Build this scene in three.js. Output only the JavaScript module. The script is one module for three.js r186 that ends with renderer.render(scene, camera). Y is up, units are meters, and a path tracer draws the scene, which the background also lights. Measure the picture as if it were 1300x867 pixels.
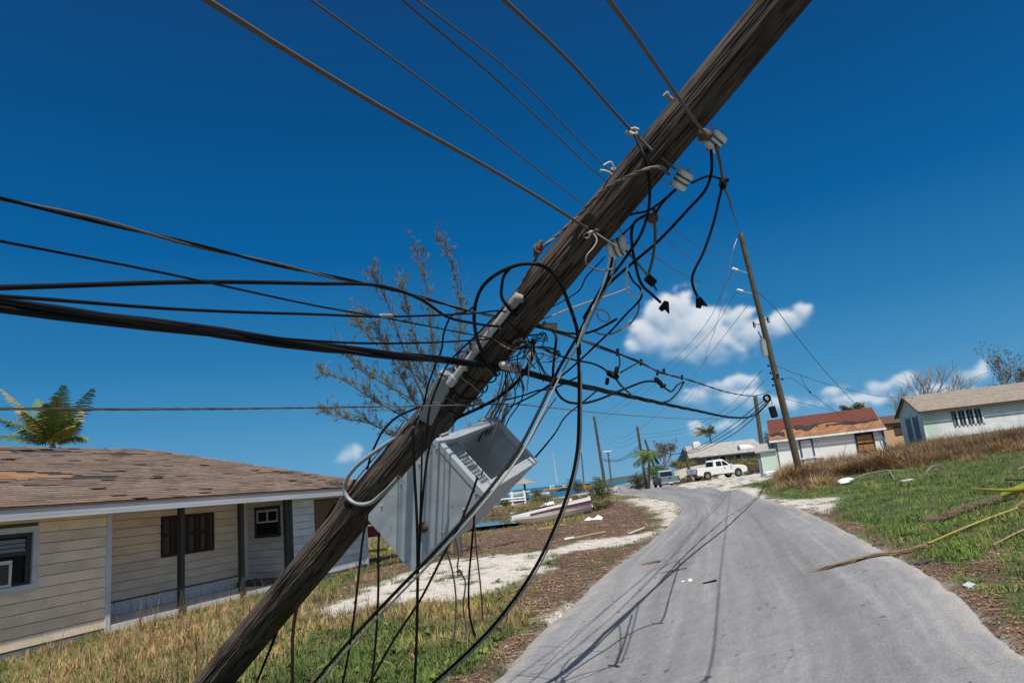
import * as THREE from 'three';
import { mergeGeometries } from 'three/addons/utils/BufferGeometryUtils.js';
import { RoundedBoxGeometry } from 'three/addons/geometries/RoundedBoxGeometry.js';
import { ImprovedNoise } from 'three/addons/math/ImprovedNoise.js';

// ---------------------------------------------------------------- camera
const scene = new THREE.Scene();
const V = (x, y, z) => new THREE.Vector3(x, y, z);
const D2R = Math.PI / 180;
const FPX = 867, CX = 650, CY = 433.5;                 // focal length and centre, in photo pixels
const EYE = V(0, 1.6, 0), PITCH = 12.2 * D2R, ROLL = 6.05 * D2R;
const camF = V(0, Math.sin(PITCH), -Math.cos(PITCH));
const camU0 = V(0, Math.cos(PITCH), Math.sin(PITCH));
const camR = V(1, 0, 0).multiplyScalar(Math.cos(ROLL)).addScaledVector(camU0, -Math.sin(ROLL));
const camU = V(1, 0, 0).multiplyScalar(Math.sin(ROLL)).addScaledVector(camU0, Math.cos(ROLL));
const camera = new THREE.PerspectiveCamera(2 * Math.atan(CY / FPX) / D2R, 1300 / 867, 0.05, 9000);
camera.position.copy(EYE); camera.up.copy(camU); camera.lookAt(EYE.clone().add(camF)); camera.updateMatrixWorld();

const renderer = new THREE.WebGLRenderer({ antialias: true });
renderer.setSize(1024, 682);
renderer.toneMapping = THREE.LinearToneMapping;
renderer.toneMappingExposure = 1.0;
renderer.shadowMap.enabled = true;

// ---------------------------------------------------------------- seeded randomness and noise
function rng(seed) { let s = seed >>> 0; return () => { s = (s + 0x6D2B79F5) >>> 0; let t = s; t = Math.imul(t ^ (t >>> 15), t | 1); t ^= t + Math.imul(t ^ (t >>> 7), t | 61); return ((t ^ (t >>> 14)) >>> 0) / 4294967296; }; }
const perlin = new ImprovedNoise();
const noise = (x, y, z = 0) => perlin.noise(x + 31.7, y + 17.3, z + 5.1);
function fbm(x, y, z = 0, o = 4) { let a = 0, w = 0.5, f = 1; for (let i = 0; i < o; i++) { a += w * noise(x * f, y * f, z + i * 7.3); w *= 0.5; f *= 2.03; } return a; }
const clamp = (v, a = 0, b = 1) => Math.min(b, Math.max(a, v));
const sstep = (a, b, v) => { const t = clamp((v - a) / (b - a)); return t * t * (3 - 2 * t); };
const mix = (a, b, t) => a + (b - a) * t;

// a photo pixel and a distance along the optical axis -> a point of the place
const rayPx = (x, y) => camF.clone().addScaledVector(camR, (x - CX) / FPX).addScaledVector(camU, -(y - CY) / FPX);
const P = (x, y, d) => EYE.clone().addScaledVector(rayPx(x, y), d);
const onLevel = (x, y, h) => { const r = rayPx(x, y); return EYE.clone().addScaledVector(r, (h - EYE.y) / r.y); };

// ---------------------------------------------------------------- sun and sky
const SUN = V(0.07, 1, 0.48).normalize();
const sun = new THREE.DirectionalLight(new THREE.Color(1.0, 0.945, 0.86), 4.9);
sun.target.position.set(5, 0, -30); sun.position.copy(SUN).multiplyScalar(120).add(sun.target.position);
sun.castShadow = true; sun.shadow.mapSize.set(4096, 4096); sun.shadow.bias = -0.0004;
Object.assign(sun.shadow.camera, { left: -70, right: 70, top: 70, bottom: -70, near: 1, far: 320 });
scene.add(sun, sun.target);
{
  const w = 2048, h = 1024, data = new Float32Array(w * h * 4);
  // cumulus banks: photo pixel of each puff -> azimuth and elevation; radius in degrees
  const puffs = [];
  const azel = (x, y) => { const r = rayPx(x, y).normalize(); return [Math.atan2(r.x, -r.z) / D2R, Math.asin(r.y) / D2R]; };
  const puff = (x, y, rx, ry, k = 1) => { const [a, e] = azel(x, y); puffs.push([a, e, rx / 15, ry / 15, k]); };
  for (const q of [[857, 395, 24, 21], [842, 405, 22, 20], [822, 428, 22, 18], [870, 420, 34, 24], [893, 428, 32, 22], [915, 442, 30, 16], [888, 448, 34, 11], [938, 408, 17, 20], [950, 425, 24, 15], [982, 416, 24, 12], [1002, 408, 14, 10], [1018, 398, 10, 11], [850, 436, 30, 14], [803, 440, 10, 8]]) puff(...q);
  for (const q of [[940, 486, 15, 9], [918, 493, 24, 9], [880, 505, 30, 9, .8], [925, 507, 34, 10, .85], [985, 516, 50, 9, .55], [1050, 500, 20, 8, .65], [1075, 515, 50, 11, .6], [1116, 494, 12, 9, .8], [1150, 489, 14, 11, .8], [1180, 500, 40, 9, .6], [1240, 480, 34, 8, .6], [1010, 545, 60, 12, .5], [900, 545, 60, 10, .4], [884, 545, 9, 9, .8]]) puff(...q);
  puff(443, 578, 13, 11, .95); puff(437, 585, 9, 6, .8); puff(1210, 470, 60, 8, .3);
  const billow = (x, y) => { let a = 0, w = .5, f = 1, t = 0; for (let i = 0; i < 5; i++) { a += w * (1 - 1.7 * Math.abs(noise(x * f, y * f, 40 + i * 3.7))); t += w; w *= .55; f *= 2.1; } return a / t; };   // rounded lumps
  const r2 = rng(11);
  for (let i = 0; i < 46; i++) {                       // the same small fair-weather clouds round the rest of the horizon
    const a = 62 + 230 * r2(), e = 3 + 11 * r2() * r2(), s = 0.7 + 1.6 * r2();
    for (let k = 0; k < 4; k++) puffs.push([(a + (r2() - .5) * 5 * s + 180) % 360 - 180, e + r2() * 1.2 * s, (1.2 + r2()) * s, (.7 + .7 * r2()) * s, .9]);
  }
  // clear-sky radiance by elevation (degrees)
  const stops = [[-90, .10, .24, .36], [-3, .16, .37, .56], [0, .165, .385, .59], [3, .118, .345, .575], [7, .062, .270, .515], [12, .022, .190, .435], [20, .003, .112, .335], [30, .0012, .074, .240], [40, .001, .052, .180], [90, .001, .043, .155]];
  const dirSun = SUN;
  for (let j = 0; j < h; j++) {
    const el = ((j + .5) / h - .5) * 180;
    let k = 1; while (k < stops.length - 1 && stops[k][0] < el) k++;
    const A = stops[k - 1], B = stops[k], t = sstep(0, 1, 0) + clamp((el - A[0]) / (B[0] - A[0]));
    const base = [mix(A[1], B[1], t), mix(A[2], B[2], t), mix(A[3], B[3], t)];
    const near = puffs.filter(p => Math.abs(p[1] - el) < p[3] * 2.6 + .5);
    for (let i = 0; i < w; i++) {
      const th = ((i + .5) / w - .5) * 2 * Math.PI, ce = Math.cos(el * D2R);
      const dx = Math.cos(th) * ce, dz = Math.sin(th) * ce, dy = Math.sin(el * D2R);
      const az = Math.atan2(dx, -dz) / D2R;
      const cs = dx * dirSun.x + dy * dirSun.y + dz * dirSun.z;
      const glow = .95 * Math.exp((cs - 1) * 7) + .9 * Math.exp((cs - 1) * 120);  // sun aureole, with strength added to brighten the shaded house walls
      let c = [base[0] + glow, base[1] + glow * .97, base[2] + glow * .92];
      let dens = 0, wy = 0, ws = 0;
      for (const p of near) {
        let da = az - p[0]; if (da > 180) da -= 360; if (da < -180) da += 360;
        da *= ce;
        if (Math.abs(da) > p[2] * 2.6) continue;
        const de = (el - p[1]); const q = (da * da) / (p[2] * p[2]) + (de * de) / (p[3] * p[3]);
        const g = Math.exp(-q * .9) * p[4], g4 = g * g * g * g; dens = 1 - (1 - dens) * (1 - Math.min(.97, g)); wy += g4 * ((de + .25 * da) / p[3]); ws += g4;
      }
      if (dens > .02) {
        const n = fbm(az * .55, el * .75, 2, 6), n2 = fbm(az * .3 + 9, el * .4, 8, 5), n3 = fbm(az * 1.9, el * 2.3, 5, 4);
        const bl = billow(az * .42, el * .55), wn = clamp(wy / (ws + 1e-4), -1.2, 1.2), low = clamp(.5 - .6 * wn);
        const e = dens + .66 * (bl - .46) + n * .45 + n3 * .14, d = sstep(.36, .36 + mix(.32, .95, low), e);
        const up = clamp(.50 + .52 * wn + 1.1 * (bl - .46) + n2 * .5);
        const far = clamp((11 - el) / 12) * .35;            // low clouds stand behind more air
        const cl = [mix(.27, .78, up), mix(.42, .82, up), mix(.58, .86, up)];
        const op = d * (.90 - far * .8 - .42 * low);
        c = c.map((v, m) => mix(v, cl[m], op));
      }
      const o = (j * w + i) * 4; data[o] = c[0]; data[o + 1] = c[1]; data[o + 2] = c[2]; data[o + 3] = 1;
    }
  }
  const sky = new THREE.DataTexture(data, w, h, THREE.RGBAFormat, THREE.FloatType);
  sky.mapping = THREE.EquirectangularReflectionMapping; sky.magFilter = sky.minFilter = THREE.LinearFilter; sky.wrapS = THREE.RepeatWrapping; sky.needsUpdate = true;
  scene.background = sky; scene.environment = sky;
}

// ---------------------------------------------------------------- naming and building helpers
const taken = {};
function numbered(n) { const k = taken[n] = (taken[n] ?? -1) + 1; return k ? n + '_' + String(k).padStart(3, '0') : n; }
function shadows(o) { o.traverse(m => { if (m.isMesh) { m.castShadow = true; m.receiveShadow = true; } }); return o; }
function tag(o, label, category, group) { o.userData.label = label; o.userData.category = category; if (group) o.userData.group = group; return o; }
function thing(name, label, category, pos = [0, 0, 0], turn = 0, group) {
  const g = new THREE.Group(); g.name = numbered(name); g.position.set(...(pos.isVector3 ? pos.toArray() : pos)); g.rotation.y = turn; scene.add(g);
  return tag(g, label, category, group);
}
function part(name, geo, m, parent) { const o = new THREE.Mesh(geo, m); o.name = name; o.castShadow = o.receiveShadow = true; parent.add(o); return o; }
function single(name, label, category, geo, m, group) { const o = new THREE.Mesh(geo, m); o.name = numbered(name); o.castShadow = o.receiveShadow = true; scene.add(o); return tag(o, label, category, group); }
function structure(name, geo, m) { const o = new THREE.Mesh(geo, m); o.name = numbered(name); o.castShadow = o.receiveShadow = true; o.userData.kind = 'structure'; scene.add(o); return o; }
function stuff(o, name, parent, label, category) { o.name = parent === scene ? numbered(name) : name; o.userData.kind = 'stuff'; if (label) tag(o, label, category); o.castShadow = o.receiveShadow = true; parent.add(o); return o; }

const lin = (r, g, b) => new THREE.Color().setRGB(r, g, b);
const mat = (r, g, b, rough = .8, o = {}) => new THREE.MeshStandardMaterial({ color: lin(r, g, b), roughness: rough, ...o });
// geometry helpers: box from min/max, moved geometry, bar between two points
const bx = (x0, x1, y0, y1, z0, z1) => new THREE.BoxGeometry(x1 - x0, y1 - y0, z1 - z0).translate((x0 + x1) / 2, (y0 + y1) / 2, (z0 + z1) / 2);
const rbx = (x0, x1, y0, y1, z0, z1, r = .01, s = 2) => new RoundedBoxGeometry(x1 - x0, y1 - y0, z1 - z0, s, r).translate((x0 + x1) / 2, (y0 + y1) / 2, (z0 + z1) / 2);
function bar(a, b, r0, r1 = r0, seg = 8) {
  const d = b.clone().sub(a), g = new THREE.CylinderGeometry(r1, r0, d.length(), seg, 1);
  g.applyQuaternion(new THREE.Quaternion().setFromUnitVectors(V(0, 1, 0), d.clone().normalize()));
  return g.translate((a.x + b.x) / 2, (a.y + b.y) / 2, (a.z + b.z) / 2);
}
const plain = g => { const q = g.index ? g.toNonIndexed() : g; for (const k of Object.keys(q.attributes)) if (!['position', 'normal', 'uv'].includes(k)) q.deleteAttribute(k); return q; };
const merge = list => mergeGeometries(list.map(plain));
function extrudeShape(pts, depth, bevel = 0) {       // outline in x/y, thickness along z (0..depth)
  const s = new THREE.Shape(); pts.forEach(([x, y], i) => i ? s.lineTo(x, y) : s.moveTo(x, y));
  return new THREE.ExtrudeGeometry(s, bevel ? { depth: depth - 2 * bevel, bevelEnabled: true, bevelSize: bevel, bevelThickness: bevel, bevelSegments: 2 } : { depth, bevelEnabled: false });
}
function quadStrip(verts, idx, uvs, cols) {
  const g = new THREE.BufferGeometry(); g.setAttribute('position', new THREE.Float32BufferAttribute(verts, 3));
  if (uvs) g.setAttribute('uv', new THREE.Float32BufferAttribute(uvs, 2));
  if (cols) g.setAttribute('color', new THREE.Float32BufferAttribute(cols, 3));
  g.setIndex(idx); g.computeVertexNormals(); return g;
}
// textures: a value for each texel of a tile that wraps
function texture(n, fn, color = true, m = n) {
  const d = new Uint8Array(n * m * 4);
  for (let j = 0; j < m; j++) for (let i = 0; i < n; i++) { const c = fn(i / n, j / m), o = (j * n + i) * 4; if (typeof c === 'number') d[o] = d[o + 1] = d[o + 2] = 255 * clamp(c); else { d[o] = 255 * clamp(c[0]); d[o + 1] = 255 * clamp(c[1]); d[o + 2] = 255 * clamp(c[2]); } d[o + 3] = 255; }
  const t = new THREE.DataTexture(d, n, m); t.wrapS = t.wrapT = THREE.RepeatWrapping; t.magFilter = THREE.LinearFilter; t.minFilter = THREE.LinearMipmapLinearFilter; t.generateMipmaps = true; if (color) t.colorSpace = THREE.SRGBColorSpace; t.needsUpdate = true; return t;
}
// noise that wraps on a unit tile
function wnoise(u, v, f, z = 0, o = 4) { const a = (x, y) => fbm(x * f, y * f, z, o); const s = (x, y) => a(x, y); const wu = u, wv = v; return (s(u, v) * (1 - wu) + s(u - 1, v) * wu) * (1 - wv) + (s(u, v - 1) * (1 - wu) + s(u - 1, v - 1) * wu) * wv; }

// ---------------------------------------------------------------- the lie of the land: a thin-plate surface through surveyed points
const ANCH = [];
const anH = (x, y, h) => { const p = onLevel(x, y, h); ANCH.push([p.x, p.z, h]); };
const anD = (x, y, d) => { const p = P(x, y, d); ANCH.push([p.x, p.z, p.y]); };
const EDGE_L = [[620, 867, 0], [700, 790, .02], [765, 730, .06], [820, 690, .14], [850, 664, .22], [865, 647, .28], [860, 639, .32], [836, 632.5, .35], [800, 628.5, .35], [770, 627, .33]];
const EDGE_R = [[1300, 825, 0], [1200, 740, .03], [1110, 690, .10], [1050, 660, .18], [1000, 642, .26], [962, 631, .32], [920, 624.5, .35], [880, 621.5, .31], [840, 620.3, .17], [805, 620.5, 0]];
for (const e of [...EDGE_L, ...EDGE_R]) anH(...e);
for (const a of [[0, 845, 10.8], [132, 806, 12.75], [300, 762, 15.9], [466, 719, 20.7], [1018, 606, 30], [1000, 600, 38], [1130, 578, 38], [1185, 560, 44], [1300, 545, 42], [888, 611, 61], [918, 608, 62], [946, 604.5, 63], [848, 619.5, 64], [700, 664, 36], [655, 641, 66], [740, 640, 52], [620, 648, 56], [780, 610, 110], [900, 589, 80], [950, 582, 78], [865, 597, 74], [965, 588, 84], [955, 603, 60], [1250, 570, 30], [1300, 720, 7.9], [1300, 610, 18], [1150, 620, 19], [560, 690, 26], [500, 720, 19], [330, 867, 6.6]]) anD(...a);
for (const a of [[0, 0, 0], [4, 4, 0], [-6, 2, -.1], [-6, -4, -.12], [9, -3, .25], [20, -8, .9], [-25, -10, -.5], [-25, -35, -.6], [-20, -60, -.6], [30, 10, .8], [0, 20, 0], [-30, 20, -.4], [70, -40, 3], [60, -90, 3.2], [35, -110, 1.5], [-60, -30, -1], [-50, -90, -1.2]]) ANCH.push([a[0], a[1], a[2]]);
const TPS = (() => {
  const n = ANCH.length, N = n + 3, M = Array.from({ length: N }, () => new Float64Array(N + 1));
  const k = (dx, dz) => { const r2 = dx * dx + dz * dz; return r2 < 1e-9 ? 0 : r2 * Math.log(r2) * .5; };
  for (let i = 0; i < n; i++) { for (let j = 0; j < n; j++) M[i][j] = k(ANCH[i][0] - ANCH[j][0], ANCH[i][1] - ANCH[j][1]); M[i][i] += 2; M[i][n] = M[n][i] = 1; M[i][n + 1] = M[n + 1][i] = ANCH[i][0]; M[i][n + 2] = M[n + 2][i] = ANCH[i][1]; M[i][N] = ANCH[i][2]; }
  for (let c = 0; c < N; c++) { let p = c; for (let r = c + 1; r < N; r++) if (Math.abs(M[r][c]) > Math.abs(M[p][c])) p = r;[M[c], M[p]] = [M[p], M[c]]; for (let r = 0; r < N; r++) if (r !== c) { const q = M[r][c] / M[c][c]; if (q) for (let j = c; j <= N; j++) M[r][j] -= q * M[c][j]; } }
  const w = M.map((r, i) => r[N] / r[i]);
  return (x, z) => { let s = w[n] + w[n + 1] * x + w[n + 2] * z; for (let i = 0; i < n; i++) s += w[i] * k(x - ANCH[i][0], z - ANCH[i][1]); return s; };
})();
const SEA = -1.15;
const PADS = [];                                      // level places where a vehicle stands: [x, z, y, slope x, slope z, radius]
{ const a = P(898, 610, 61.6), b = P(940, 605.4, 62.6), c = a.clone().lerp(b, .5); PADS.push([c.x, c.z - .8, c.y, (b.y - a.y) / (b.x - a.x), 0, 3.4]); const e = P(850, 619.8, 66); PADS.push([e.x, e.z - 1.2, e.y, 0, 0, 3.2]); }
function Hs(x, z) {                                   // smooth ground
  const r = Math.hypot(x, z);
  let h = r < 160 ? clamp(TPS(x, z), -1.6, 4.2) : 0;
  const right = sstep(14, 44, x + .12 * z + 6);
  h = mix(h, mix(-3.2, 2.6, right), sstep(78, 118, r));
  for (const q of PADS) { const d = Math.hypot(x - q[0], z - q[1]); if (d < q[5] * 2) h = mix(h, q[2] + (x - q[0]) * q[3], sstep(q[5] * 2, q[5] * .95, d)); }
  return mix(h, -4, sstep(260, 420, r));
}
function pixG(x, y) { const r = rayPx(x, y).normalize(); let t = 3, dt = .25; for (let i = 0; i < 4000; i++) { const p = EYE.clone().addScaledVector(r, t); if (p.y < Hs(p.x, p.z)) { t -= dt; dt *= .5; if (dt < .004) break; } t += dt; if (t > 400) break; dt = Math.min(dt * 1.01, 1); } return EYE.clone().addScaledVector(r, t); }

// road outline in plan
const poly = pts => pts.map(q => { const p = onLevel(q[0], q[1], q[2]); return [p.x, p.z]; });
const eL = poly(EDGE_L), eR = poly(EDGE_R);
const ext = (e, k) => { const [a, b] = [e[0], e[1]]; const d = [a[0] - b[0], a[1] - b[1]], l = Math.hypot(...d); return [a[0] + d[0] / l * k, a[1] + d[1] / l * k]; };
eL.unshift(ext(eL, 12)); eR.unshift(ext(eR, 12));
const smoothLine = (e, n) => { const c = new THREE.CatmullRomCurve3(e.map(q => V(q[0], 0, q[1])), false, 'centripetal'); return Array.from({ length: n + 1 }, (_, i) => c.getPointAt(i / n)); };
const RN = 420, rL = smoothLine(eL, RN), rR = smoothLine(eR, RN);
const roadPoly = [...rL.map(p => [p.x, p.z]), ...rR.slice().reverse().map(p => [p.x, p.z])];
function inPoly(x, z, p) { let c = false; for (let i = 0, j = p.length - 1; i < p.length; j = i++) if ((p[i][1] > z) !== (p[j][1] > z) && x < (p[j][0] - p[i][0]) * (z - p[i][1]) / (p[j][1] - p[i][1]) + p[i][0]) c = !c; return c; }
function distPoly(x, z, p, closed = true) { let m = 1e9; for (let i = closed ? 0 : 1, j = closed ? p.length - 1 : 0; i < p.length; j = i++) { const ax = p[j][0], az = p[j][1], bx_ = p[i][0] - ax, bz = p[i][1] - az; const t = clamp(((x - ax) * bx_ + (z - az) * bz) / (bx_ * bx_ + bz * bz + 1e-9)); m = Math.min(m, Math.hypot(x - ax - bx_ * t, z - az - bz * t)); } return m; }
const lite = roadPoly.filter((_, i) => i % 6 === 0);
const sdRoad = (x, z) => { if (Math.hypot(x, z) > 130) return 60; const d = distPoly(x, z, lite); return inPoly(x, z, lite) ? -d : d; };     // negative on the road
let POND = null, PONDB = null;
const lL = rL.filter((_, i) => i % 6 === 0).map(p => [p.x, p.z]);
function H(x, z, sd) {                                 // ground with its lumps, sunk under the road sheet
  if (sd === undefined) sd = sdRoad(x, z);
  const r = Math.hypot(x, z), off = sstep(-.05, .9, sd);
  let h = Hs(x, z) + off * (.05 * fbm(x * .5, z * .5, 3) + .035 * fbm(x * 2.3, z * 2.3, 1)) * (r < 90 ? 1 : 0);
  if (POND && x > PONDB[0] - 2 && x < PONDB[2] + 2 && z > PONDB[1] - 2 && z < PONDB[3] + 2) { const d = distPoly(x, z, POND), q = (inPoly(x, z, POND) ? -d : d) + .9 * fbm(x * .6, z * .6, 15); h = mix(h, PLEVEL - .2, sstep(.9, -.9, q)); }
  return h + mix(-.07, .012, sstep(-.22, .06, sd));
}

let PLEVEL = 0;
// ---- what the ground is made of; outlines surveyed from the photograph
const G = list => list.map(q => { const p = pixG(q[0], q[1]); return [p.x, p.z]; });
POND = G([[560, 676], [600, 660], [630, 650], [652, 643], [668, 645], [660, 654], [640, 661], [600, 675]]); PONDB = [Math.min(...POND.map(q => q[0])), Math.min(...POND.map(q => q[1])), Math.max(...POND.map(q => q[0])), Math.max(...POND.map(q => q[1]))]; PLEVEL = POND.reduce((a, q) => a + Hs(q[0], q[1]), 0) / POND.length;
const zone = {
  sand: [
    G([[395, 786], [440, 757], [500, 733], [560, 712], [625, 706], [690, 700], [742, 688], [800, 680], [838, 672], [815, 690], [765, 696], [720, 704], [690, 716], [705, 722], [660, 738], [625, 756], [560, 764], [500, 768], [430, 782]]),
    G([[870, 648], [858, 637], [815, 632], [790, 634], [820, 645], [838, 660], [830, 668], [842, 676], [856, 662]]),
    G([[700, 790], [735, 768], [690, 775], [668, 786]]),
    G([[852, 619], [905, 606], [960, 596], [1000, 600], [975, 610], [940, 616], [1000, 640], [980, 640], [940, 627], [880, 621]]),
    G([[960, 632], [1010, 634], [1075, 630], [1060, 640], [1040, 652], [1005, 644]]),
    G([[640, 640], [700, 622], [760, 616], [765, 622], [700, 632], [650, 646]]),
  ],
  brown: [
    G([[600, 682], [640, 668], [700, 668], [760, 660], [800, 650], [832, 658], [836, 668], [800, 682], [740, 690], [680, 700], [620, 706], [560, 712]]),
    G([[735, 652], [760, 640], [800, 636], [828, 644], [835, 656], [800, 652], [770, 660]]),
    G([[720, 702], [790, 694], [762, 732], [700, 788], [600, 867], [560, 880], [640, 840], [690, 800], [640, 770], [660, 740], [705, 722]]),
    G([[1010, 646], [1040, 652], [1080, 668], [1150, 702], [1190, 718], [1225, 745], [1290, 790], [1300, 822], [1200, 741], [1110, 691], [1050, 661]]),
    G([[1210, 720], [1300, 690], [1300, 760], [1240, 742]]),
    G([[430, 742], [475, 722], [540, 712], [500, 732], [450, 752], [400, 775]]),
  ],
  dry: [
    G([[0, 860], [0, 845], [130, 806], [300, 764], [390, 745], [420, 775], [360, 810], [250, 867], [120, 920], [-60, 920]]),
    G([[380, 790], [470, 768], [640, 764], [680, 786], [620, 792], [520, 788], [420, 800], [330, 845]]),
    G([[560, 690], [640, 655], [740, 625], [770, 625], [760, 640], [720, 668], [640, 668], [600, 682]]),
    G([[990, 612], [1060, 600], [1150, 585], [1300, 560], [1300, 545], [1130, 575], [1000, 596]]),
  ],
};
const bbox = p => { let a = [1e9, 1e9, -1e9, -1e9]; for (const q of p) a = [Math.min(a[0], q[0]), Math.min(a[1], q[1]), Math.max(a[2], q[0]), Math.max(a[3], q[1])]; return a; };
for (const k in zone) zone[k] = zone[k].map(p => ({ p, b: bbox(p) }));
function zoneAmt(k, x, z, soft) {
  let m = 0;
  for (const { p, b } of zone[k]) { if (x < b[0] - soft || x > b[2] + soft || z < b[1] - soft || z > b[3] + soft) continue; const d = distPoly(x, z, p), s = inPoly(x, z, p) ? -d : d; m = Math.max(m, sstep(soft, -soft, s)); }
  return m;
}
function cover(x, z, sd) {                              // amounts of sand, litter and dry grass, 0..1; green grass is what is left
  if (sd === undefined) sd = sdRoad(x, z);
  const r = Math.hypot(x, z), wx = x + .55 * fbm(x * .9, z * .9, 21) + .18 * noise(x * 5, z * 5, 2), wz = z + .9 * fbm(x * .9, z * .9, 37) + .2 * noise(x * 5, z * 5, 9);
  const soft = .16 + r * .006;
  let s = zoneAmt('sand', wx, wz, soft), b = zoneAmt('brown', wx, wz, soft * 1.4), d = zoneAmt('dry', wx, wz, soft * 3);
  const n = fbm(x * .8, z * .8, 51), n2 = fbm(x * 2.6, z * 2.6, 71);
  b = Math.max(b, sstep(.55, .05, sd + n * .8) * (sd > -.5 ? 1 : 0) * (r < 40 ? 1 : 0));
  s = Math.max(s, .35 * sstep(.10, -.1, sd + n2 * .35 - .03));
  s *= sstep(-.22, .10, n2 + .6 * n + .20 * s); b = Math.max(b * sstep(-.5, -.1, n2 * 1.2 + .1), 0);
  d = Math.max(d, sstep(.14, .38, n + n2 * .35) * (x > 2 ? .28 : .5));
  const left = x < .25 * -z + 1 && z < -20; if (left) d = Math.max(d, .55);
  if (h_sand(r, x, z)) s = Math.max(s, .7);
  return { s, b: b * (1 - s), d: d * (1 - s) * (1 - b), n, n2 };
}
const h_sand = (r, x, z) => r > 74 && x < 20 && r < 200;
const mixc = (a, b, t) => [mix(a[0], b[0], t), mix(a[1], b[1], t), mix(a[2], b[2], t)];
function groundColour(x, z, sd) {
  const { s, b, d, n, n2 } = cover(x, z, sd), q = noise(x * 9, z * 9, 3), k = 1 + .35 * n2 + .25 * q;
  let c = [.075 * k, .105 * k, .026 * k];
  c = mixc(c, [.36 * k, .26 * k, .14 * k], d);
  c = mixc(c, [.165 * k, .098 * k, .062 * k], b);
  c = mixc(c, [.82 * (1 + .2 * n2), .755 * (1 + .2 * n2), .675 * (1 + .2 * n2)], s);
  return c;
}
const fineTex = texture(512, (u, v) => { const a = wnoise(u, v, 40, 1, 3), b = wnoise(u, v, 9, 4, 4); return .80 + .55 * a + .25 * b; });
const fineBump = texture(512, (u, v) => .5 + .9 * wnoise(u, v, 48, 6, 3) + .4 * wnoise(u, v, 12, 9, 3), false);
{
  // one sheet round the camera, dense close by and towards the view, out to beyond the shore
  const angs = []; for (let a = -46; a <= 54; a += .26) angs.push(a); for (let a = 56; a < 314; a += 3) angs.push(a);
  const rad = [0.6]; for (let r = 1.6; r < 1500; r *= 1.0165) rad.push(r);
  const nA = angs.length, v = [], uv = [], col = [], idx = [];
  for (const r of rad) for (const a of angs) {
    const x = r * Math.sin(a * D2R), z = -r * Math.cos(a * D2R), sd = sdRoad(x, z);
    v.push(x, H(x, z, sd), z); uv.push(x / 1.7, z / 1.7); col.push(...groundColour(x, z, sd));
  }
  for (let i = 0; i < rad.length - 1; i++) for (let j = 0; j < nA; j++) { const a = i * nA + j, b = i * nA + (j + 1) % nA, c = a + nA, d = b + nA; idx.push(a, b, c, b, d, c); }
  const c0 = v.length / 3; v.push(0, H(0, 0), 0); uv.push(0, 0); col.push(.1, .1, .05); for (let j = 0; j < nA; j++) idx.push(c0, (j + 1) % nA, j);
  structure('ground', quadStrip(v, idx, uv, col), new THREE.MeshStandardMaterial({ vertexColors: true, roughness: .95, map: fineTex, bumpMap: fineBump, bumpScale: .03 }));
}
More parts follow.
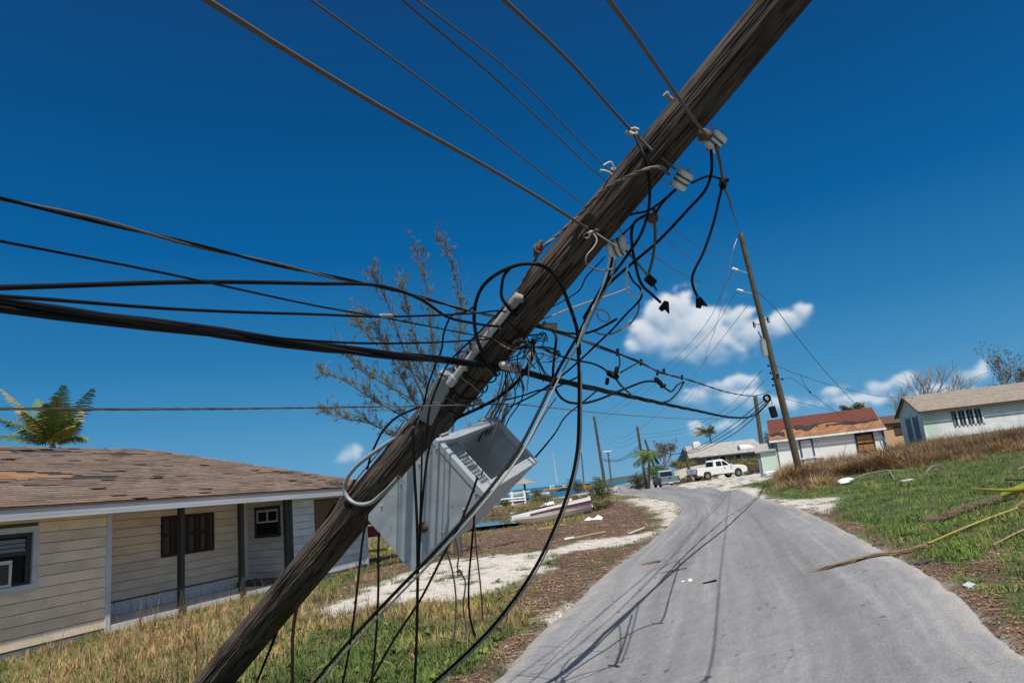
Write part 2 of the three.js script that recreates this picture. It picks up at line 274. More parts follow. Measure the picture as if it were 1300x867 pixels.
{
  // road: a thin sheet with ragged edges
  const nT = 48, v = [], uv = [], idx = [], sv = [0, 0], S0 = 9, SK = 11, WW = 5.2; let s = 0;     // the map is finest near the camera: u = 1 - exp(-(s - S0) / SK)
  for (let i = 0; i <= RN; i++) {
    const a = rL[i], b = rR[i]; if (i) s += (a.distanceTo(rL[i - 1]) + b.distanceTo(rR[i - 1])) / 2;
    const w = a.distanceTo(b), wl = (.10 * fbm(s * .8, 1, 3) + .16 * noise(s * .25, 2, 8) + .07 * noise(s * 3.4, 7, 3) + .05 * noise(s * 9, 2, 3)) / w, wr = (.09 * fbm(s * .8, 9, 5) + .06 * noise(s * 3.4, 3, 6) + .05 * noise(s * 9, 8, 3)) / w;
    for (let j = 0; j <= nT; j++) {
      const t = mix(wl, 1 - wr, j / nT), x = mix(a.x, b.x, t), z = mix(a.z, b.z, t), e = Math.min(j, nT - j);
      v.push(x, Hs(x, z) + (e === 0 ? -.05 : e === 1 ? .012 : .022) + .006 * noise(x * 1.5, z * 1.5), z); uv.push(clamp(1 - Math.exp(-Math.max(0, s - S0) / SK), .001, .999), clamp(j / nT, .002, .998));
    }
  }
  for (let i = 0; i < RN; i++) for (let j = 0; j < nT; j++) { const a = i * (nT + 1) + j, b = a + 1, c = a + nT + 1, d = c + 1; idx.push(a, c, b, b, c, d); }
  const rt = texture(2048, (u, q) => {                // worn seal coat: mottling, wheel tracks, hairline cracks, drip spots, sand along the edges
    const s = S0 - SK * Math.log(1 - u * .999), m = q * WW, e = Math.min(m, WW - m);
    const n1 = fbm(m * .8, s * .13, 4), n2 = fbm(m * 2.2, s * 2.2, 6), n3 = fbm(m * 9, s * 7, 8, 3), n4 = noise(m * 34, s * 30, 3), str = fbm(m * 5.5, s * .22, 17, 3);
    let k = .495 + .075 * n1 + .045 * n2 + .05 * n3 + .06 * n4 + .075 * str;
    k -= .035 * (Math.exp(-Math.pow((m - 1.5) * 2.2, 2)) + Math.exp(-Math.pow((m - 3.6) * 2.2, 2)));
    
    const ck = Math.abs(fbm(m * .55 + 1, s * .5, 31, 4)), ck2 = Math.abs(fbm(m * 1.1 + 7, s * .9, 41, 4)); k -= .06 * sstep(.007, .002, ck) * sstep(.0, .15, n1 + .05) + .04 * sstep(.006, .002, ck2) * sstep(.1, .25, n2);
    k -= .14 * sstep(.42, .47, noise(m * 9, s * 8, 51) * .55 + noise(m * 2, s * 1.5, 53) * .35);
    const dust = clamp(sstep(.42, .02, e + n2 * .55 + .10 * n3) * .5 + .10 * sstep(.05, .4, n1 * .5 + str));
    return mixc([k * 1.0, k * .995, k * 1.005], [.68 + .08 * n4, .655 + .08 * n4, .62 + .08 * n4], dust);
  }, true, 1024);
  rt.wrapS = rt.wrapT = THREE.ClampToEdgeWrapping;
  const m = new THREE.MeshStandardMaterial({ roughness: .9, map: rt, side: THREE.DoubleSide });
  structure('road', quadStrip(v, idx, uv), m);
}
{
  const g = new THREE.PlaneGeometry(9000, 5000, 1, 1).rotateX(-Math.PI / 2).translate(0, SEA, -2480);
  g.attributes.uv.array.forEach((_, i, a) => a[i] *= i % 2 ? 1600 : 2900);
  const wb = texture(256, (u, v) => .5 + wnoise(u, v, 8, 3, 4), false);
  structure('sea', g, new THREE.MeshStandardMaterial({ color: lin(.02, .115, .17), roughness: .35, bumpMap: wb, bumpScale: .25 }));
  const gp = new THREE.PlaneGeometry(PONDB[2] - PONDB[0] + 1.4, PONDB[3] - PONDB[1] + 1.4).rotateX(-Math.PI / 2).translate((PONDB[0] + PONDB[2]) / 2, PLEVEL - .06, (PONDB[1] + PONDB[3]) / 2);
  structure('puddle', gp, new THREE.MeshStandardMaterial({ color: lin(.05, .08, .09), roughness: .06 }));
}
{
  // low headland across the water
  const v = [], idx = []; const n = 60;
  for (let i = 0; i <= n; i++) { const px = 770 + 110 * i / n, d = 900, p = P(px, 606, d), e = sstep(0, .2, i / n) * (1 - .5 * sstep(.5, 1, i / n)); const h = SEA + 1 + e * (3.2 + 3 * fbm(i * .2, 3) + 1.5 * noise(i * 1.1, 2)); for (const [dz, y] of [[0, SEA - 1], [-12, h], [-120, h * .8], [-180, SEA - 1]]) v.push(p.x, y, p.z + dz); }
  for (let i = 0; i < n; i++) for (let j = 0; j < 3; j++) { const a = i * 4 + j; idx.push(a, a + 4, a + 1, a + 1, a + 4, a + 5); }
  structure('headland', quadStrip(v, idx), mat(.055, .075, .05, .95));
}

// ================================================================ the leaning pole, its cabinet and the cables
const wpart = (name, geo, m, g) => { let r = g; while (r.parent && r.parent !== scene) r = r.parent; return part(name, geo.translate(-r.position.x, -r.position.y, -r.position.z), m, g); };   // geometry given in the place's own coordinates
const POLE_A = P(270, 867, 6.3), POLE_B = P(995, 0, 3.85);       // axis of the pole where it crosses the frame
const axT = POLE_B.clone().sub(POLE_A), poleLen = axT.length(); axT.normalize();
const axE = camF.clone().addScaledVector(axT, -camF.dot(axT)).normalize().negate();    // across the pole, towards the viewer
const axS = axT.clone().cross(axE).normalize(); if (axS.dot(camR) < 0) axS.negate();   // across the pole, towards the road (lower right)
const pd = y => 1 / mix(1 / 6.3, 1 / 3.85, (867 - y) / 867);      // distance of the pole's axis at photo row y
const axisAt = y => P(270 + (867 - y) / 867 * 725, y, pd(y));
const spanD = (x, y, D0, q) => { const u0 = (x - CX) / FPX, u = (q - CX) / FPX; const k = (u * D0 - u0 * D0) / (.42 - .92 * u); return D0 + .92 * k; };   // distance of a span wire that runs along the road, at column q

// wood: long grey-brown fibres with dark checks
const woodTex = (seed, base, dark, pale, n = 512) => texture(n, (u, v) => {
  const f = wnoise(u, v, 1, 0, 1) * 0 + fbmWrap(u, v, 46, 3, seed), g = fbmWrap(u, v, 14, 2, seed + 5), s = fbmWrap(u, v, 90, 5, seed + 9), p = fbmWrap(u, v, 4, 3, seed + 12);
  let k = .5 + f * 1.1 + s * .7; const ck = sstep(.10, .20, g * .8 + f * .7);
  let c = mixc(base, pale, clamp(k * .9 + p * .6)); c = mixc(c, dark, clamp(ck + sstep(.55, .15, k) * .75)); return c;
});
function fbmWrap(u, v, fu, fv, z) { const q = (a, b) => fbm(a * fu, b * fv, z, 3); return q(u, v) * (1 - u) * (1 - v) + q(u - 1, v) * u * (1 - v) + q(u, v - 1) * (1 - u) * v + q(u - 1, v - 1) * u * v; }
const poleTex = woodTex(3, [.36, .315, .285], [.075, .06, .052], [.62, .59, .565]);
const poleBump = texture(512, (u, v) => .5 + fbmWrap(u, v, 46, 3, 3) * .8 + fbmWrap(u, v, 90, 5, 12) * .5 - sstep(.16, .3, fbmWrap(u, v, 14, 2, 8)) * .5, false);
const M = {
  poleWood: new THREE.MeshStandardMaterial({ map: poleTex, bumpMap: poleBump, bumpScale: .03, roughness: .92, vertexColors: true }),
  black: new THREE.MeshPhysicalMaterial({ color: lin(.008, .008, .009), roughness: .6, specularIntensity: .35 }), blackMatte: new THREE.MeshPhysicalMaterial({ color: lin(.012, .011, .011), roughness: .8, specularIntensity: .3 }),
  strand: mat(.20, .18, .16, .55, { metalness: .35 }), alu: mat(.25, .24, .23, .65, { metalness: .1 }), rust: mat(.12, .058, .034, .8), rustStrand: mat(.11, .085, .07, .7), copper: mat(.20, .095, .06, .6, { metalness: .2 }),
  galv: mat(.36, .33, .30, .6, { metalness: .2 }), porcelain: mat(.84, .83, .80, .3), pvc: mat(.30, .32, .34, .5), steelPipe: mat(.46, .47, .48, .4, { metalness: .3 }), tan: mat(.34, .26, .17, .7), red: mat(.30, .05, .03, .6), orange: mat(.40, .13, .04, .6), whiteWire: mat(.55, .55, .53, .5),
};
function woodShaft(A, B, r0, r1, seg, rows, seed, tint) {            // tapered, grooved round timber from A to B
  const t = B.clone().sub(A), L = t.length(); t.normalize();
  const e = Math.abs(t.y) < .9 ? V(0, 1, 0) : V(1, 0, 0), n1 = e.clone().addScaledVector(t, -e.dot(t)).normalize(), n2 = t.clone().cross(n1);
  const v = [], uv = [], col = [], idx = [];
  for (let i = 0; i <= rows; i++) for (let j = 0; j <= seg; j++) {
    const a = j / seg * 2 * Math.PI, s = i / rows, y = s * L, ca = Math.cos(a), sa = Math.sin(a);
    let r = mix(r0, r1, s), g = fbm(ca * 5 + seed, sa * 5, y * .22, 3), g2 = fbm(ca * 17, sa * 17, y * .5 + seed, 3);
    r *= 1 + .034 * g + .040 * g2 - .085 * sstep(.13, .27, g2) + .012 * noise(ca, sa, y * .8) + .02 * noise(ca * 30, sa * 30, y * 3);
    const p = A.clone().addScaledVector(t, y).addScaledVector(n1, ca * r).addScaledVector(n2, sa * r);
    if (i === rows) p.addScaledVector(t, .01 * noise(ca * 3, sa * 3, 4));
    v.push(p.x, p.y, p.z); uv.push(j / seg * Math.max(1, Math.round(r0 * 7)), y / 1.1); col.push(...tint(y, ca, sa));
  }
  for (let i = 0; i < rows; i++) for (let j = 0; j < seg; j++) { const a = i * (seg + 1) + j, b = a + 1, c = a + seg + 1, d = c + 1; idx.push(a, b, c, b, d, c); }
  const c0 = v.length / 3; v.push(B.x, B.y, B.z); uv.push(0, 0); col.push(.8, .7, .6); for (let j = 0; j < seg; j++) idx.push(c0, rows * (seg + 1) + j, rows * (seg + 1) + j + 1);
  return quadStrip(v, idx, uv, col);
}
// ---- cables
const curve = pts => new THREE.CatmullRomCurve3(pts, false, 'centripetal');
const toPts = a => a.map(q => q.isVector3 ? q : P(q[0], q[1], q[2]));
function tube(pts, r, rad = 7, k = 1) { const c = curve(pts), L = c.getLength(); return new THREE.TubeGeometry(c, Math.max(8, Math.min(260, Math.round(k * Math.max(pts.length * 7, L * 5)))), r, rad, false); }
function overshoot(pts, k) { const d = pts[0].clone().sub(pts[1]).normalize(); return [pts[0].clone().addScaledVector(d, k), ...pts]; }
function cable(name, label, a, r, m, o = {}) { let pts = toPts(a); if (o.from) pts = overshoot(pts, o.from); return single(name, label, name.includes('wire') ? 'wire' : 'cable', tube(pts, r), m, o.group); }
function bundle(name, label, a, R, n, r, pitch, mats, o = {}) {         // several strands laid round one another
  let pts = toPts(a); if (o.from) pts = overshoot(pts, o.from);
  const c = curve(pts), L = c.getLength(), N = Math.min(420, Math.ceil(L / pitch * 8)), fr = c.computeFrenetFrames(N, false);
  const g = thing(name, label, 'cable', pts[0], 0, o.group);
  for (let k = 0; k < n; k++) {
    const q = []; for (let i = 0; i <= N; i++) { const p = c.getPointAt(i / N), th = 2 * Math.PI * (k / n + i / N * L / pitch); q.push(p.addScaledVector(fr.normals[i], Math.cos(th) * R).addScaledVector(fr.binormals[i], Math.sin(th) * R)); }
    wpart('strand', new THREE.TubeGeometry(new THREE.CatmullRomCurve3(q), N, r, 6, false), mats[k % mats.length], g);
  }
  return g;
}
// lumps at splices: clamps and lugs
function clampGeo(p, dir, l, r) { const g = new THREE.CapsuleGeometry(r, l, 3, 8); g.applyQuaternion(new THREE.Quaternion().setFromUnitVectors(V(0, 1, 0), dir.clone().normalize())); return g.translate(p.x, p.y, p.z); }

// ---- the pole
const groundOn = (A, t) => { let s = 0; for (let i = 0; i < 400; i++) { const p = A.clone().addScaledVector(t, -s); if (p.y < H(p.x, p.z)) return p; s += .02; } return A; };
const poleFoot = groundOn(POLE_A, axT);
{
  const top = POLE_B.clone().addScaledVector(axT, 1.5), low = poleFoot.clone().addScaledVector(axT, -.5);
  const g = thing('leaning_utility_pole', 'thick dark timber utility pole leaning steeply over the roadside, hung with torn cables', 'utility pole', poleFoot);
  wpart('shaft', woodShaft(low, top, .156, .118, 150, 420, 2, (y, c, s) => { const n = .09 * noise(c * 2, s * 2, y * 1.3); return [.45 + n, .38 + n, .335 + n]; }), M.poleWood, g);
  // spool insulators on U brackets, on the road side
  const spoolGeo = (r) => new THREE.LatheGeometry([[.006, -.042], [.030, -.042], [.040, -.036], [.042, -.028], [.040, -.020], [.033, -.015], [.032, -.010], [.037, -.006], [.037, .006], [.032, .010], [.033, .015], [.040, .020], [.042, .028], [.040, .036], [.030, .042], [.006, .042]].map(q => V(q[0] * r, q[1] * r, 0)), 24);
  const bracket = (x, y, reach, armGap, size, tilt) => {
    const c = P(x, y, pd(y + (x - 650) * 0) - .02), yy = 867 - (x - 270) / 725 * 867;         // the spool itself
    const ax = axT.clone().applyAxisAngle(axE, tilt), sd = axS.clone().applyAxisAngle(axE, tilt);
    const root = c.clone().addScaledVector(sd, -reach);
    const strap = (k) => { const a = root.clone().addScaledVector(ax, k * armGap), b = c.clone().addScaledVector(ax, k * armGap).addScaledVector(sd, .03); const h = new THREE.BoxGeometry(.006, a.distanceTo(b), .036); const q = new THREE.Quaternion().setFromRotationMatrix(new THREE.Matrix4().makeBasis(ax, sd, ax.clone().cross(sd))); h.applyQuaternion(q); return h.translate((a.x + b.x) / 2, (a.y + b.y) / 2, (a.z + b.z) / 2); };
    const back = bar(root.clone().addScaledVector(ax, -armGap), root.clone().addScaledVector(ax, armGap), .012, .012, 8);
    const bolt = bar(c.clone().addScaledVector(ax, -armGap - .02), c.clone().addScaledVector(ax, armGap + .02), .008, .008, 8);
    const through = bar(root.clone().addScaledVector(sd, -.05), root.clone().addScaledVector(sd, .012), .016, .016, 6);
    const b = wpart('insulator_bracket', merge([strap(-1), strap(1), back, bolt, through]), M.galv, g);
    const sg = spoolGeo(size); sg.applyQuaternion(new THREE.Quaternion().setFromUnitVectors(V(0, 1, 0), ax)); sg.translate(c.x, c.y, c.z); wpart('spool', sg, M.porcelain, b); for (const k of [-.25, .28]) { const tw = new THREE.TorusGeometry(.037 * size, .0045, 6, 20).rotateX(Math.PI / 2).translate(0, .04 * k * size, 0); tw.applyQuaternion(new THREE.Quaternion().setFromUnitVectors(V(0, 1, 0), ax)); wpart('wire_wrap', tw.translate(c.x, c.y, c.z), M.rustStrand, b); }
    return c;
  };
  bracket(908, 179, .17, .055, 1.35, 0); bracket(866, 228, .15, .06, 1.35, .15); bracket(784, 314, .13, .055, 1.6, -.5);
  // steel riser pipe with its weather head and the grey conduit box below it
  const face = (x, y, lift) => P(x, y, pd(867 - (x - 270) / 725 * 867) - lift);
  const p0 = face(573, 485, .19), p1 = face(650, 387, .185);
  const riser = wpart('riser_pipe', bar(p0, p1, .026, .026, 16), M.steelPipe, g);
  const pdv = p1.clone().sub(p0).normalize();
  wpart('weather_head', merge([clampGeo(p1.clone().addScaledVector(pdv, .03), pdv, .04, .036), bar(p1.clone().addScaledVector(pdv, .05).addScaledVector(axS, -.01), p1.clone().addScaledVector(pdv, .085).addScaledVector(axS, .035), .042, .025, 14)]), M.alu, riser);
  wpart('coupling', merge([bar(p0.clone().addScaledVector(pdv, -.02), p0.clone().addScaledVector(pdv, .05), .034, .034, 16)]), M.steelPipe, riser);
  const q0 = face(541, 530, .17), q1 = face(568, 478, .175), qd = q1.clone().sub(q0), ql = qd.length(); qd.normalize();
  const bo = new RoundedBoxGeometry(.125, ql + .05, .085, 3, .012); const qm = new THREE.Matrix4().makeBasis(axS.clone().addScaledVector(qd, -axS.dot(qd)).normalize(), qd, axS.clone().addScaledVector(qd, -axS.dot(qd)).normalize().cross(qd)); bo.applyMatrix4(qm); bo.translate((q0.x + q1.x) / 2, (q0.y + q1.y) / 2, (q0.z + q1.z) / 2);
  const cb = wpart('conduit_box', bo, mat(.24, .26, .27, .5, { metalness: .2 }), g);
  const lid = new RoundedBoxGeometry(.10, ql - .02, .012, 2, .004); lid.translate(0, 0, .047); lid.applyMatrix4(qm); lid.translate((q0.x + q1.x) / 2, (q0.y + q1.y) / 2, (q0.z + q1.z) / 2); wpart('cover_plate', lid, mat(.27, .29, .30, .45, { metalness: .2 }), cb);
  // step bolt, hook bolts and pipe straps
  wpart('step_bolt', merge([bar(face(857, 130, -.02), face(846, 120, .02), .014, .014, 8), bar(face(847, 121, .02), face(844.5, 118.5, .03), .022, .022, 8)]), M.galv, g);
  wpart('hook_bolt', merge([tube(toPts([[782, 226, pd(225)], [772, 218, pd(225) - .02], [762, 216, pd(225) - .03]]), .007), tube(toPts([[782, 222, pd(225)], [776, 206, pd(225) - .02], [766, 210, pd(225) - .03]]), .006)]), M.whiteWire, g);
  wpart('washer', new THREE.SphereGeometry(.02, 10, 8).translate(...face(779, 216, 0).toArray()), M.galv, g);
  for (const [x, y] of [[590, 466], [632, 412]]) { const c = face(x, y, .165); wpart('pipe_strap', bar(c.clone().addScaledVector(pdv, -.012), c.clone().addScaledVector(pdv, .012), .032, .032, 14), M.galv, g); }
  const tg = new RoundedBoxGeometry(.035, .11, .012, 2, .003); tg.applyMatrix4(new THREE.Matrix4().makeBasis(axS, axT, axS.clone().cross(axT))); tg.translate(...face(466, 627, .165).toArray()); wpart('number_tag', tg, mat(.62, .61, .58, .5), g);
}

// ---- the cabinet torn off the pole: an open steel box, fitted to its seven visible corners
{
  const o = EYE.clone().lerp(V(-.6355, 2.0135, -5.0261), .8), X = V(-.7125, -.5737, -.4041), Y = V(.3599, .1956, -.9123), Z = V(.6024, -.7954, .0671);
  const g = thing('electrical_cabinet', 'grey sheet steel utility cabinet hanging open and tilted off the leaning pole', 'cabinet', o);
  g.quaternion.setFromRotationMatrix(new THREE.Matrix4().makeBasis(X, Y, Z));
  const a = .699, b = .933, c = .430, t = .006;   // metres
  const grimeTex = texture(256, (u, v) => { const n = wnoise(u, v, 5, 3, 5), s = wnoise(u, v, 60, 6, 2); return .86 + .22 * n + .10 * s - .22 * sstep(.20, .34, wnoise(u, v, 14, 9, 3)); });
  const steel = new THREE.MeshStandardMaterial({ color: lin(.50, .55, .585), roughness: .6, map: grimeTex });
  part('side_panel', bx(0, a, 0, t, 0, c), steel, g);
  part('side_panel', bx(0, a, b - t, b, 0, c), steel, g);
  part('back_panel', bx(.004, a - t - .002, t, b - t, 0, t), steel, g);
  part('front_panel', bx(.004, a - t - .002, t, b - t, c - t, c), steel, g);
  part('end_panel', bx(a - t, a, t + .001, b - t - .001, .001, c - .001), steel, g);
  // liner sheets: the dark inside
  part('liner', merge([bx(.02, a - .012, t + .002, t + .005, t + .003, c - t - .003), bx(.02, a - .012, b - t - .005, b - t - .002, t + .003, c - t - .003), bx(.02, a - .012, t + .006, b - t - .006, t + .002, t + .005), bx(a - .014, a - .009, t + .006, b - t - .006, t + .006, c - t - .006)]), steel, g);
  // folded rim round the opening
  const w = .062;
  part('rim', merge([rbx(-.012, .03, -.004, w * .75, -.004, c + .004, .006), rbx(-.012, .03, b - .03, b + .004, -.004, c + .004, .006), rbx(-.0115, .0295, w * .75, b - .03, -.004, .045, .006), rbx(-.0115, .0295, w * .75, b - .03, c - .056, c + .004, .006)]), steel, g);
  const plate = part('louvre_plate', merge([bx(.075, .08, .08, .108, .04, c - .065), bx(.075, .08, .337, .355, .04, c - .065), bx(.075, .08, .08, .355, .030, .04), bx(.075, .08, .08, .355, c - .065, c - .055)]), steel, g);
  for (let k = 0; k < 13; k++) { const z = .054 + k * .0245; const s = new THREE.BoxGeometry(.003, .235, .016).rotateY(.55).translate(.082, .2225, z); part('louvre', s, steel, plate); }
  for (const y of [.06, .68]) part('hinge', bar(V(-.014, y, -.008), V(-.014, y + .1, -.008), .009), M.galv, g);
  // torn latch hole with bent metal, and rivets along the side panel
  part('latch', merge([new THREE.TorusGeometry(.028, .006, 6, 10).rotateX(Math.PI / 2).translate(.44, -.004, .30), new THREE.BoxGeometry(.05, .008, .022).rotateY(.6).rotateZ(.35).translate(.452, -.012, .296), new THREE.BoxGeometry(.012, .03, .04).rotateX(.6).translate(.416, -.014, .308)]), M.rust, g);
  for (const [x, z] of [[.03, .04], [.18, .025], [.36, .025], [.56, .025], [.03, .39], [.16, .40], [.36, .40]]) part('rivet', new THREE.SphereGeometry(.007, 8, 5).translate(x, -.001, z), M.galv, g);
  for (const x of [.18, .48]) part('mounting_ear', rbx(x, x + .1, .36, .42, -.05, -.002, .006), steel, g);
}

// ---- span cables that run on past the camera towards the house side
const S = (x0, y0, D0, list) => list.map(([x, y]) => [x, y, spanD(x0, y0, D0, x)]);
cable('span_wire', 'long weathered conductor running from the lowest spool insulator up into the sky', [...S(752, 296, 4.35, [[262, 0], [360, 62], [500, 146], [620, 213], [700, 261], [752, 294]]), [775, 308, 4.32]], .0085, M.rustStrand, { from: 6 });
cable('span_wire', 'weathered conductor ending in a round clamp before the middle spool insulator', [...S(803, 167, 4.1, [[640, 0], [720, 75], [803, 167]]), [835, 197, 4.1], [858, 215, 4.12]], .0085, M.rustStrand, { from: 6 });
cable('span_wire', 'weathered conductor crossing the face of the leaning pole to its topmost insulator', [...S(890, 164, 3.9, [[773, 0], [806, 44], [840, 93], [880, 150]]), [893, 167, 3.93], [902, 176, 4.0]], .0085, M.rustStrand, { from: 6 });
const thin = 'thin high line wires passing behind the leaning pole';
const P2T = P(940, 296, 30), P2B = P(1018, 605, 30), p2 = s => P2T.clone().lerp(P2B, s);
for (const [a, m, b, e] of [[[395, 0], [560, 120], [735, 255], [.14, -.55]], [[510, 0], [640, 110], [764, 226], [.08, -.7]], [[530, 0], [650, 93], [765, 208], [.02, -.3]]]) {
  const D0 = 6.6, s = S(b[0], b[1], D0, [a, m, b]), end = p2(e[0] + .05).addScaledVector(camR, e[1]);
  const q = toPts(s), mid = q[2].clone().lerp(end, .35); mid.y -= .55;
  cable('line_wire', 'thin dark line wire passing high behind the leaning pole to the second pole', [...q, mid, end], .0062, M.rustStrand, { from: 7, group: thin });
}
// ---- communication cables to the left
const cl = (x0, y0, list, D0 = pd(y0) - .16) => S(x0, y0, D0, list);
bundle('lashed_cable', 'weathered steel messenger lashed to a black cable, highest of those left of the pole', [...cl(610, 398, [[0, 252], [110, 277], [250, 312], [400, 347], [500, 368], [560, 385], [610, 398]]), [655, 407, 4.72], [690, 413, 4.85]], .0046, 2, .0056, .8, [M.rustStrand, M.black], { from: 5 });
cable('black_cable', 'smooth black cable sagging level from the left and dipping below the lashed messenger', [...cl(630, 414, [[0, 365], [250, 358], [400, 360], [483, 363], [534, 380], [567, 402], [600, 410], [630, 414]]), [675, 414, 4.8], [705, 420, 4.9], [733, 424, 4.85], [757, 419, 4.7], [783, 405, 4.55]], .0085, M.black, { from: 5 });
cable('drop_wire', 'thin black wire slanting down across two level cables left of the pole', [...cl(640, 430, [[0, 306], [200, 345], [400, 388], [480, 402], [600, 425], [640, 432]]), [668, 436, 4.75]], .0042, M.black, { from: 5 });
cable('black_cable', 'slender black cable with a pale splice sleeve left of the pole', [...cl(640, 395, [[0, 376], [60, 380], [200, 391], [300, 396], [400, 399], [480, 402], [600, 398], [640, 395]]), [668, 405, 4.75]], .0058, M.black, { from: 5 });
cable('black_cable', 'slender black cable peeling off the top of the heavy bundle', [...cl(615, 431, [[0, 381], [100, 398], [250, 418], [400, 433], [500, 436], [615, 431]]), [660, 427, 4.72], [690, 424, 4.85]], .0058, M.black, { from: 5 });
single('splice_sleeve', 'pale metal splice sleeve crimped on a slender black cable', 'sleeve', clampGeo(P(490, 401, spanD(640, 395, pd(395) - .16, 490)), P(500, 401.5, 3.4).sub(P(480, 401.5, 3.28)), .085, .011), M.alu);
const heavy = [...cl(600, 460, [[0, 388], [150, 406], [300, 426], [400, 440], [500, 451], [600, 461]]), [640, 467, 4.72], [690, 479, 5.1], [780, 499, 7.0], [880, 520.5, 11.6], [930, 530, 16], [958, 527, 22], [978, 508, 29.8]];
bundle('heavy_cable_bundle', 'heaviest black cable bundle, sagging from the left past the pole to the next pole', heavy, .0135, 3, .0135, 2.6, [M.black, M.blackMatte, M.black], { from: 5 });
bundle('messenger_strand', 'rusty grey twisted steel strand running level above the house roof and past the pole', [...cl(600, 514, [[0, 519], [200, 519.5], [400, 517.5], [600, 514]]), [640, 513, 4.95], [700, 517.5, 6], [760, 524, 7.6], [840, 530, 11], [900, 532, 14.6], [940, 529, 19], [966, 520, 26], [978, 512, 29.8]], .0024, 3, .0034, .22, [M.strand, M.rustStrand, M.strand], { from: 5 });
bundle('upper_span_cable', 'black span cable with jumpers and splices from the pole to the next pole', [[668, 408, 4.85], [700, 418, 5.1], [760, 440, 6.2], [813, 460, 7.9], [836, 472, 9], [868, 480.5, 11.2], [889, 487, 13], [926, 498.5, 17.6], [958, 502.5, 23], [978, 497, 29.8]], .008, 2, .010, 3, [M.black, M.rustStrand]);

// ---- fittings out on the spans
const fitting = (label, list, m = M.blackMatte, name = 'cable_splice') => single(name, label, 'cable fitting', merge(list), m);
fitting('black bolted connector hanging between two jumper cables right of the pole', [clampGeo(P(778, 476, 5.35), P(786, 482, 5.35).sub(P(770, 474, 5.4)), .06, .026), clampGeo(P(783, 470, 5.3), V(.3, 1, 0), .03, .018), clampGeo(P(771, 484, 5.4), V(.3, 1, .2), .03, .016)]);
fitting('black bolted connector under the span cable beside a drooping jumper', [clampGeo(P(836, 484, 6.8), P(842, 490, 6.8).sub(P(832, 480, 6.8)), .06, .024), clampGeo(P(842, 490, 6.8), V(.6, .2, 0), .03, .018)]);
cable('jumper_cable', 'black jumper from the wire knot on the pole to a bolted connector', [[690, 442, 4.9], [706, 450, 5], [730, 457, 5.15], [757, 463, 5.25], [778, 476, 5.35]], .0075, M.black);
cable('jumper_cable', 'short black jumper rising from a bolted connector to the upper span cable', [[778, 474, 5.35], [786, 466, 5.8], [786, 452, 6.6], [784, 446, 7.0]], .0075, M.black);
cable('jumper_cable', 'black jumper dropping from a bolted connector to the heavy cable bundle', [[780, 478, 5.35], [789, 490, 5.9], [800, 500, 7], [803, 503, 7.4]], .0095, M.black);
cable('jumper_cable', 'thin black jumper rising from a bolted connector to the span cable', [[788, 473, 5.4], [800, 466, 6.2], [812, 460, 7.8]], .007, M.black);
cable('loop_cable', 'black cable looping below the heavy bundle up to a drooping connector', [[700, 418, 5.08], [706, 428, 4.95], [704, 450, 4.95], [702, 478, 5.05], [704, 490, 5.1], [710, 502, 5.2], [719, 509.5, 5.35], [731, 512, 5.5], [746, 511, 5.7], [762, 506.5, 5.9], [795, 493, 6.4], [822, 484, 6.7], [836, 485, 6.8]], .0105, M.black);
cable('jumper_cable', 'black jumper drooping in a hook below the upper span cable', [[842, 491, 6.8], [848, 495, 7.2], [853, 497, 8], [860, 489, 9.2], [868, 484.5, 11]], .011, M.black);
cable('jumper_cable', 'black jumper joining the upper span cable to the heavy bundle', [[869, 484, 11.2], [863, 495, 11.2], [852, 507, 11], [842, 511, 10.6]], .013, M.black);
for (const [x, y] of [[784, 447], [814, 460], [843, 471], [835, 473], [866, 479]]) fitting('small black clamp on the upper span cable', [clampGeo(P(x, y, 5.6 + (x - 740) * .043), V(.2, 1, 0), .05, .02)], M.blackMatte, 'cable_clamp').userData.group = 'clamps along the upper span cable';

// ---- hardware and leads round the spools
fitting('round grey clamp on the conductor above the middle spool', [new THREE.TorusGeometry(.022, .011, 8, 14).translate(...P(804, 168, 4.08).toArray()), clampGeo(P(801, 170, 4.08), V(1, -.6, 0), .03, .018), clampGeo(P(808, 164, 4.08), V(1, -.6, 0), .02, .012)], M.galv, 'wire_clamp');
fitting('grey clamp with wire ends where the lowest conductor crosses the pole', [clampGeo(P(752, 295, 4.3), V(1, .3, 0), .03, .017), new THREE.TorusGeometry(.018, .006, 6, 12).translate(...P(745, 299, 4.28).toArray()), clampGeo(P(757, 291, 4.3), V(1, -1, 0), .02, .012)], M.strand, 'wire_clamp');
fitting('dark corroded clamp beside the topmost spool insulator', [clampGeo(P(896, 171, 4.0), V(1, -1, 0), .02, .032), clampGeo(P(890, 174, 4.02), V(0, 1, 0), .02, .018)], M.rust, 'wire_clamp');
fitting('dark connector below the topmost insulator where four leads meet', [clampGeo(P(918, 233, 4.5), V(.2, 1, 0), .03, .026), clampGeo(P(921, 229, 4.5), V(1, .3, 0), .02, .018)], M.blackMatte);
fitting('round black lug hanging between leads below the middle spool', [new THREE.SphereGeometry(.036, 14, 10).scale(1, 1, .6).translate(...P(829, 277, 4.3).toArray()), clampGeo(P(831, 270, 4.3), V(.2, 1, 0), .03, .012)], M.rust);
fitting('black boxy connector on hanging leads beside a white cloud', [new RoundedBoxGeometry(.05, .075, .04, 2, .008).rotateZ(.7).translate(...P(826, 356, 4.4).toArray()), bar(P(829, 360, 4.4), P(834, 369, 4.4), .006)], M.blackMatte);
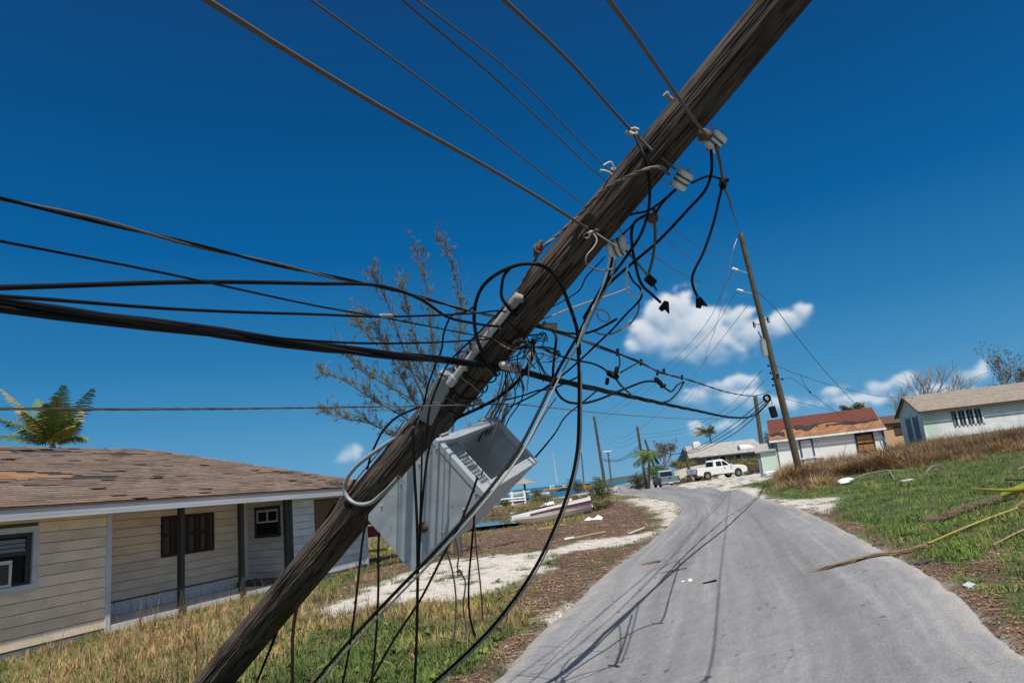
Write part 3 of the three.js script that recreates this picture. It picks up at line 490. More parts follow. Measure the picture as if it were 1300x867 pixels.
fitting('rusty knotted clamp on the strand left of the pole', [new THREE.TorusGeometry(.026, .011, 7, 12).rotateY(.6).translate(...P(683, 316, 4.28).toArray()), clampGeo(P(685, 311, 4.28), V(.6, 1, 0), .04, .015), clampGeo(P(680, 321, 4.28), V(.2, 1, .3), .03, .013)], M.rust, 'wire_clamp');
cable('lead_cable', 'black lead from the round clamp curling down below the middle spool', [[806, 171, 4.06], [812, 184, 4.02], [818, 199, 3.98], [824, 224, 4.02], [825, 252, 4.1], [822, 274, 4.2], [813, 299, 4.25], [802, 316, 4.28], [785, 340, 4.32], [771, 357, 4.36], [755, 381, 4.42], [741, 404, 4.48]], .0095, M.black);
cable('lead_cable', 'long black lead curving from the topmost insulator down to the hanging pair', [[903, 190, 4.1], [904, 208, 4.15], [903, 222, 4.2], [896, 241, 4.25], [874, 266, 4.3], [835, 307, 4.35], [802, 335, 4.36], [774, 360, 4.4], [757, 382, 4.44], [742, 407, 4.5]], .0095, M.black);
cable('line_wire', 'dark conductor from the topmost insulator out to the head of the second pole', [P(909, 184, 4.1), P(914, 205, 4.2), P(917, 222, 4.4), P(918, 233, 4.5), P(924, 248, 5), P(931, 272, 9), p2(.0)], .0095, M.rustStrand);
cable('cut_lead', 'black lead hanging from a connector with a frayed end beside the cloud', [[917, 237, 4.5], [912, 258, 4.48], [907, 280, 4.45], [893, 321, 4.45], [882, 343, 4.45], [879, 354, 4.45], [881, 366, 4.45], [886, 377, 4.45]], .009, M.black);
cable('cut_lead', 'black lead hanging from the leads knot with a forked end before the cloud', [[818, 274, 4.3], [806, 282, 4.3], [802, 296, 4.3], [803, 315, 4.3], [807, 335, 4.32], [811, 352, 4.34], [817, 364, 4.36], [828, 374, 4.38], [839, 384, 4.4]], .0095, M.black);
for (const [x, y, d, s, rot] of [[889, 385, 4.45, 1, .2], [844, 390, 4.4, 1, -.4]]) single('cable_boot', s && x > 860 ? 'flared black rubber boot on the cut lead below the connector' : 'forked black rubber boot on the cut lead before the cloud', 'cable boot', merge([extrudeShape([[-.012, .035], [.012, .035], [.03, -.02], [.034, -.032], [.006, -.012], [-.012, -.03], [-.032, -.018]], .022, .004).rotateZ(rot).translate(...P(x, y, d).toArray())]), M.blackMatte);
cable('lead_cable', 'short black lead arching from the middle spool to the connector', [[879, 232, 4.12], [890, 227, 4.2], [901, 223.5, 4.3], [918, 228, 4.48]], .0075, M.black);
cable('lead_cable', 'black lead from the middle spool down to the round lug', [[858, 241, 4.12], [847, 251, 4.2], [838, 262, 4.26], [832, 272, 4.3]], .0085, M.black);
cable('lead_cable', 'black lead sweeping from behind the pole up to the middle spool', [[770, 300, 4.7], [785, 285, 4.5], [800, 273, 4.4], [824, 267, 4.3], [840, 256, 4.25], [856, 242, 4.15]], .0075, M.black);
cable('lead_cable', 'black lead passing behind the spool to the hanging leads', [[782, 305, 4.6], [800, 289, 4.5], [814, 276, 4.4], [822, 272, 4.3]], .0075, M.black);
cable('lead_cable', 'grey lead hanging from the round lug to the boxy connector', [[831, 280, 4.3], [832, 300, 4.32], [829, 327, 4.36], [824, 347, 4.4]], .0095, M.rustStrand);
cable('lead_cable', 'paired lead from the lowest spool to the boxy connector', [[795, 318, 4.3], [806, 330, 4.34], [816, 342, 4.37], [824, 352, 4.4]], .0085, M.strand);
cable('tie_wire', 'looped grey tie wire below the lowest clamp on the pole', [[754, 297, 4.28], [758, 305, 4.25], [753, 315, 4.22], [745, 325, 4.2], [744, 334, 4.2], [752, 340, 4.22], [764, 343.5, 4.26], [780, 341, 4.3]], .006, M.strand);
cable('tie_wire', 'short grey tie wire from the clamp to the lowest spool', [[755, 295, 4.3], [766, 302, 4.28], [775, 308, 4.27], [784, 314, 4.26]], .006, M.strand);
cable('tie_wire', 'looped white tie wire hanging under the lowest spool', [[797, 335, 4.32], [795, 352, 4.34], [797, 368, 4.36], [804, 376.5, 4.38], [812, 375, 4.4], [816, 364, 4.4], [813, 356, 4.4]], .0065, M.whiteWire);
cable('lead_cable', 'thin dark lead curling under the boxy connector', [[798, 345, 4.35], [804, 357, 4.4], [813, 366, 4.42], [815, 376, 4.42], [808, 386, 4.42], [797, 397, 4.46], [777, 419, 4.55], [760, 435, 4.62], [739, 455, 4.75], [717, 474, 4.9], [698, 488, 5.05], [680, 500, 5.2], [640, 520, 5.4]], .0068, M.black);
cable('lead_cable', 'grey lead with a white sleeve bending back towards the hanging pair', [[811, 380, 4.42], [811, 393, 4.42], [803, 408, 4.42], [792, 416, 4.44], [776, 424, 4.46], [762, 424, 4.5], [755, 421, 4.5]], .006, M.strand);
single('splice_sleeve', 'white sleeve on the grey lead beside the hanging pair', 'sleeve', clampGeo(P(795, 414, 4.43), P(801, 409.5, 4.43).sub(P(789, 417.5, 4.43)), .055, .0105), M.whiteWire);
cable('tie_wire', 'small ring of bright wire beside the hanging pair', [[757, 393, 4.45], [766, 394, 4.44], [773, 400, 4.44], [774, 406, 4.44], [767, 408.5, 4.44], [760, 404, 4.45], [758, 397, 4.46]], .005, M.alu);
cable('thin_wire', 'thin pale wire stretched from the pole past the hanging pair', [[631, 398, 4.75], [655, 407, 4.72], [672, 409, 4.72], [694, 403.5, 4.75], [720, 393, 4.9], [741, 385.5, 5], [785, 371, 5.3], [799, 365, 5.4]], .0055, M.tan);
cable('thin_wire', 'thin black wire arching from the pole to behind the spool', [[700, 390, 4.8], [722, 378, 4.8], [736, 368, 4.78], [744, 352, 4.7], [752, 343, 4.65], [768, 326, 4.6]], .0048, M.black);

// ---- wrapped strand and loops about the pole
bundle('wrapped_strand', 'frayed grey guy strand wrapped over the leaning pole below the middle spool', [[850, 222, 4.22], [835, 212, 4.0], [815, 217, 3.98], [788, 229, 4.06], [762, 246, 4.2], [742, 266, 4.3], [716, 291, 4.32], [688, 316, 4.3], [675, 338, 4.4], [660, 366, 4.52], [648, 387, 4.6]], .006, 3, .0062, .22, [M.strand, M.rustStrand, M.rust]);
cable('loop_cable', 'large black cable loop arching over the pole above the riser pipe', [[631, 478, 4.62], [617, 457, 4.6], [607, 434, 4.6], [602, 408, 4.58], [604, 385, 4.55], [612, 365, 4.5], [632, 347, 4.42], [664, 335, 4.36], [690, 338, 4.34], [708, 354, 4.36], [722, 385, 4.42], [733, 420, 4.5], [736, 450, 4.55]], .0125, M.black);
cable('loop_cable', 'smaller black loop in front of the weather head', [[648, 340, 4.39], [640, 350, 4.43], [637, 364, 4.45], [637, 377, 4.46], [644, 389, 4.5], [658, 402, 4.58], [676, 411, 4.7]], .0105, M.black);
cable('loop_cable', 'thick black cable hooking down below the wire knot to the cabinet', [[676, 430, 4.6], [677, 446, 4.62], [671, 464, 4.65], [656, 485, 4.7], [632, 505, 4.78], [606, 519, 4.85], [580, 531, 4.85], [566, 545, 4.6], [556, 562, 4.3]], .012, M.black);
cable('loop_cable', 'thin black cable arching off the left side of the pole beside the pine', [[560, 500, 4.9], [546, 509, 4.92], [528, 518, 4.95], [503, 530, 5.05], [486, 547, 5.15], [475, 568, 5.25], [470, 580, 5.35], [466, 596, 5.4]], .0085, M.black);
cable('loop_cable', 'thin black cable hugging the pole from the riser pipe down to the conduit box', [[604, 388, 4.55], [590, 396, 4.66], [574, 400, 4.70], [564, 420, 4.7], [560, 445, 4.72], [550, 470, 4.76], [543, 490, 4.8], [538, 512, 4.84], [526, 540, 4.92]], .0072, M.black);
cable('loop_cable', 'second thin black cable beside the riser pipe', [[640, 390, 4.6], [605, 425, 4.64], [570, 460, 4.68], [556, 488, 4.74], [545, 520, 4.82], [541, 560, 4.9], [538, 590, 4.95]], .0068, M.black);
cable('conduit_loop', 'grey plastic conduit bent in a wide loop round the lower pole', [[540, 532, 5.0], [532, 537, 5.02], [503, 555, 5.1], [472, 576, 5.18], [452, 592, 5.24], [440, 608, 5.28], [437, 622, 5.3], [443, 634, 5.28], [456, 640, 5.24], [470, 638.5, 5.18], [485, 627, 5.1], [497, 616, 4.9], [506, 606, 4.8]], .0165, M.pvc);
cable('thin_wire', 'thin orange wire lying along the left side of the lower pole', [[512, 536, 5.1], [499, 553, 5.2], [480, 575, 5.32], [464, 594, 5.42], [450, 612, 5.5], [440, 628, 5.55]], .0062, M.orange);
cable('copper_wire', 'brown copper ground wire running down across the lower pole to the grass', [[450, 610, 5.4], [436, 631, 5.48], [419, 656, 5.56], [404, 684, 5.66], [391, 720, 5.8], [379, 760, 5.9], [372, 800, 5.96], [371, 850, 6.0], [372, 900, 6.05]], .0155, M.copper);
cable('ground_lead', 'black lead peeling off the lower pole and hanging to the grass', [[425, 640, 5.52], [408, 668, 5.6], [392, 704, 5.7], [372, 745, 5.85], [352, 800, 6.0], [334, 845, 6.1], [318, 885, 6.2]], .0115, M.black);
cable('tie_wire', 'thin white wire ring on the grey conduit box', [[559, 486, 4.84], [550, 494, 4.82], [545, 503, 4.82], [549, 510, 4.82], [560, 511, 4.82]], .004, M.whiteWire);

// ---- the two long pairs that sweep down to the road
const hangA = [[782, 330, 4.3], [777, 352, 4.34], [760, 384, 4.4], [738, 430, 4.45], [715, 470, 4.5], [690, 522, 4.35], [665, 570, 4.05], [640, 606, 3.86], [600, 655, 3.72], [560, 700, 3.72], [500, 762, 3.85], [440, 826, 4.05], [395, 880, 4.2]];
cable('hanging_cable', 'bright bare conductor sweeping from the lowest spool down across the cabinet', hangA, .0064, M.alu);
cable('hanging_cable', 'black cable sweeping down beside the bright conductor across the cabinet', hangA.map(([x, y, d]) => [x - 4.5, y - 3.5, d + .02]), .0098, M.black);
cable('hanging_cable', 'thin white lead beside the bright conductor under the lowest spool', [[775, 326, 4.28], [770, 350, 4.32], [756, 384, 4.38], [741, 416, 4.42], [733, 440, 4.46]], .0068, M.whiteWire);
const hangB = [[733, 424, 4.5], [735, 470, 4.52], [735, 520, 4.55], [733, 570, 4.6], [724, 615, 4.62], [705, 668, 4.66], [675, 728, 4.7], [630, 790, 4.78], [585, 836, 4.85], [535, 880, 4.9]];
cable('hanging_cable', 'black cable hanging from the big loop and curving down over the verge', hangB, .0112, M.black);
cable('hanging_cable', 'silvery neutral strand hanging beside the black cable over the verge', hangB.slice(1).map(([x, y, d], i) => [x + 3, y + 2, d - .03]), .0062, M.alu);

// ---- loose wires that hang straight down in front of and below the cabinet
const down = (label, a, r, m, name = 'hanging_wire') => cable(name, label, a, r, m);
down('black wire hanging straight down over the lit side of the cabinet', [[524, 545, 3.86], [526, 600, 3.87], [529, 660, 3.87], [530, 730, 3.87], [529, 800, 3.91], [526, 880, 3.95]], .0085, M.black);
down('black wire slanting over the cabinet side to join the straight wire', [[560, 520, 3.83], [548, 556, 3.84], [541, 590, 3.85], [535, 650, 3.86], [531, 720, 3.86], [529, 760, 3.87]], .007, M.black);
down('second black wire hanging close beside the straight wire over the cabinet', [[536, 548, 3.86], [535, 600, 3.86], [533, 665, 3.86], [532, 720, 3.87]], .006, M.black);
down('black wire hanging from the lower corner of the cabinet to the dry grass', [[468, 650, 4.19], [461, 680, 4.19], [456, 720, 4.19], [450, 775, 4.19], [442, 830, 4.23], [432, 880, 4.27]], .0075, M.black);
down('black wire hanging below the lower left edge of the cabinet', [[481, 676, 4.16], [480, 700, 4.16], [480, 750, 4.17], [477, 810, 4.19], [470, 880, 4.23]], .0075, M.black);
down('black wire slanting from the cabinet rim down to the grass', [[606, 606, 3.82], [598, 630, 3.83], [581, 671, 3.84], [563, 704, 3.86], [533, 762, 3.89], [500, 812, 3.95], [462, 880, 4.03]], .007, M.black);
down('thin grey wire hanging below the front edge of the cabinet', [[566, 700, 4.03], [572, 716, 4.04], [578, 750, 4.07], [578, 790, 4.11], [574, 830, 4.15]], .0055, M.strand);
down('thin wire with a curled kink hanging below the cabinet', [[578, 684, 4.07], [582, 706, 4.08], [581, 722, 4.08], [587, 727, 4.08], [583, 731, 4.08], [580, 724, 4.08], [590, 736, 4.09], [588, 770, 4.11], [592, 800, 4.12], [590, 812, 4.12]], .005, M.strand);
down('dark wire hanging straight below the far edge of the cabinet', [[603, 645, 4.19], [599, 690, 4.19], [595, 740, 4.19], [596, 780, 4.19], [603, 808, 4.19]], .0065, M.blackMatte);
down('thin red wire hanging below the far edge of the cabinet', [[602, 660, 4.17], [605, 700, 4.17], [610, 745, 4.17], [613, 788, 4.17]], .005, M.red);
down('thin black wire rising from the cabinet corner to the heavy bundle', [[760, 494, 5.9], [742, 509, 5.95], [719, 528, 5.8], [706, 548, 5.5], [692, 566, 5.0], [680, 580, 4.78]], .0068, M.black);
down('thin wire inside the open end of the cabinet', [[634, 530, 3.95], [626, 556, 3.95], [618, 580, 3.99], [611, 604, 4.03]], .005, M.rustStrand);
down('thin black wire crossing from the wire knot to the upper hanging pair', [[641, 508, 4.9], [664, 502, 4.9], [684, 495.5, 4.85], [700, 494, 4.8], [716, 487, 4.75], [735, 478, 4.65]], .006, M.black);
down('thin grey stay wire behind the hanging pair', [[656, 585, 6.4], [672, 560, 6.4], [690, 528, 6.3], [706, 505, 6.2]], .0068, M.strand);

// ---- the knot of thin telephone wires bound round the pole
{
  const g = thing('wire_knot', 'snarl of thin dark telephone wires bound round the pole beside the riser pipe', 'wire', P(674, 436, 4.62));
  const r = rng(77), c = [674, 437, 4.6];
  const mats = [M.blackMatte, M.rustStrand, M.black, M.strand, M.tan, M.blackMatte];
  for (let k = 0; k < 26; k++) {
    const a = (150 + 170 * r()) * D2R * (r() < .2 ? -1 : 1), L = 26 + 44 * r(), b = a + (r() - .5) * 1.6;
    const q = [[c[0] + 6 * (r() - .5), c[1] + 8 * (r() - .5), c[2] + .04 * r()], [c[0] + L * .45 * Math.cos(a) + 8 * (r() - .5), c[1] - L * .45 * Math.sin(a), c[2] - .02], [c[0] + L * Math.cos(b), c[1] - L * Math.sin(b) + 6 * r(), c[2] + .1 * r()]];
    wpart('loose_wire', tube(toPts(q), .003 + .0022 * r(), 5), mats[k % mats.length], g);
  }
  for (let k = 0; k < 7; k++) {                          // turns that go round the timber
    const y = 424 + k * 10, A = axisAt(y + 22), pts = [], rr = .150 + .012 * r(), tilt = .5 * (r() - .5);
    for (let i = 0; i <= 20; i++) { const t = i / 20 * 2 * Math.PI; pts.push(A.clone().addScaledVector(axS, Math.cos(t) * rr).addScaledVector(axE, Math.sin(t) * rr).addScaledVector(axT, Math.cos(t + 1) * rr * tilt + .02 * (r() - .5))); }
    wpart('binding_turn', tube(pts, .004 + .004 * r(), 6), mats[k % 4], g);
  }
  for (let k = 0; k < 9; k++) {                          // ends that spring out to the right
    const x = 680 + 26 * r(), y = 418 + 60 * r(); const q = [[676, 440, 4.62], [x, y, 4.6 + .1 * r()], [x + 14 * r(), y + 18 * (r() - .4), 4.65], [x - 14 + 10 * r(), y + 24 * r(), 4.68]];
    wpart('loose_wire', tube(toPts(q), .0038, 5), mats[k % mats.length], g);
  }
  for (let k = 0; k < 6; k++) { const x = 596 + 50 * r(), q = [[640 + 20 * r(), 462, 4.66], [x + 20, 500 + 10 * r(), 4.72], [x, 530 + 20 * r(), 4.85], [x - 16 * r(), 555 + 12 * r(), 4.95]]; wpart('loose_wire', tube(toPts(q), .0045, 5), mats[k % 3], g); }
  wpart('bolt_clamp', merge([clampGeo(P(697, 413, 4.68), V(1, -.1, 0), .05, .018), clampGeo(P(705, 414, 4.68), V(.2, 1, 0), .02, .016), clampGeo(P(690, 411, 4.7), V(1, 1, 0), .03, .010)]), M.galv, g);
}
{
  const g = thing('dead_end_clamp', 'grey bolted dead end clamp gripping the heavy bundle on the pole', 'cable fitting', P(655, 467, 4.66));
  wpart('jaw', merge([clampGeo(P(648, 466, 4.64), P(662, 470, 4.66).sub(P(636, 464, 4.6)), .11, .030)]), M.galv, g);
  wpart('bolt', merge([bar(P(654, 459, 4.62), P(652, 474, 4.62), .008), bar(P(661, 462, 4.62), P(659, 477, 4.62), .008)]), M.galv, g);
}
single('strand_clamp', 'bolted clamp holding the level strand to the pole above the cabinet', 'cable fitting', merge([clampGeo(P(606, 510, 4.86), V(1, .2, 0), .03, .02), clampGeo(P(612, 515, 4.86), V(.6, 1, 0), .03, .013), bar(P(600, 519, 4.86), P(606, 503, 4.86), .007)]), M.tan);
single('loose_stay', 'short pale strip hanging loose under the level strand', 'cable fitting', tube(toPts([[645, 515, 4.95], [641, 525, 4.96], [638, 536, 4.98], [634, 545, 5.0]]), .016), M.galv);

// ================================================================ the low house on the left
const HO = P(132, 805, 12.75), HB = P(466, 718, 20.7);
const houseTurn = Math.atan2(-(HB.z - HO.z), HB.x - HO.x);             // local x runs along the front, local z out to the road
const noiseTex = (f1, f2, a1, a2, base, z) => texture(256, (u, v) => base + a1 * wnoise(u, v, f1, z, 4) + a2 * wnoise(u, v, f2, z + 4, 2));
const paintTex = noiseTex(4, 40, .24, .12, .96, 3);
const M2 = {
  cream: new THREE.MeshStandardMaterial({ color: lin(.86, .70, .53), roughness: .7, map: paintTex }),
  creamB: new THREE.MeshStandardMaterial({ color: lin(.84, .68, .51), roughness: .7, map: paintTex }),
  bluish: new THREE.MeshStandardMaterial({ color: lin(.64, .64, .65), roughness: .7, map: paintTex }),
  trim: new THREE.MeshStandardMaterial({ color: lin(.58, .61, .64), roughness: .6, map: paintTex }),
  block: new THREE.MeshStandardMaterial({ color: lin(.74, .72, .68), roughness: .9, map: paintTex }),
  post: mat(.035, .038, .030, .7), shutter: mat(.035, .022, .018, .8), darkFrame: mat(.03, .028, .028, .6), glassDark: new THREE.MeshPhysicalMaterial({ color: lin(.012, .014, .016), roughness: .15, specularIntensity: .25 }),
  shadeBacking: mat(.13, .11, .09, .95), soffit: mat(.74, .70, .64, .8), ply: new THREE.MeshStandardMaterial({ color: lin(.32, .165, .075), roughness: .85, map: noiseTex(6, 30, .4, .2, .85, 8) }), felt: mat(.022, .021, .022, .9), rustStain: mat(.14, .065, .035, .9), slat: mat(.30, .31, .31, .6), curtain: mat(.25, .16, .08, .9), acWhite: mat(.62, .62, .60, .5), acDark: mat(.05, .05, .055, .6),  // wall backing darkened to paint shade into the gaps between boards
};
{
  const g = thing('low_house', 'low cream clapboard house with a damaged brown shingle hip roof and covered porch', 'house', HO, houseTurn);
  const XL = -10.5, X1 = 5.23, X2 = 8.68, REC = 1.4, BACK = -8.4, EAVE = 2.18, TOP = 2.40, OV = .47;
  const rr = rng(5);
  // clapboards: each board is a mesh of its own, lapped over the one below
  // extruded section points outwards along +z after the turn below
  const frontWall = (name, x0, x1, y0, y1, z, m, holes = []) => {
    const h0 = holes[0], zb = z - .016, pieces = [];
    if (h0 && name === 'front_wall') pieces.push(bx(x0, h0[0], y0 - .02, y1, z - .12, zb), bx(h0[1], x1, y0 - .02, y1, z - .12, zb), bx(h0[0], h0[1], y0 - .02, h0[2], z - .12, zb), bx(h0[0], h0[1], h0[3], y1, z - .12, zb)); else pieces.push(bx(x0, x1, y0 - .02, y1, z - .12, zb));
    const w = part(name, merge(pieces), M2.shadeBacking, g);  // dark backing colour carries the shade of the board laps
    for (let y = y0; y < y1 - .05; y += .185) {
      const cut = holes.filter(h => y + .185 > h[2] + .04 && y < h[3] - .04); let a = x0; const segs = [];
      for (const h of cut.sort((p, q) => p[0] - q[0])) { if (h[0] > a) segs.push([a, h[0]]); a = Math.max(a, h[1]); }
      if (a < x1) segs.push([a, x1]);
      for (const [p, q] of segs) { const b = boardFront(p, q, y, Math.min(.185, y1 - y), z); part('siding_board', b, rr() < .5 ? m : m === M2.cream ? M2.creamB : m, w); }
    }
    return w;
  };
  function boardFront(x0, x1, y, t, z) {               // a lapped board facing +z
    const k = .004 * (rr() - .5), s = new THREE.Shape(); s.moveTo(-.018, .009); s.lineTo(.020 + k, .009); s.lineTo(.020 + k, .020); s.lineTo(.012, t - .001); s.lineTo(-.018, t - .001);
    const q = new THREE.ExtrudeGeometry(s, { depth: x1 - x0, bevelEnabled: false }); const p = q.attributes.position, uv = q.attributes.uv, o = rr() * 5;
    for (let i = 0; i < p.count; i++) { const a = p.getX(i), b = p.getY(i), c = p.getZ(i); p.setXYZ(i, x1 - c, y + b, z + a); uv.setXY(i, (c + o) / 2.4, (b + o) / 2.4); }
    q.computeVertexNormals(); return q;
  }
  // left section with its window, porch back wall, return wall, right section
  const win = [-3.4, -1.42, 1.12, 1.98];
  frontWall('front_wall', XL, -.02, .10, 2.32, 0, M2.cream, [[win[0] - .1, win[1] + .1, win[2] - .11, win[3] + .1]]);
  part('foundation', bx(XL, -.02, -.6, .08, -.14, -.03), M2.block, g);
  part('corner_trim', rbx(-.02, .09, -.02, 2.30, -.16, .034, .006), M2.trim, g);
  const pw = frontWall('porch_wall', -.1, X1 - .06, .40, 2.36, -REC, M2.cream, [[2.52, 3.98, 1.20, 2.02]]);
  part('corner_trim', rbx(X1 - .16, X1 - .02, .25, 2.36, -REC - .04, -REC + .05, .006), M2.cream, g);
  part('porch_floor', bx(.09, X1 - .02, -.4, .13, -REC - .1, .02), M2.block, g);
  for (let k = 0; k < 13; k++) part('foundation_block', rbx(.10 + k * .39, .10 + k * .39 + .375, .135, .375, -REC - .05, -REC + .06, .012), M2.block, g);
  // return wall faces along the house, towards the camera
  const ret = part('return_wall', bx(X1 + .0, X1 + .08, .1, 2.36, -REC - .1, -.02), M2.shadeBacking, g);
  for (let y = .22; y < 2.3; y += .185) { for (const [a, b] of (y + .185 > 1.345 && y < 2.03 ? [[-REC + .05, -1.07], [-.27, -.02]] : [[-REC + .05, -.02]])) { const q = boardFront(0, b - a, y, Math.min(.185, 2.36 - y), 0).rotateY(-Math.PI / 2).translate(X1 - .022, 0, a); part('siding_board', q, M2.bluish, ret); } }
  frontWall('side_section_wall', X1 + .1, X2, .10, 2.32, 0, M2.bluish, [[6.25, 7.45, 1.2, 2.1]]);
  part('corner_trim', rbx(X1 - .02, X1 + .10, -.02, 2.30, -.07, .036, .006), M2.darkFrame, g);
  part('corner_trim', rbx(X2, X2 + .07, -.05, 2.30, -.1, .036, .006), M2.bluish, g);
  part('foundation', bx(X1, X2 + .02, -.7, .08, -.14, -.03), M2.block, g);
  part('end_wall', bx(X2 - .1, X2, -.6, 2.34, BACK, -.1), M2.bluish, g);
  part('end_wall', bx(XL, XL + .1, -.6, 2.34, BACK, -.14), M2.cream, g);
  part('rear_wall', bx(XL + .1, X2 - .1, -.6, 2.34, BACK, BACK + .1), M2.cream, g);
  part('house_floor', bx(XL + .1, X2 - .1, .02, .1, BACK + .1, -REC - .2), M2.block, g);
  part('ceiling', bx(XL + .1, X2 - .12, 2.365, 2.395, BACK + .1, -.16), M2.soffit, g);
  part('step', rbx(X1 - .62, X1 - .04, .13, .26, -1.2, -.35, .02), mat(.10, .075, .055, .9), g);
  // porch posts
  for (const x of [1.73, 3.48, 5.08]) { const p = part('porch_post', rbx(x - .055, x + .055, -.35, 2.2, -.03, .08, .006), M2.post, g); part('rusty_foot', rbx(x - .06, x + .06, -.35, x > 5 ? -.2 : .12 + .1 * rr(), -.035, .085, .004), M2.rustStain, p); }
  // porch lamp
  part('porch_lamp', merge([rbx(.36, .43, 1.66, 1.78, -REC + .02, -REC + .09, .01), bx(.375, .415, 1.56, 1.66, -REC + .03, -REC + .08)]), M2.shutter, g);
  // front window: frame, jalousie slats, curtain
  {
    const [a, b, c, d] = win, w = part('window', merge([rbx(a - .1, b + .1, d, d + .1, -.06, .045, .006), rbx(a - .1, b + .1, c - .1, c, -.06, .06, .006), rbx(a - .1, a, c, d, -.06, .044, .006), rbx(b, b + .1, c, d, -.06, .044, .006)]), M2.trim, g);
    part('sash', merge([bx(a, b, d - .06, d - .005, -.05, .0), bx(b - .09, b - .005, c, d - .06, -.05, 0), bx(a, b - .09, c + .49, c + .55, -.05, -.005), bx(a, b - .09, c, c + .04, -.05, 0)]), M2.darkFrame, w);
    for (const [y0, y1] of [[c + .55, d - .06], [c + .04, c + .49]]) part('pane', bx(a, b - .09, y0, y1, -.04, -.034), M2.glassDark, w);
    for (let k = 0; k < 3; k++) part('louvre', new THREE.BoxGeometry(b - a - .1, .07, .006).rotateX(-.5).translate((a + b) / 2 - .045, c + .59 + k * .072, -.022), M2.slat, w);
    part('curtain', bx(a + .05, b - .12, c + .05, d - .1, -.105, -.10), M2.curtain, w);
  }
  // boarded porch window: two stacked shutters of open slats
  {
    const w = part('shutter_window', merge([rbx(2.46, 4.04, 2.0, 2.06, -REC + .0, -REC + .05, .004), rbx(2.46, 4.04, 1.14, 1.2, -REC, -REC + .05, .004), rbx(2.46, 2.52, 1.2, 2.0, -REC, -REC + .05, .004), rbx(3.98, 4.04, 1.2, 2.0, -REC, -REC + .05, .004), rbx(2.52, 3.98, 1.60, 1.66, -REC, -REC + .06, .004)]), M2.shutter, g);
    for (const [y0, y1] of [[1.2, 1.6], [1.66, 2.0]]) for (let k = 0; k < 8; k++) part('slat', rbx(2.54 + k * .179, 2.54 + k * .179 + .145, y0 + .01 * rr(), y1 - .02 * rr(), -REC + .005 + .01 * rr(), -REC + .03, .004), k % 2 ? M2.shutter : mat(.095, .065, .05, .85), w);
  }
  // small sash window in the return wall
  {
    const z0 = -1.02, z1 = -.32, w = part('window', merge([rbx(X1 - .07, X1 - .018, 2.0, 2.07, z0 - .07, z1 + .07, .004), rbx(X1 - .07, X1 - .018, 1.28, 1.35, z0 - .07, z1 + .07, .004), rbx(X1 - .07, X1 - .018, 1.35, 2.0, z0 - .07, z0, .004), rbx(X1 - .07, X1 - .018, 1.35, 2.0, z1, z1 + .07, .004)]), M2.darkFrame, g);
    part('sash', merge([bx(X1 - .06, X1 - .03, 1.94, 1.99, z0, z1), bx(X1 - .06, X1 - .03, 1.66, 1.70, z0, z1), bx(X1 - .06, X1 - .03, 1.70, 1.94, z0, z0 + .04), bx(X1 - .06, X1 - .03, 1.70, 1.94, z1 - .04, z1), bx(X1 - .06, X1 - .03, 1.70, 1.94, -.69, -.65)]), M2.trim, w);
    for (const [a, b] of [[z0 + .04, -.69], [-.65, z1 - .04]]) part('pane', bx(X1 - .045, X1 - .04, 1.70, 1.94, a, b), M2.glassDark, w);
    part('pane', bx(X1 - .045, X1 - .04, 1.355, 1.66, z0 + .002, z1 - .002), M2.glassDark, w);
  }
  // brown plank shutter on the right section
  { const w = part('plank_shutter', bx(6.25, 7.45, 1.2, 2.1, -.01, .02), M2.shutter, g); for (let k = 0; k < 8; k++) part('plank', rbx(6.26 + k * .148, 6.26 + k * .148 + .138, 1.18 + .03 * rr(), 2.1, .02, .042, .004), new THREE.MeshStandardMaterial({ color: lin(.13 + .04 * rr(), .085 + .02 * rr(), .055), roughness: .85 }), w); }

  // ---- hip roof
  const hw = 4.7, RID = TOP + 1.58, fx0 = XL - OV, fx1 = X2 + OV, fz1 = OV, fz0 = fz1 - 2 * hw;
  const A = V(fx0, TOP, fz1), B = V(fx1, TOP, fz1), Cc = V(fx1, TOP, fz0), Dd = V(fx0, TOP, fz0), R0 = V(fx0 + hw, RID, fz1 - hw), R1 = V(fx1 - hw, RID, fz1 - hw);
  const sheet = (pts) => { const v = [], idx = []; pts.forEach(p => v.push(p.x, p.y, p.z)); for (let i = 1; i < pts.length - 1; i++) idx.push(0, i, i + 1); return quadStrip(v, idx); };
  const dn = .03, low = p => V(p.x, p.y - dn, p.z);
  const roof = part('roof_deck', merge([sheet([A, B, R1, R0]), sheet([B, Cc, R1]), sheet([Cc, Dd, R0, R1]), sheet([Dd, A, R0]), sheet([low(A), low(Dd), low(Cc), low(B)])].map(q => { if (!q.attributes.uv) { const p = q.attributes.position, u = []; for (let i = 0; i < p.count; i++) u.push(p.getX(i) / 2, p.getZ(i) / 2); q.setAttribute('uv', new THREE.Float32BufferAttribute(u, 2)); } return q; })), M2.ply, g);
  // fascia boards, with a joint, and soffit
  const fas = (x0, x1) => part('fascia_board', rbx(x0, x1, EAVE, TOP - .035, OV - .03, OV + .004, .004), M2.trim, g);
  fas(fx0, -5.2); fas(-5.196, 2.6); fas(2.604, fx1);
  part('fascia_board', rbx(fx1 - .03, fx1 + .004, EAVE, TOP - .035, fz0, OV - .032, .004), M2.trim, g);
  part('soffit', bx(XL, fx1 - .03, EAVE + .012, EAVE + .024, -REC - .1, OV - .032), M2.soffit, g);
  part('drip_edge', merge([bx(fx0, fx1 + .01, TOP - .034, TOP - .004, OV - .01, OV + .022)]), M2.rustStain, g);
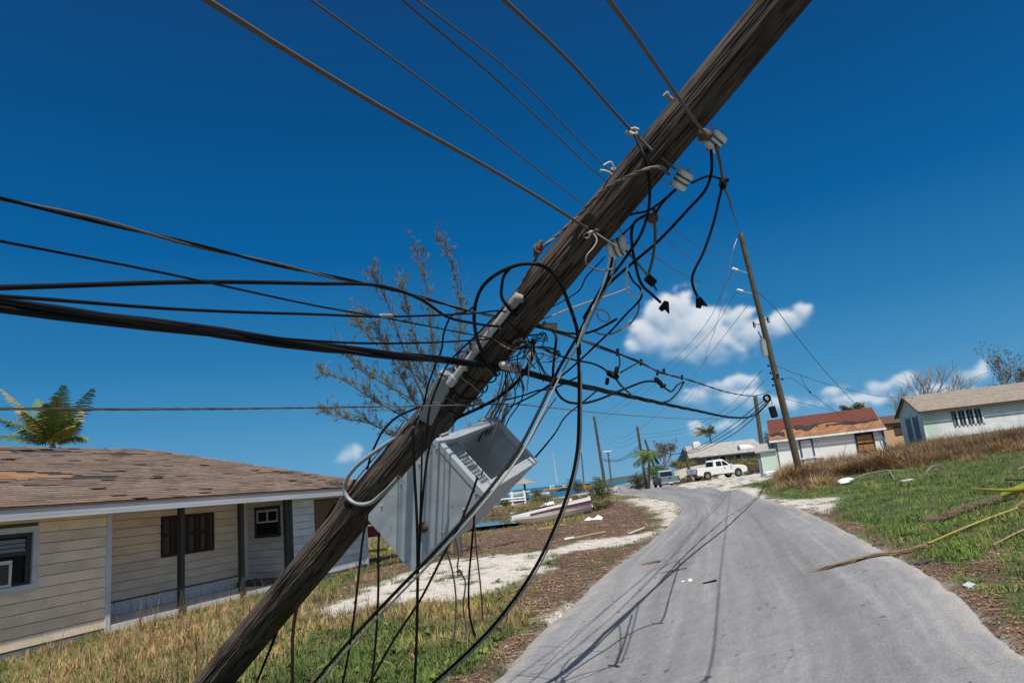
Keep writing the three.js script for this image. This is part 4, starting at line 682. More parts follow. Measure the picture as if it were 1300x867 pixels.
  // felt under the shingles, torn where the boards show
  const slope = R1.clone().sub(V(R1.x, TOP, fz1)), sl = slope.length(), su = slope.clone().normalize(), nrm = V(0, su.z, -su.y).negate(); if (nrm.y < 0) nrm.negate();
  const onRoof = (x, s, lift) => V(x, TOP, fz1).addScaledVector(su, s).addScaledVector(nrm, lift);
  // bare patches in roof coordinates (x along the eave, s up the slope)
  const bare = (x, s) => { const e = (cx, cs, rx, rs) => Math.hypot((x - cx) / rx, (s - cs) / rs) + .55 * fbm(x * 1.7, s * 2.2, 4); return Math.min(e(-.75, 2.15, .7, .30), e(-.6, 4.5, 1.2, .20), e(-.1, 2.05, .5, .18)); };
  const torn = (x, s) => { const e = (cx, cs, rx, rs) => Math.hypot((x - cx) / rx, (s - cs) / rs) + .7 * fbm(x * 2.1, s * 2.6, 7); return Math.min(bare(x, s) - .3, e(.6, 1.85, .7, .18), e(1.6, 4.5, .8, .13), e(6.6, 1.9, 1.0, .16), e(3.3, 4.3, .7, .16), e(1.6, 2.3, .35, .12), e(-3.6, 1.3, .7, .2)); };
  { // felt: small squares left out where the deck shows
    const v = [], idx = []; const st = .12;
    for (let x = fx0; x < fx1 - .02; x += st) for (let s = .02; s < sl - .02; s += st) {
      const inset = s / sl * hw; if (x < fx0 + inset - .02 || x + st > fx1 - inset + .05) continue; if (bare(x + st / 2, s + st / 2) < 1) continue;
      const k = v.length / 3; for (const [dx, ds] of [[0, 0], [st, 0], [st, st], [0, st]]) { const p = onRoof(x + dx, Math.min(s + ds, sl), .004); v.push(p.x, p.y, p.z); } idx.push(k, k + 1, k + 2, k, k + 2, k + 3);
    }
    part('roofing_felt', quadStrip(v, idx), M2.felt, roof);
  }
  // shingles: tabs laid in courses
  const tones = [[.25, .175, .13], [.28, .20, .15], [.225, .16, .12], [.30, .22, .17], [.175, .13, .105], [.265, .185, .138]].map(c => new THREE.MeshStandardMaterial({ color: lin(...c), roughness: .95, map: fineTex }));
  const TW = .305, EX = .142, list = [];
  for (let k = 0; k * EX < sl - .08; k++) for (let x = fx0 + (k % 2) * TW / 2 - .1 * rr(); x < fx1; x += TW) {
    const s = k * EX, inset = s / sl * hw; if (x < fx0 + inset - TW || x > fx1 - inset) continue;
    const x0 = Math.max(x, fx0 + inset), x1 = Math.min(x + TW - .006, fx1 - inset); if (x1 - x0 < .05) continue;
    const xm = (x0 + x1) / 2; if (torn(xm, s + .05) < 1) continue; if (rr() < .012) continue;
    list.push([x0, x1, s, rr(), rr(), rr()]);
  }
  const camL = g.worldToLocal === undefined ? V(0, 0, 0) : (g.updateMatrixWorld(), g.worldToLocal(EYE.clone()));
  const tab = ([x0, x1, s, a, b, c]) => {
    const lift = .006 + .005 * a + (b < .05 ? .03 * c : 0), d = s - .01 * b, top = Math.min(s + EX * 1.12, sl - .01);
    const P0 = [onRoof(x0, d, lift + .007), onRoof(x1, d + .006 * (c - .5), lift + .007), onRoof(x1, top, .007 + .002 * a), onRoof(x0, top, .007 + .002 * a), onRoof(x0, d, lift - .001), onRoof(x1, d + .006 * (c - .5), lift - .001)];
    const v = [], f = [0, 1, 2, 0, 2, 3, 4, 5, 1, 4, 1, 0, 5, 2, 1, 4, 0, 3], uv = []; for (const q of f) { v.push(P0[q].x, P0[q].y, P0[q].z); uv.push(P0[q].x / 1.1 + a, P0[q].z / 1.1 + b); }
    const h = new THREE.BufferGeometry(); h.setAttribute('position', new THREE.Float32BufferAttribute(v, 3)); h.setAttribute('uv', new THREE.Float32BufferAttribute(uv, 2)); h.computeVertexNormals(); return h;
  };
  const pickTone = q => { const n = fbm(q[0] * .8, q[2] * 1.4, 6) + .55 * (q[4] - .5); return tones[n < -.22 ? 4 : n < -.08 ? 2 : n < .03 ? 0 : n < .14 ? 5 : n < .26 ? 1 : 3]; };
  list.forEach(q => q.d = camL.distanceTo(onRoof(q[0], q[2], 0)) + (q[0] < -2.6 ? 30 : 0)); list.sort((a, b) => a.d - b.d);
  const cover_ = part('shingle_courses', sheet([onRoof(0, .5, -.02), onRoof(.1, .5, -.02), onRoof(.1, .55, -.02)]), M2.felt, g);
  g.remove(cover_);
  list.slice(0, 300).forEach(q => part('shingle', tab(q), pickTone(q), roof));
  const by = new Map(); list.slice(300).forEach(q => { const m = pickTone(q); if (!by.has(m)) by.set(m, []); by.get(m).push(tab(q)); });
  const restG = [], restM = []; for (const [m, l] of by) { restG.push(merge(l)); restM.push(m); }
  stuff(new THREE.Mesh(mergeGeometries(restG, true), restM), 'shingles', roof);
  // far slopes: one sheet each of the same shingles
  part('hip_slope', sheet([B, Cc, R1].map(p => V(p.x + .012, p.y + .012, p.z))), tones[0], roof); part('rear_slope', sheet([Cc, Dd, R0, R1].map(p => V(p.x, p.y + .012, p.z - .01))), tones[0], roof); part('hip_slope', sheet([Dd, A, R0].map(p => V(p.x - .012, p.y + .012, p.z))), tones[0], roof);
  // ridge and hip caps, several lost
  const cap = (p, q, n) => { for (let k = 0; k < n; k++) { if (rr() < .22) continue; const a = p.clone().lerp(q, k / n), b = p.clone().lerp(q, (k + 1.15) / n), d = b.clone().sub(a), h = new THREE.CylinderGeometry(.14, .14, d.length(), 6, 1, true, -.9, 1.8); h.rotateX(0).rotateY(0); const m4 = new THREE.Matrix4(), y = d.clone().normalize(), z = V(0, 1, 0).addScaledVector(y, -y.y).normalize(), x = y.clone().cross(z); m4.makeBasis(x, y, z); h.applyMatrix4(m4); h.translate((a.x + b.x) / 2, (a.y + b.y) / 2 - .115 + .012 * rr(), (a.z + b.z) / 2); part('ridge_cap', h, tones[k % 5], roof); } };
  cap(R0, R1, 26); cap(B, R1, 24);
}
{ // window air conditioner in the front window
  const g = thing('air_conditioner', 'white window air conditioner with dark grille in the cream house', 'air conditioner', HO.clone().add(V(-.22, .09, 0).applyAxisAngle(V(0, 1, 0), houseTurn)), houseTurn);
  part('casing', merge([rbx(-2.35, -1.55, 1.40, 1.46, -.032, .07, .01), rbx(-2.35, -1.55, 1.04, 1.08, -.032, .07, .01), rbx(-1.6, -1.55, 1.08, 1.40, -.032, .07, .01), rbx(-2.35, -2.3, 1.08, 1.40, -.032, .07, .01), bx(-2.3, -1.6, 1.08, 1.4, -.03, .03)]), M2.acWhite, g);
  part('grille', bx(-2.3, -1.6, 1.08, 1.40, .03, .055), M2.acDark, g);
  for (let k = 0; k < 7; k++) part('grille_slat', bx(-2.3, -1.6, 1.10 + k * .043, 1.11 + k * .043, .055, .064), M2.acDark, g);
}

// ================================================================ second pole across the bend
const up = V(0, 1, 0);
const greyWood = new THREE.MeshStandardMaterial({ map: woodTex(21, [.46, .43, .36], [.26, .235, .195], [.60, .57, .49], 256), bumpMap: poleBump, bumpScale: .01, roughness: .9, vertexColors: true });
function farPole(label, T, B, r0, r1, group) {
  const foot = B.clone(); foot.y = Math.min(foot.y, H(foot.x, foot.z)) ; const g = thing('utility_pole', label, 'utility pole', foot, 0, group);
  wpart('shaft', woodShaft(foot.clone().add(V(0, -.4, 0)), T, r0, r1, 18, 40, T.x, () => [.70, .66, .58]), greyWood, g); return g;
}
{
  const g = farPole('tall straight grey timber pole standing in dry grass across the bend', P2T, P2B, .155, .105);
  const at = (s, dx, dz = 0) => p2(s).addScaledVector(camR, dx).add(V(0, 0, dz));
  const ins = (s, dx, L) => { const a = at(s, dx * .12), b = at(s, dx); const d = b.clone().sub(a).normalize(); wpart('strain_insulator', merge([bar(a, b, .012), ...[0, 1, 2, 3].map(k => bar(b.clone().addScaledVector(d, -.13 * k - .02), b.clone().addScaledVector(d, -.13 * k + .03), .055, .03, 10))]), M.porcelain, g); };
  { const a = p2(.165).addScaledVector(camR, -.1), b = P(931, 341, 29.2), d = b.clone().sub(a).normalize(); wpart('strain_insulator', merge([bar(a, b, .012), ...[0, 1, 2, 3].map(k => bar(b.clone().addScaledVector(d, -.11 * k), b.clone().addScaledVector(d, -.11 * k + .05), .06, .03, 10))]), M.porcelain, g); }
  { const a = p2(.25).addScaledVector(camR, -.1), b = P(937, 368, 29.2), d = b.clone().sub(a).normalize(); wpart('strain_insulator', merge([bar(a, b, .012), ...[0, 1, 2, 3].map(k => bar(b.clone().addScaledVector(d, -.11 * k), b.clone().addScaledVector(d, -.11 * k + .05), .06, .03, 10))]), M.porcelain, g); }
  for (const [s, dx] of [[.375, -.42], [.355, .25]]) { const c = at(s, dx); wpart('cutout', merge([bar(at(s, 0), c, .018), bar(c.clone().add(V(0, .12, 0)), c.clone().add(V(0, -.14, 0)), .035, .03, 10), bar(c.clone().add(V(.08, .1, 0)), c.clone().add(V(.05, -.16, 0)), .016)]), M.blackMatte, g); }
  { const c = at(.475, -.27, .12); wpart('pole_transformer', merge([new THREE.CylinderGeometry(.13, .13, .72, 18).translate(c.x, c.y, c.z), new THREE.CylinderGeometry(.138, .138, .03, 18).translate(c.x, c.y + .36, c.z), new THREE.CylinderGeometry(.03, .045, .16, 10).translate(c.x, c.y + .45, c.z)]), mat(.30, .32, .33, .5), g); wpart('bushing', bar(c.clone().add(V(-.02, .38, 0)), c.clone().add(V(-.12, .78, 0)), .03, .022, 8), M.blackMatte, g); }
  for (const s of [.545, .575, .60, .625]) { const c = at(s, -.2 - .03 * (s * 50 % 2)); wpart('secondary_spool', merge([bar(at(s, 0), c, .014), new THREE.SphereGeometry(.05, 8, 6).translate(c.x, c.y, c.z)]), M.blackMatte, g); }
  wpart('knot_bracket', merge([bar(at(.575, 0, .1), at(.585, .0, .2), .09, .07, 8)]), M.rust, g);
  { const c = at(.60, .24); wpart('guy_hook', merge([bar(at(.60, 0), c, .016), new THREE.SphereGeometry(.05, 8, 6).translate(c.x, c.y, c.z)]), M.blackMatte, g); }
}
// cable hardware slung beside the second pole
const J = P(977, 503, 29.4);
single('splice_closure', 'black canister splice closure slung under the cables beside the second pole', 'splice closure', merge([new RoundedBoxGeometry(.26, .50, .24, 3, .05).rotateZ(.12).translate(...P(982, 523, 29.3).toArray()), bar(P(981, 514, 29.3), P(979, 506, 29.4), .015)]), M.black);
{ const c = P(974, 505.5, 29.2); single('cable_coil', 'small ring coil of black cable hung by the second pole', 'cable coil', merge([new THREE.TorusGeometry(.13, .055, 10, 20).translate(c.x, c.y, c.z)]), M.black); }
// ---- wires on the second pole
cable('line_wire', 'pale slack wire hanging from the head of the second pole', [P(936, 303, 29.7), P(931, 318, 29.5), P(926, 345, 31), P(920, 375, 34), P(913, 402, 38), P(900, 440, 45), P(870, 510, 62), P(812, 545, 70)], .014, M.whiteWire);
const bk = 'slack line wires running from the second pole down to the far poles';
for (const [a, m, e] of [[[931, 341], [890, 420], [756, 533]], [[937, 368], [895, 430], [757, 538]], [[951, 386], [900, 452], [811, 546]], [[968, 470], [920, 520], [812, 552]], [[972, 483], [930, 522], [813, 557]]])
  cable('line_wire', 'slack dark line wire running from the second pole down to the far poles', [P(a[0], a[1], 29.2), P(m[0], m[1], 42), P(mix(m[0], e[0], .5), mix(m[1], e[1], .5) + 9, 56), P(e[0], e[1], e[0] < 790 ? 80 : 70)], .011, M.rustStrand, { group: bk });
cable('line_wire', 'dark service drop from the second pole to the red roof house', [p2(.24).addScaledVector(camR, .1), P(985, 392, 31.5), P(1010, 425, 33.5), P(1045, 468, 37), P(1088, 515, 42.6)], .016, M.rustStrand);
cable('line_wire', 'slack wire from the second pole over the red roof to the far barn', [p2(.545).addScaledVector(camR, .15), P(1010, 474, 33), P(1060, 490, 37), P(1130, 504, 44), P(1190, 497, 56), P(1300, 455, 62), P(1400, 420, 66)], .013, M.rustStrand);
cable('guy_wire', 'guy wire from the second pole down past the red roof', [p2(.60).addScaledVector(camR, .24), P(1005, 480, 30.8), P(1029, 498, 32.2), P(1060, 522, 34.2), P(1110, 562, 37.6)], .012, M.rustStrand);
cable('service_wire', 'short wire loop hanging between the guy wire and the slack wire', [P(1017, 474.5, 33.4), P(1020, 485, 33), P(1029, 498, 32.3)], .010, M.blackMatte);
single('cable_clamp', 'small dark clamp on the guy wire by the second pole', 'cable fitting', new THREE.SphereGeometry(.05, 8, 6).translate(...P(1029, 498, 32.2).toArray()), M.blackMatte);
cable('service_wire', 'slack service wire from the second pole to the white house front', [p2(.68).addScaledVector(camR, .12), P(1020, 512, 34), P(1060, 522, 38), P(1100, 533, 41.2)], .010, M.rustStrand);
for (const [k, dy] of [[0, 0], [1, 6], [2, 12]]) cable('span_cable', 'black cable sagging from the second pole to the farther leaning post', [P(977, 504 + dy * .5, 29.6), P(960, 516 + dy, 33), P(930, 540 + dy, 42), P(890, 566 + dy * .5, 56), P(871, 574 + dy * .2, 66)], .022, M.black, { group: 'black cables sagging from the second pole to a farther post' });
cable('span_cable', 'thick black cable sagging past the small palm to the far pole', [P(871, 573, 66), P(855, 577, 67), P(838, 573, 68.5), P(812, 571, 70)], .03, M.black);
for (const k of [0, 1]) cable('span_cable', 'black cable sagging between the far poles above the sea', [P(811, 566 + 3 * k, 70), P(795, 579 + k * 3, 74), P(782, 584 + k * 2, 77), P(766, 583 + k * 2, 80)], .028, M.black, { group: 'black cables sagging between the far poles' });
for (const k of [0, 1, 2]) cable('line_wire', 'thin line wire strung between the far pole heads', [P(810, 545 + 7 * k, 70), P(785, 556 + 6 * k, 75), P(757, 534 + 9 * k, 80)], .012, M.rustStrand, { group: 'line wires between the far pole heads' });

// ================================================================ far poles and posts
farPole('far pale grey pole leaning seaward above the leafy bush', P(754, 528, 80), P(768, 612, 80), .20, .14);
farPole('far dark pole rising behind the windswept palm', P(809, 541, 70), P(821, 617, 70), .17, .12);
farPole('slim pale far pole with a lamp head beside the bush', P(772, 575, 92), P(777, 620, 92), .14, .10);
farPole('short broken pole tilted over the bare grey tree', P(819, 558, 75), P(834, 592, 75), .15, .13);
farPole('faint slender pole far out near the shore', P(738, 575, 108), P(740, 612, 108), .12, .10);
farPole('stout short weathered post on the bank above the white pickup', P(870.5, 572, 66), P(877, 605, 66), .15, .13);
farPole('brown pole standing behind the lean-to shed', P(959, 503, 56), P(971, 596, 56), .19, .15);
single('lamp_head', 'flat white lamp head on the slim far pole', 'lamp', new RoundedBoxGeometry(1.2, .18, .5, 2, .07).translate(...P(771, 573.5, 92).toArray()), mat(.6, .6, .58, .5));
single('boat_mast', 'thin white sailboat mast standing over the shore', 'mast', bar(P(707, 613, 78), P(702, 574, 78), .07, .04, 8), mat(.7, .7, .68, .4));

// ================================================================ houses on the rise
function frame(L, Rr) { const d = Rr.clone().sub(L); return { o: L, turn: Math.atan2(-d.z, d.x), len: Math.hypot(d.x, d.z) }; }
const houseMat = {
  white: new THREE.MeshStandardMaterial({ color: lin(.84, .84, .82), roughness: .75, map: noiseTex(5, 50, .25, .12, .95, 14) }), whiteWorn: new THREE.MeshStandardMaterial({ color: lin(.84, .84, .81), roughness: .85, map: texture(256, (u, v) => { const n = wnoise(u, v, 26, 3, 3), m = wnoise(u, v, 6, 9, 3); return .99 - .8 * sstep(.24, .34, n + m * .5); }) }),
  mint: mat(.55, .68, .57, .8), blue: mat(.035, .075, .16, .7), slateBlue: mat(.16, .20, .24, .8), redShingle: new THREE.MeshStandardMaterial({ color: lin(.165, .046, .03), roughness: .92, map: noiseTex(8, 60, .5, .3, .85, 5) }), orangePly: new THREE.MeshStandardMaterial({ color: lin(.37, .17, .075), roughness: .85, map: noiseTex(6, 30, .4, .25, .85, 8) }), plyFace: new THREE.MeshStandardMaterial({ color: lin(.50, .25, .075), roughness: .8, map: noiseTex(5, 24, .5, .2, .85, 18) }),
  greyRoof: new THREE.MeshStandardMaterial({ color: lin(.40, .39, .37), roughness: .9, map: noiseTex(6, 40, .3, .15, .9, 5) }), tanRoof: new THREE.MeshStandardMaterial({ color: lin(.31, .265, .215), roughness: .92, map: noiseTex(6, 50, .3, .2, .88, 25) }), stone: new THREE.MeshStandardMaterial({ color: lin(.36, .33, .28), roughness: .95, map: texture(256, (u, v) => .75 + .9 * wnoise(u, v, 14, 3, 3)) }), peach: mat(.58, .38, .22, .8), dark: mat(.02, .02, .022, .8), brownWood: mat(.09, .05, .03, .85),
};
const metreUV = (g, k = 2.5) => { g.computeVertexNormals(); const p = g.attributes.position, n = g.attributes.normal, u = []; for (let i = 0; i < p.count; i++) { const a = Math.abs(n.getX(i)), b = Math.abs(n.getY(i)), c = Math.abs(n.getZ(i)); if (c >= a && c >= b) u.push(p.getX(i) / k, p.getY(i) / k); else if (a >= b) u.push(p.getZ(i) / k, p.getY(i) / k); else u.push(p.getX(i) / k, p.getZ(i) / k); } g.setAttribute('uv', new THREE.Float32BufferAttribute(u, 2)); return g; };
const mbx = (...a) => metreUV(bx(...a).toNonIndexed());
function slab(pts, t, k = 2.5) {                       // a roof slab: quadrilateral with thickness t below it
  const n = pts[1].clone().sub(pts[0]).cross(pts[3].clone().sub(pts[0])).normalize(); if (n.y < 0) n.negate(); const lo = pts.map(p => p.clone().addScaledVector(n, -t));
  const q = [...pts, ...lo], f = [[0, 1, 2, 3], [7, 6, 5, 4], [0, 4, 5, 1], [1, 5, 6, 2], [2, 6, 7, 3], [3, 7, 4, 0]], v = []; for (const [a, b, c, d] of f) for (const i of [a, b, c, a, c, d]) v.push(q[i].x, q[i].y, q[i].z);
  const g = new THREE.BufferGeometry(); g.setAttribute('position', new THREE.Float32BufferAttribute(v, 3)); return metreUV(g, k);
}
const gable = (x0, x1, z0, z1, y0, ye, yr) => { const zm = (z0 + z1) / 2, s = new THREE.Shape(); s.moveTo(z0, y0); s.lineTo(z1, y0); s.lineTo(z1, ye); s.lineTo(zm, yr); s.lineTo(z0, ye); const q = new THREE.ExtrudeGeometry(s, { depth: x1 - x0, bevelEnabled: false }); q.rotateY(-Math.PI / 2).scale(1, 1, 1); return metreUV(q.translate(x1, 0, 0).toNonIndexed()); };
// gable() lays its section in local z; after the turn z is mirrored, so flip it back
const gableWall = (x, t, z0, z1, y0, ye, yr) => { const zm = (z0 + z1) / 2, v = []; const A = [[z0, y0], [z1, y0], [z1, ye], [zm, yr], [z0, ye]]; const f = (xx, flip) => { for (let i = 1; i < 4; i++) { const tri = [A[0], A[i], A[i + 1]]; if (flip) tri.reverse(); for (const [z, y] of tri) v.push(xx, y, z); } }; f(x, true); f(x + t, false); for (let i = 0; i < 5; i++) { const a = A[i], b = A[(i + 1) % 5]; v.push(x, a[1], a[0], x + t, a[1], a[0], x + t, b[1], b[0], x, a[1], a[0], x + t, b[1], b[0], x, b[1], b[0]); } const g = new THREE.BufferGeometry(); g.setAttribute('position', new THREE.Float32BufferAttribute(v, 3)); return metreUV(g); };
{
  const L = P(991, 601, 43), Rr = P(1131, 586, 41); const { o, turn, len } = frame(L, Rr);
  const g = thing('red_roof_house', 'small white house with storm torn red shingle roof behind dry grass', 'house', o, turn);
  const Wd = 5.2, E = 2.17, RG = 3.52, r = rng(41);
  const fw = part('front_wall', mbx(0, len, -.6, E, -.15, 0), houseMat.whiteWorn, g);
  part('end_wall', gableWall(-.001, .15, -Wd, -.152, -.6, E, RG - .05), houseMat.white, g); part('end_wall', gableWall(len - .149, .15, -Wd, -.152, -.6, E, RG - .05), houseMat.white, g); part('rear_wall', mbx(.15, len - .15, -.6, E, -Wd, -Wd + .15), houseMat.white, g);
  const ov = .22, zr = -Wd / 2, k = (RG - E) / (Wd / 2), pt = (x, z) => V(x, RG - Math.abs(z - zr) * k, z);
  const deck = part('roof_deck', slab([pt(-.3, ov), pt(len + .12, ov), pt(len + .0, zr), pt(-.22, zr)], .07), houseMat.orangePly, g);
  part('rear_slope', slab([pt(-.22, zr - .004), pt(len, zr - .004), pt(len + .12, -Wd - ov), pt(-.3, -Wd - ov)], .07), houseMat.redShingle, g);
  // what is left of the red covering: ragged lower edge, lying proud of the boards
  const ragged = (x0, x1, sTop, fn, lift, thick) => { const up_ = [], dn = []; const N = 70; for (let i = 0; i <= N; i++) { const x = mix(x0, x1, i / N); up_.push([x, sTop]); dn.push([x, fn(x)]); } const v = [], idx = []; const nrm = V(0, 1, k).normalize(), put = (x, s, l) => { const z = mix(ov, zr, s), p = pt(x, z).addScaledVector(nrm, l); v.push(p.x, p.y, p.z); }; for (let i = 0; i <= N; i++) { put(...up_[i], lift); put(...dn[i], lift + .02); put(...dn[i], lift - thick); } for (let i = 0; i < N; i++) { const a = i * 3, b = a + 3; idx.push(a, a + 1, b, b, a + 1, b + 1, a + 1, a + 2, b + 1, b + 1, a + 2, b + 2); } const q = quadStrip(v, idx); return metreUV(q.toNonIndexed(), 1.2); };
  part('torn_shingle_layer', ragged(-.21, len - .01, .995, x => .42 + .10 * fbm(x * 1.3, 4, 2) + .05 * noise(x * 4, 1, 5) - (x < .5 ? .1 : 0) + .10 * sstep(1.5, 3, x) * sstep(5, 3.4, x) - .05 * sstep(4, 6.5, x), .02, .018), houseMat.redShingle, deck);
  part('torn_felt_layer', ragged(1.35, 2.75, .64, x => .30 + .16 * noise(x * 3, 2, 9) + .1 * Math.abs(x - 2.1), .03, .025), M2.felt, deck);
  part('torn_felt_layer', ragged(3.2, len - .05, .44, x => .35 + .10 * noise(x * 2, 2, 19), .012, .01), M2.felt, deck);
  part('torn_shingle_layer', ragged(-.25, .7, .34, x => .20 + .1 * noise(x * 3, 2, 29), .012, .01), M2.felt, deck);
  part('fascia_board', slab([V(-.32, E - .17 + .06, ov + .012), V(len + .13, E - .17 + .06, ov + .012), V(len + .13, E - .17 + .062, ov + .04), V(-.32, E - .17 + .062, ov + .04)], .12), houseMat.white, g);
  part('soffit', mbx(-.25, len + .1, E - .10, E - .07, .002, ov + .01), houseMat.slateBlue, g);
  part('corner_post', mbx(len - .16, len - .02, -.3, E - .1, .003, .05), houseMat.blue, g); part('corner_post', mbx(.03, .1, -.3, E - .1, .003, .03), houseMat.blue, g);
  part('roof_prop', bar(V(len - .35, E - .15, .1), V(len + .25, .35, .45), .03), houseMat.slateBlue, g);
  const d = part('door', mbx(1.50, 2.12, .02, 1.86, .003, .025), houseMat.white, g); part('door_frame', merge([mbx(1.40, 1.50, 0, 1.96, .002, .06), mbx(2.12, 2.22, 0, 1.96, .002, .06), mbx(1.50, 2.12, 1.86, 1.96, .002, .06)]), houseMat.blue, d); part('threshold', mbx(1.38, 2.3, -.12, .0, .003, .25), houseMat.slateBlue, d); part('mesh_panel', mbx(1.52, 2.10, .05, .22, .026, .035), houseMat.dark, d);
  part('nailed_board', bx(-.75, .75, -.05, .05, -.012, .012).rotateZ(.03).translate(1.95, .78, .075), houseMat.white, g);
  const w = part('window', merge([mbx(4.62, 4.70, .74, 1.98, .002, .07), mbx(5.58, 5.66, .74, 1.98, .002, .07), mbx(4.70, 5.58, 1.90, 1.98, .002, .07), mbx(4.70, 5.58, .74, .82, .002, .07)]), houseMat.dark, g); part('opening_shade', mbx(4.70, 5.58, .82, 1.90, .002, .008), houseMat.dark, w);  // dark sheet on the wall paints the shade behind the window
  part('plywood_sheet', mbx(4.72, 5.56, 1.32, 1.78, .02, .04), houseMat.plyFace, w); part('plywood_sheet', mbx(4.70, 5.58, .80, 1.20, .025, .05), houseMat.plyFace, w);
  part('vent_shade_disc', new THREE.CylinderGeometry(.07, .07, .03, 12).rotateX(Math.PI / 2).translate(3.95, .45, .012), houseMat.dark, g);  // dark disc on the wall, painted as the shade inside a hole
  // broken concrete footing
  part('footing', mbx(-.05, len + .03, -.9, -.02, .001, .06), houseMat.stone, g);
  // ---- lean-to shed at its left end
  const s = thing('lean_to_shed', 'pale green lean-to shed against the end of the white house', 'shed', o, turn);
  part('front_panel', mbx(-.98, -.06, -.45, 1.40, .20, .26), houseMat.mint, s); part('side_wall', mbx(-1.18, -1.0, -.45, 1.45, -1.6, .24), houseMat.slateBlue, s); part('side_wall', mbx(-.05, -.012, -.45, 1.4, -1.6, .20), houseMat.white, s); part('rear_wall', mbx(-1.0, -.05, -.45, 1.7, -1.65, -1.6), houseMat.slateBlue, s);
  part('roof', slab([V(-1.28, 1.44, .40), V(-.01, 1.48, .40), V(-.01, 2.02, -1.7), V(-1.28, 1.98, -1.7)], .08), houseMat.greyRoof, s); part('door_edge', mbx(-1.0, -.98, -.45, 1.42, .19, .28), houseMat.slateBlue, s);
}
{
  // peach house between the white house and the barn
  const L = P(1128, 566, 56), Rr = P(1168, 562, 56), { o, turn, len } = frame(L, Rr), g = thing('peach_house', 'peach coloured house with brown window glimpsed between white house and barn', 'house', o, turn);
  const fw = part('front_wall', mbx(0, len, -.6, 1.75, -.15, 0), houseMat.peach, g); part('side_wall', mbx(-.15, 0, -.6, 1.75, -3, -.002), houseMat.peach, g); part('side_wall', mbx(len, len + .15, -.6, 1.75, -3, -.002), houseMat.peach, g);
  part('roof', slab([V(-.3, 1.78, .25), V(len + .3, 1.78, .25), V(len + .3, 2.5, -1.6), V(-.3, 2.5, -1.6)], .1), houseMat.brownWood, g); part('roof', slab([V(-.3, 2.5, -1.604), V(len + .3, 2.5, -1.604), V(len + .3, 1.78, -3.3), V(-.3, 1.78, -3.3)], .1), houseMat.brownWood, g);
  const w = part('window', mbx(.75, 1.75, .75, 1.5, .002, .03), houseMat.brownWood, g); part('shutter', mbx(.8, 1.22, .8, 1.45, .03, .05), houseMat.brownWood, w); part('shutter', mbx(1.28, 1.7, .8, 1.45, .03, .05), houseMat.brownWood, w);
}
{
  // long barn-like house
  const C0 = P(1180, 558, 48), dir = camR.clone().setY(0).normalize(), fw = camF.clone().setY(0).normalize();
  const ax = dir.clone().multiplyScalar(Math.cos(15 * D2R)).addScaledVector(fw, -Math.sin(15 * D2R)), turn = Math.atan2(-ax.z, ax.x);
  const g = thing('long_white_house', 'long white house with mint corner, barred opening and tan roof on the rise', 'house', C0, turn), Ln = 13, Wd = 5.4, E = 2.15, RG = 3.35;
  part('front_wall', mbx(.75, Ln, -.8, E, -.15, 0), houseMat.white, g); part('mint_corner', mbx(0, .75, -.8, E, -.15, .002), houseMat.mint, g);
  part('end_wall', gableWall(-.14, .139, -Wd, 0, -.8, E, RG - .04), houseMat.white, g); part('end_wall', gableWall(Ln - .14, .139, -Wd, -.151, -.8, E, RG - .04), houseMat.white, g); part('rear_wall', mbx(0, Ln - .15, -.8, E, -Wd - .15, -Wd - .001), houseMat.white, g);
  const ov = .35, zr = -Wd / 2, k = (RG - E) / (Wd / 2), pt = (x, z) => V(x, RG - Math.abs(z - zr) * k, z);
  part('roof_slope', slab([pt(-.35, ov), pt(Ln + .3, ov), pt(Ln + .3, zr), pt(-.35, zr)], .1), houseMat.tanRoof, g); part('roof_slope', slab([pt(-.35, zr - .004), pt(Ln + .3, zr - .004), pt(Ln + .3, -Wd - ov), pt(-.35, -Wd - ov)], .1), houseMat.tanRoof, g);
  part('fascia_board', bx(-.36, Ln + .3, E - .32, E - .22, ov - .02, ov + .02), houseMat.brownWood, g);
  part('barge_board', bar(pt(-.37, ov).add(V(0, -.08, 0)), pt(-.37, zr).add(V(0, -.08, 0)), .06, .06, 4), houseMat.brownWood, g); part('barge_board', bar(pt(-.37, -Wd - ov).add(V(0, -.08, 0)), pt(-.37, zr).add(V(0, -.08, 0)), .06, .06, 4), houseMat.brownWood, g);
  const w = part('opening_shade_panel', mbx(1.75, 3.7, .75, 1.72, .002, .02), houseMat.dark, g); for (let i = 0; i < 8; i++) part('bar', bx(1.78 + i * .255, 1.9 + i * .255, .72, 1.74, .02, .06), i % 2 ? houseMat.white : houseMat.slateBlue, w);  // dark panel paints the shaded inside behind the bars; wall is uncut
  const w2 = part('window', mbx(6.5, 8.2, 1.25, 1.75, .002, .02), houseMat.dark, g); part('frame', merge([bx(6.42, 6.5, 1.2, 1.8, .002, .05), bx(8.2, 8.28, 1.2, 1.8, .002, .05), bx(6.5, 8.2, 1.72, 1.8, .002, .05)]), houseMat.white, w2);
  for (const z of [-1.5, -3.3]) { const d = part('door', bx(-.17, -.142, -.3, 1.7, z - .45, z + .45), houseMat.slateBlue, g); part('door_frame', merge([bx(-.19, -.142, -.3, 1.8, z - .55, z - .46), bx(-.19, -.142, -.3, 1.8, z + .46, z + .55)]), houseMat.slateBlue, d); }
}
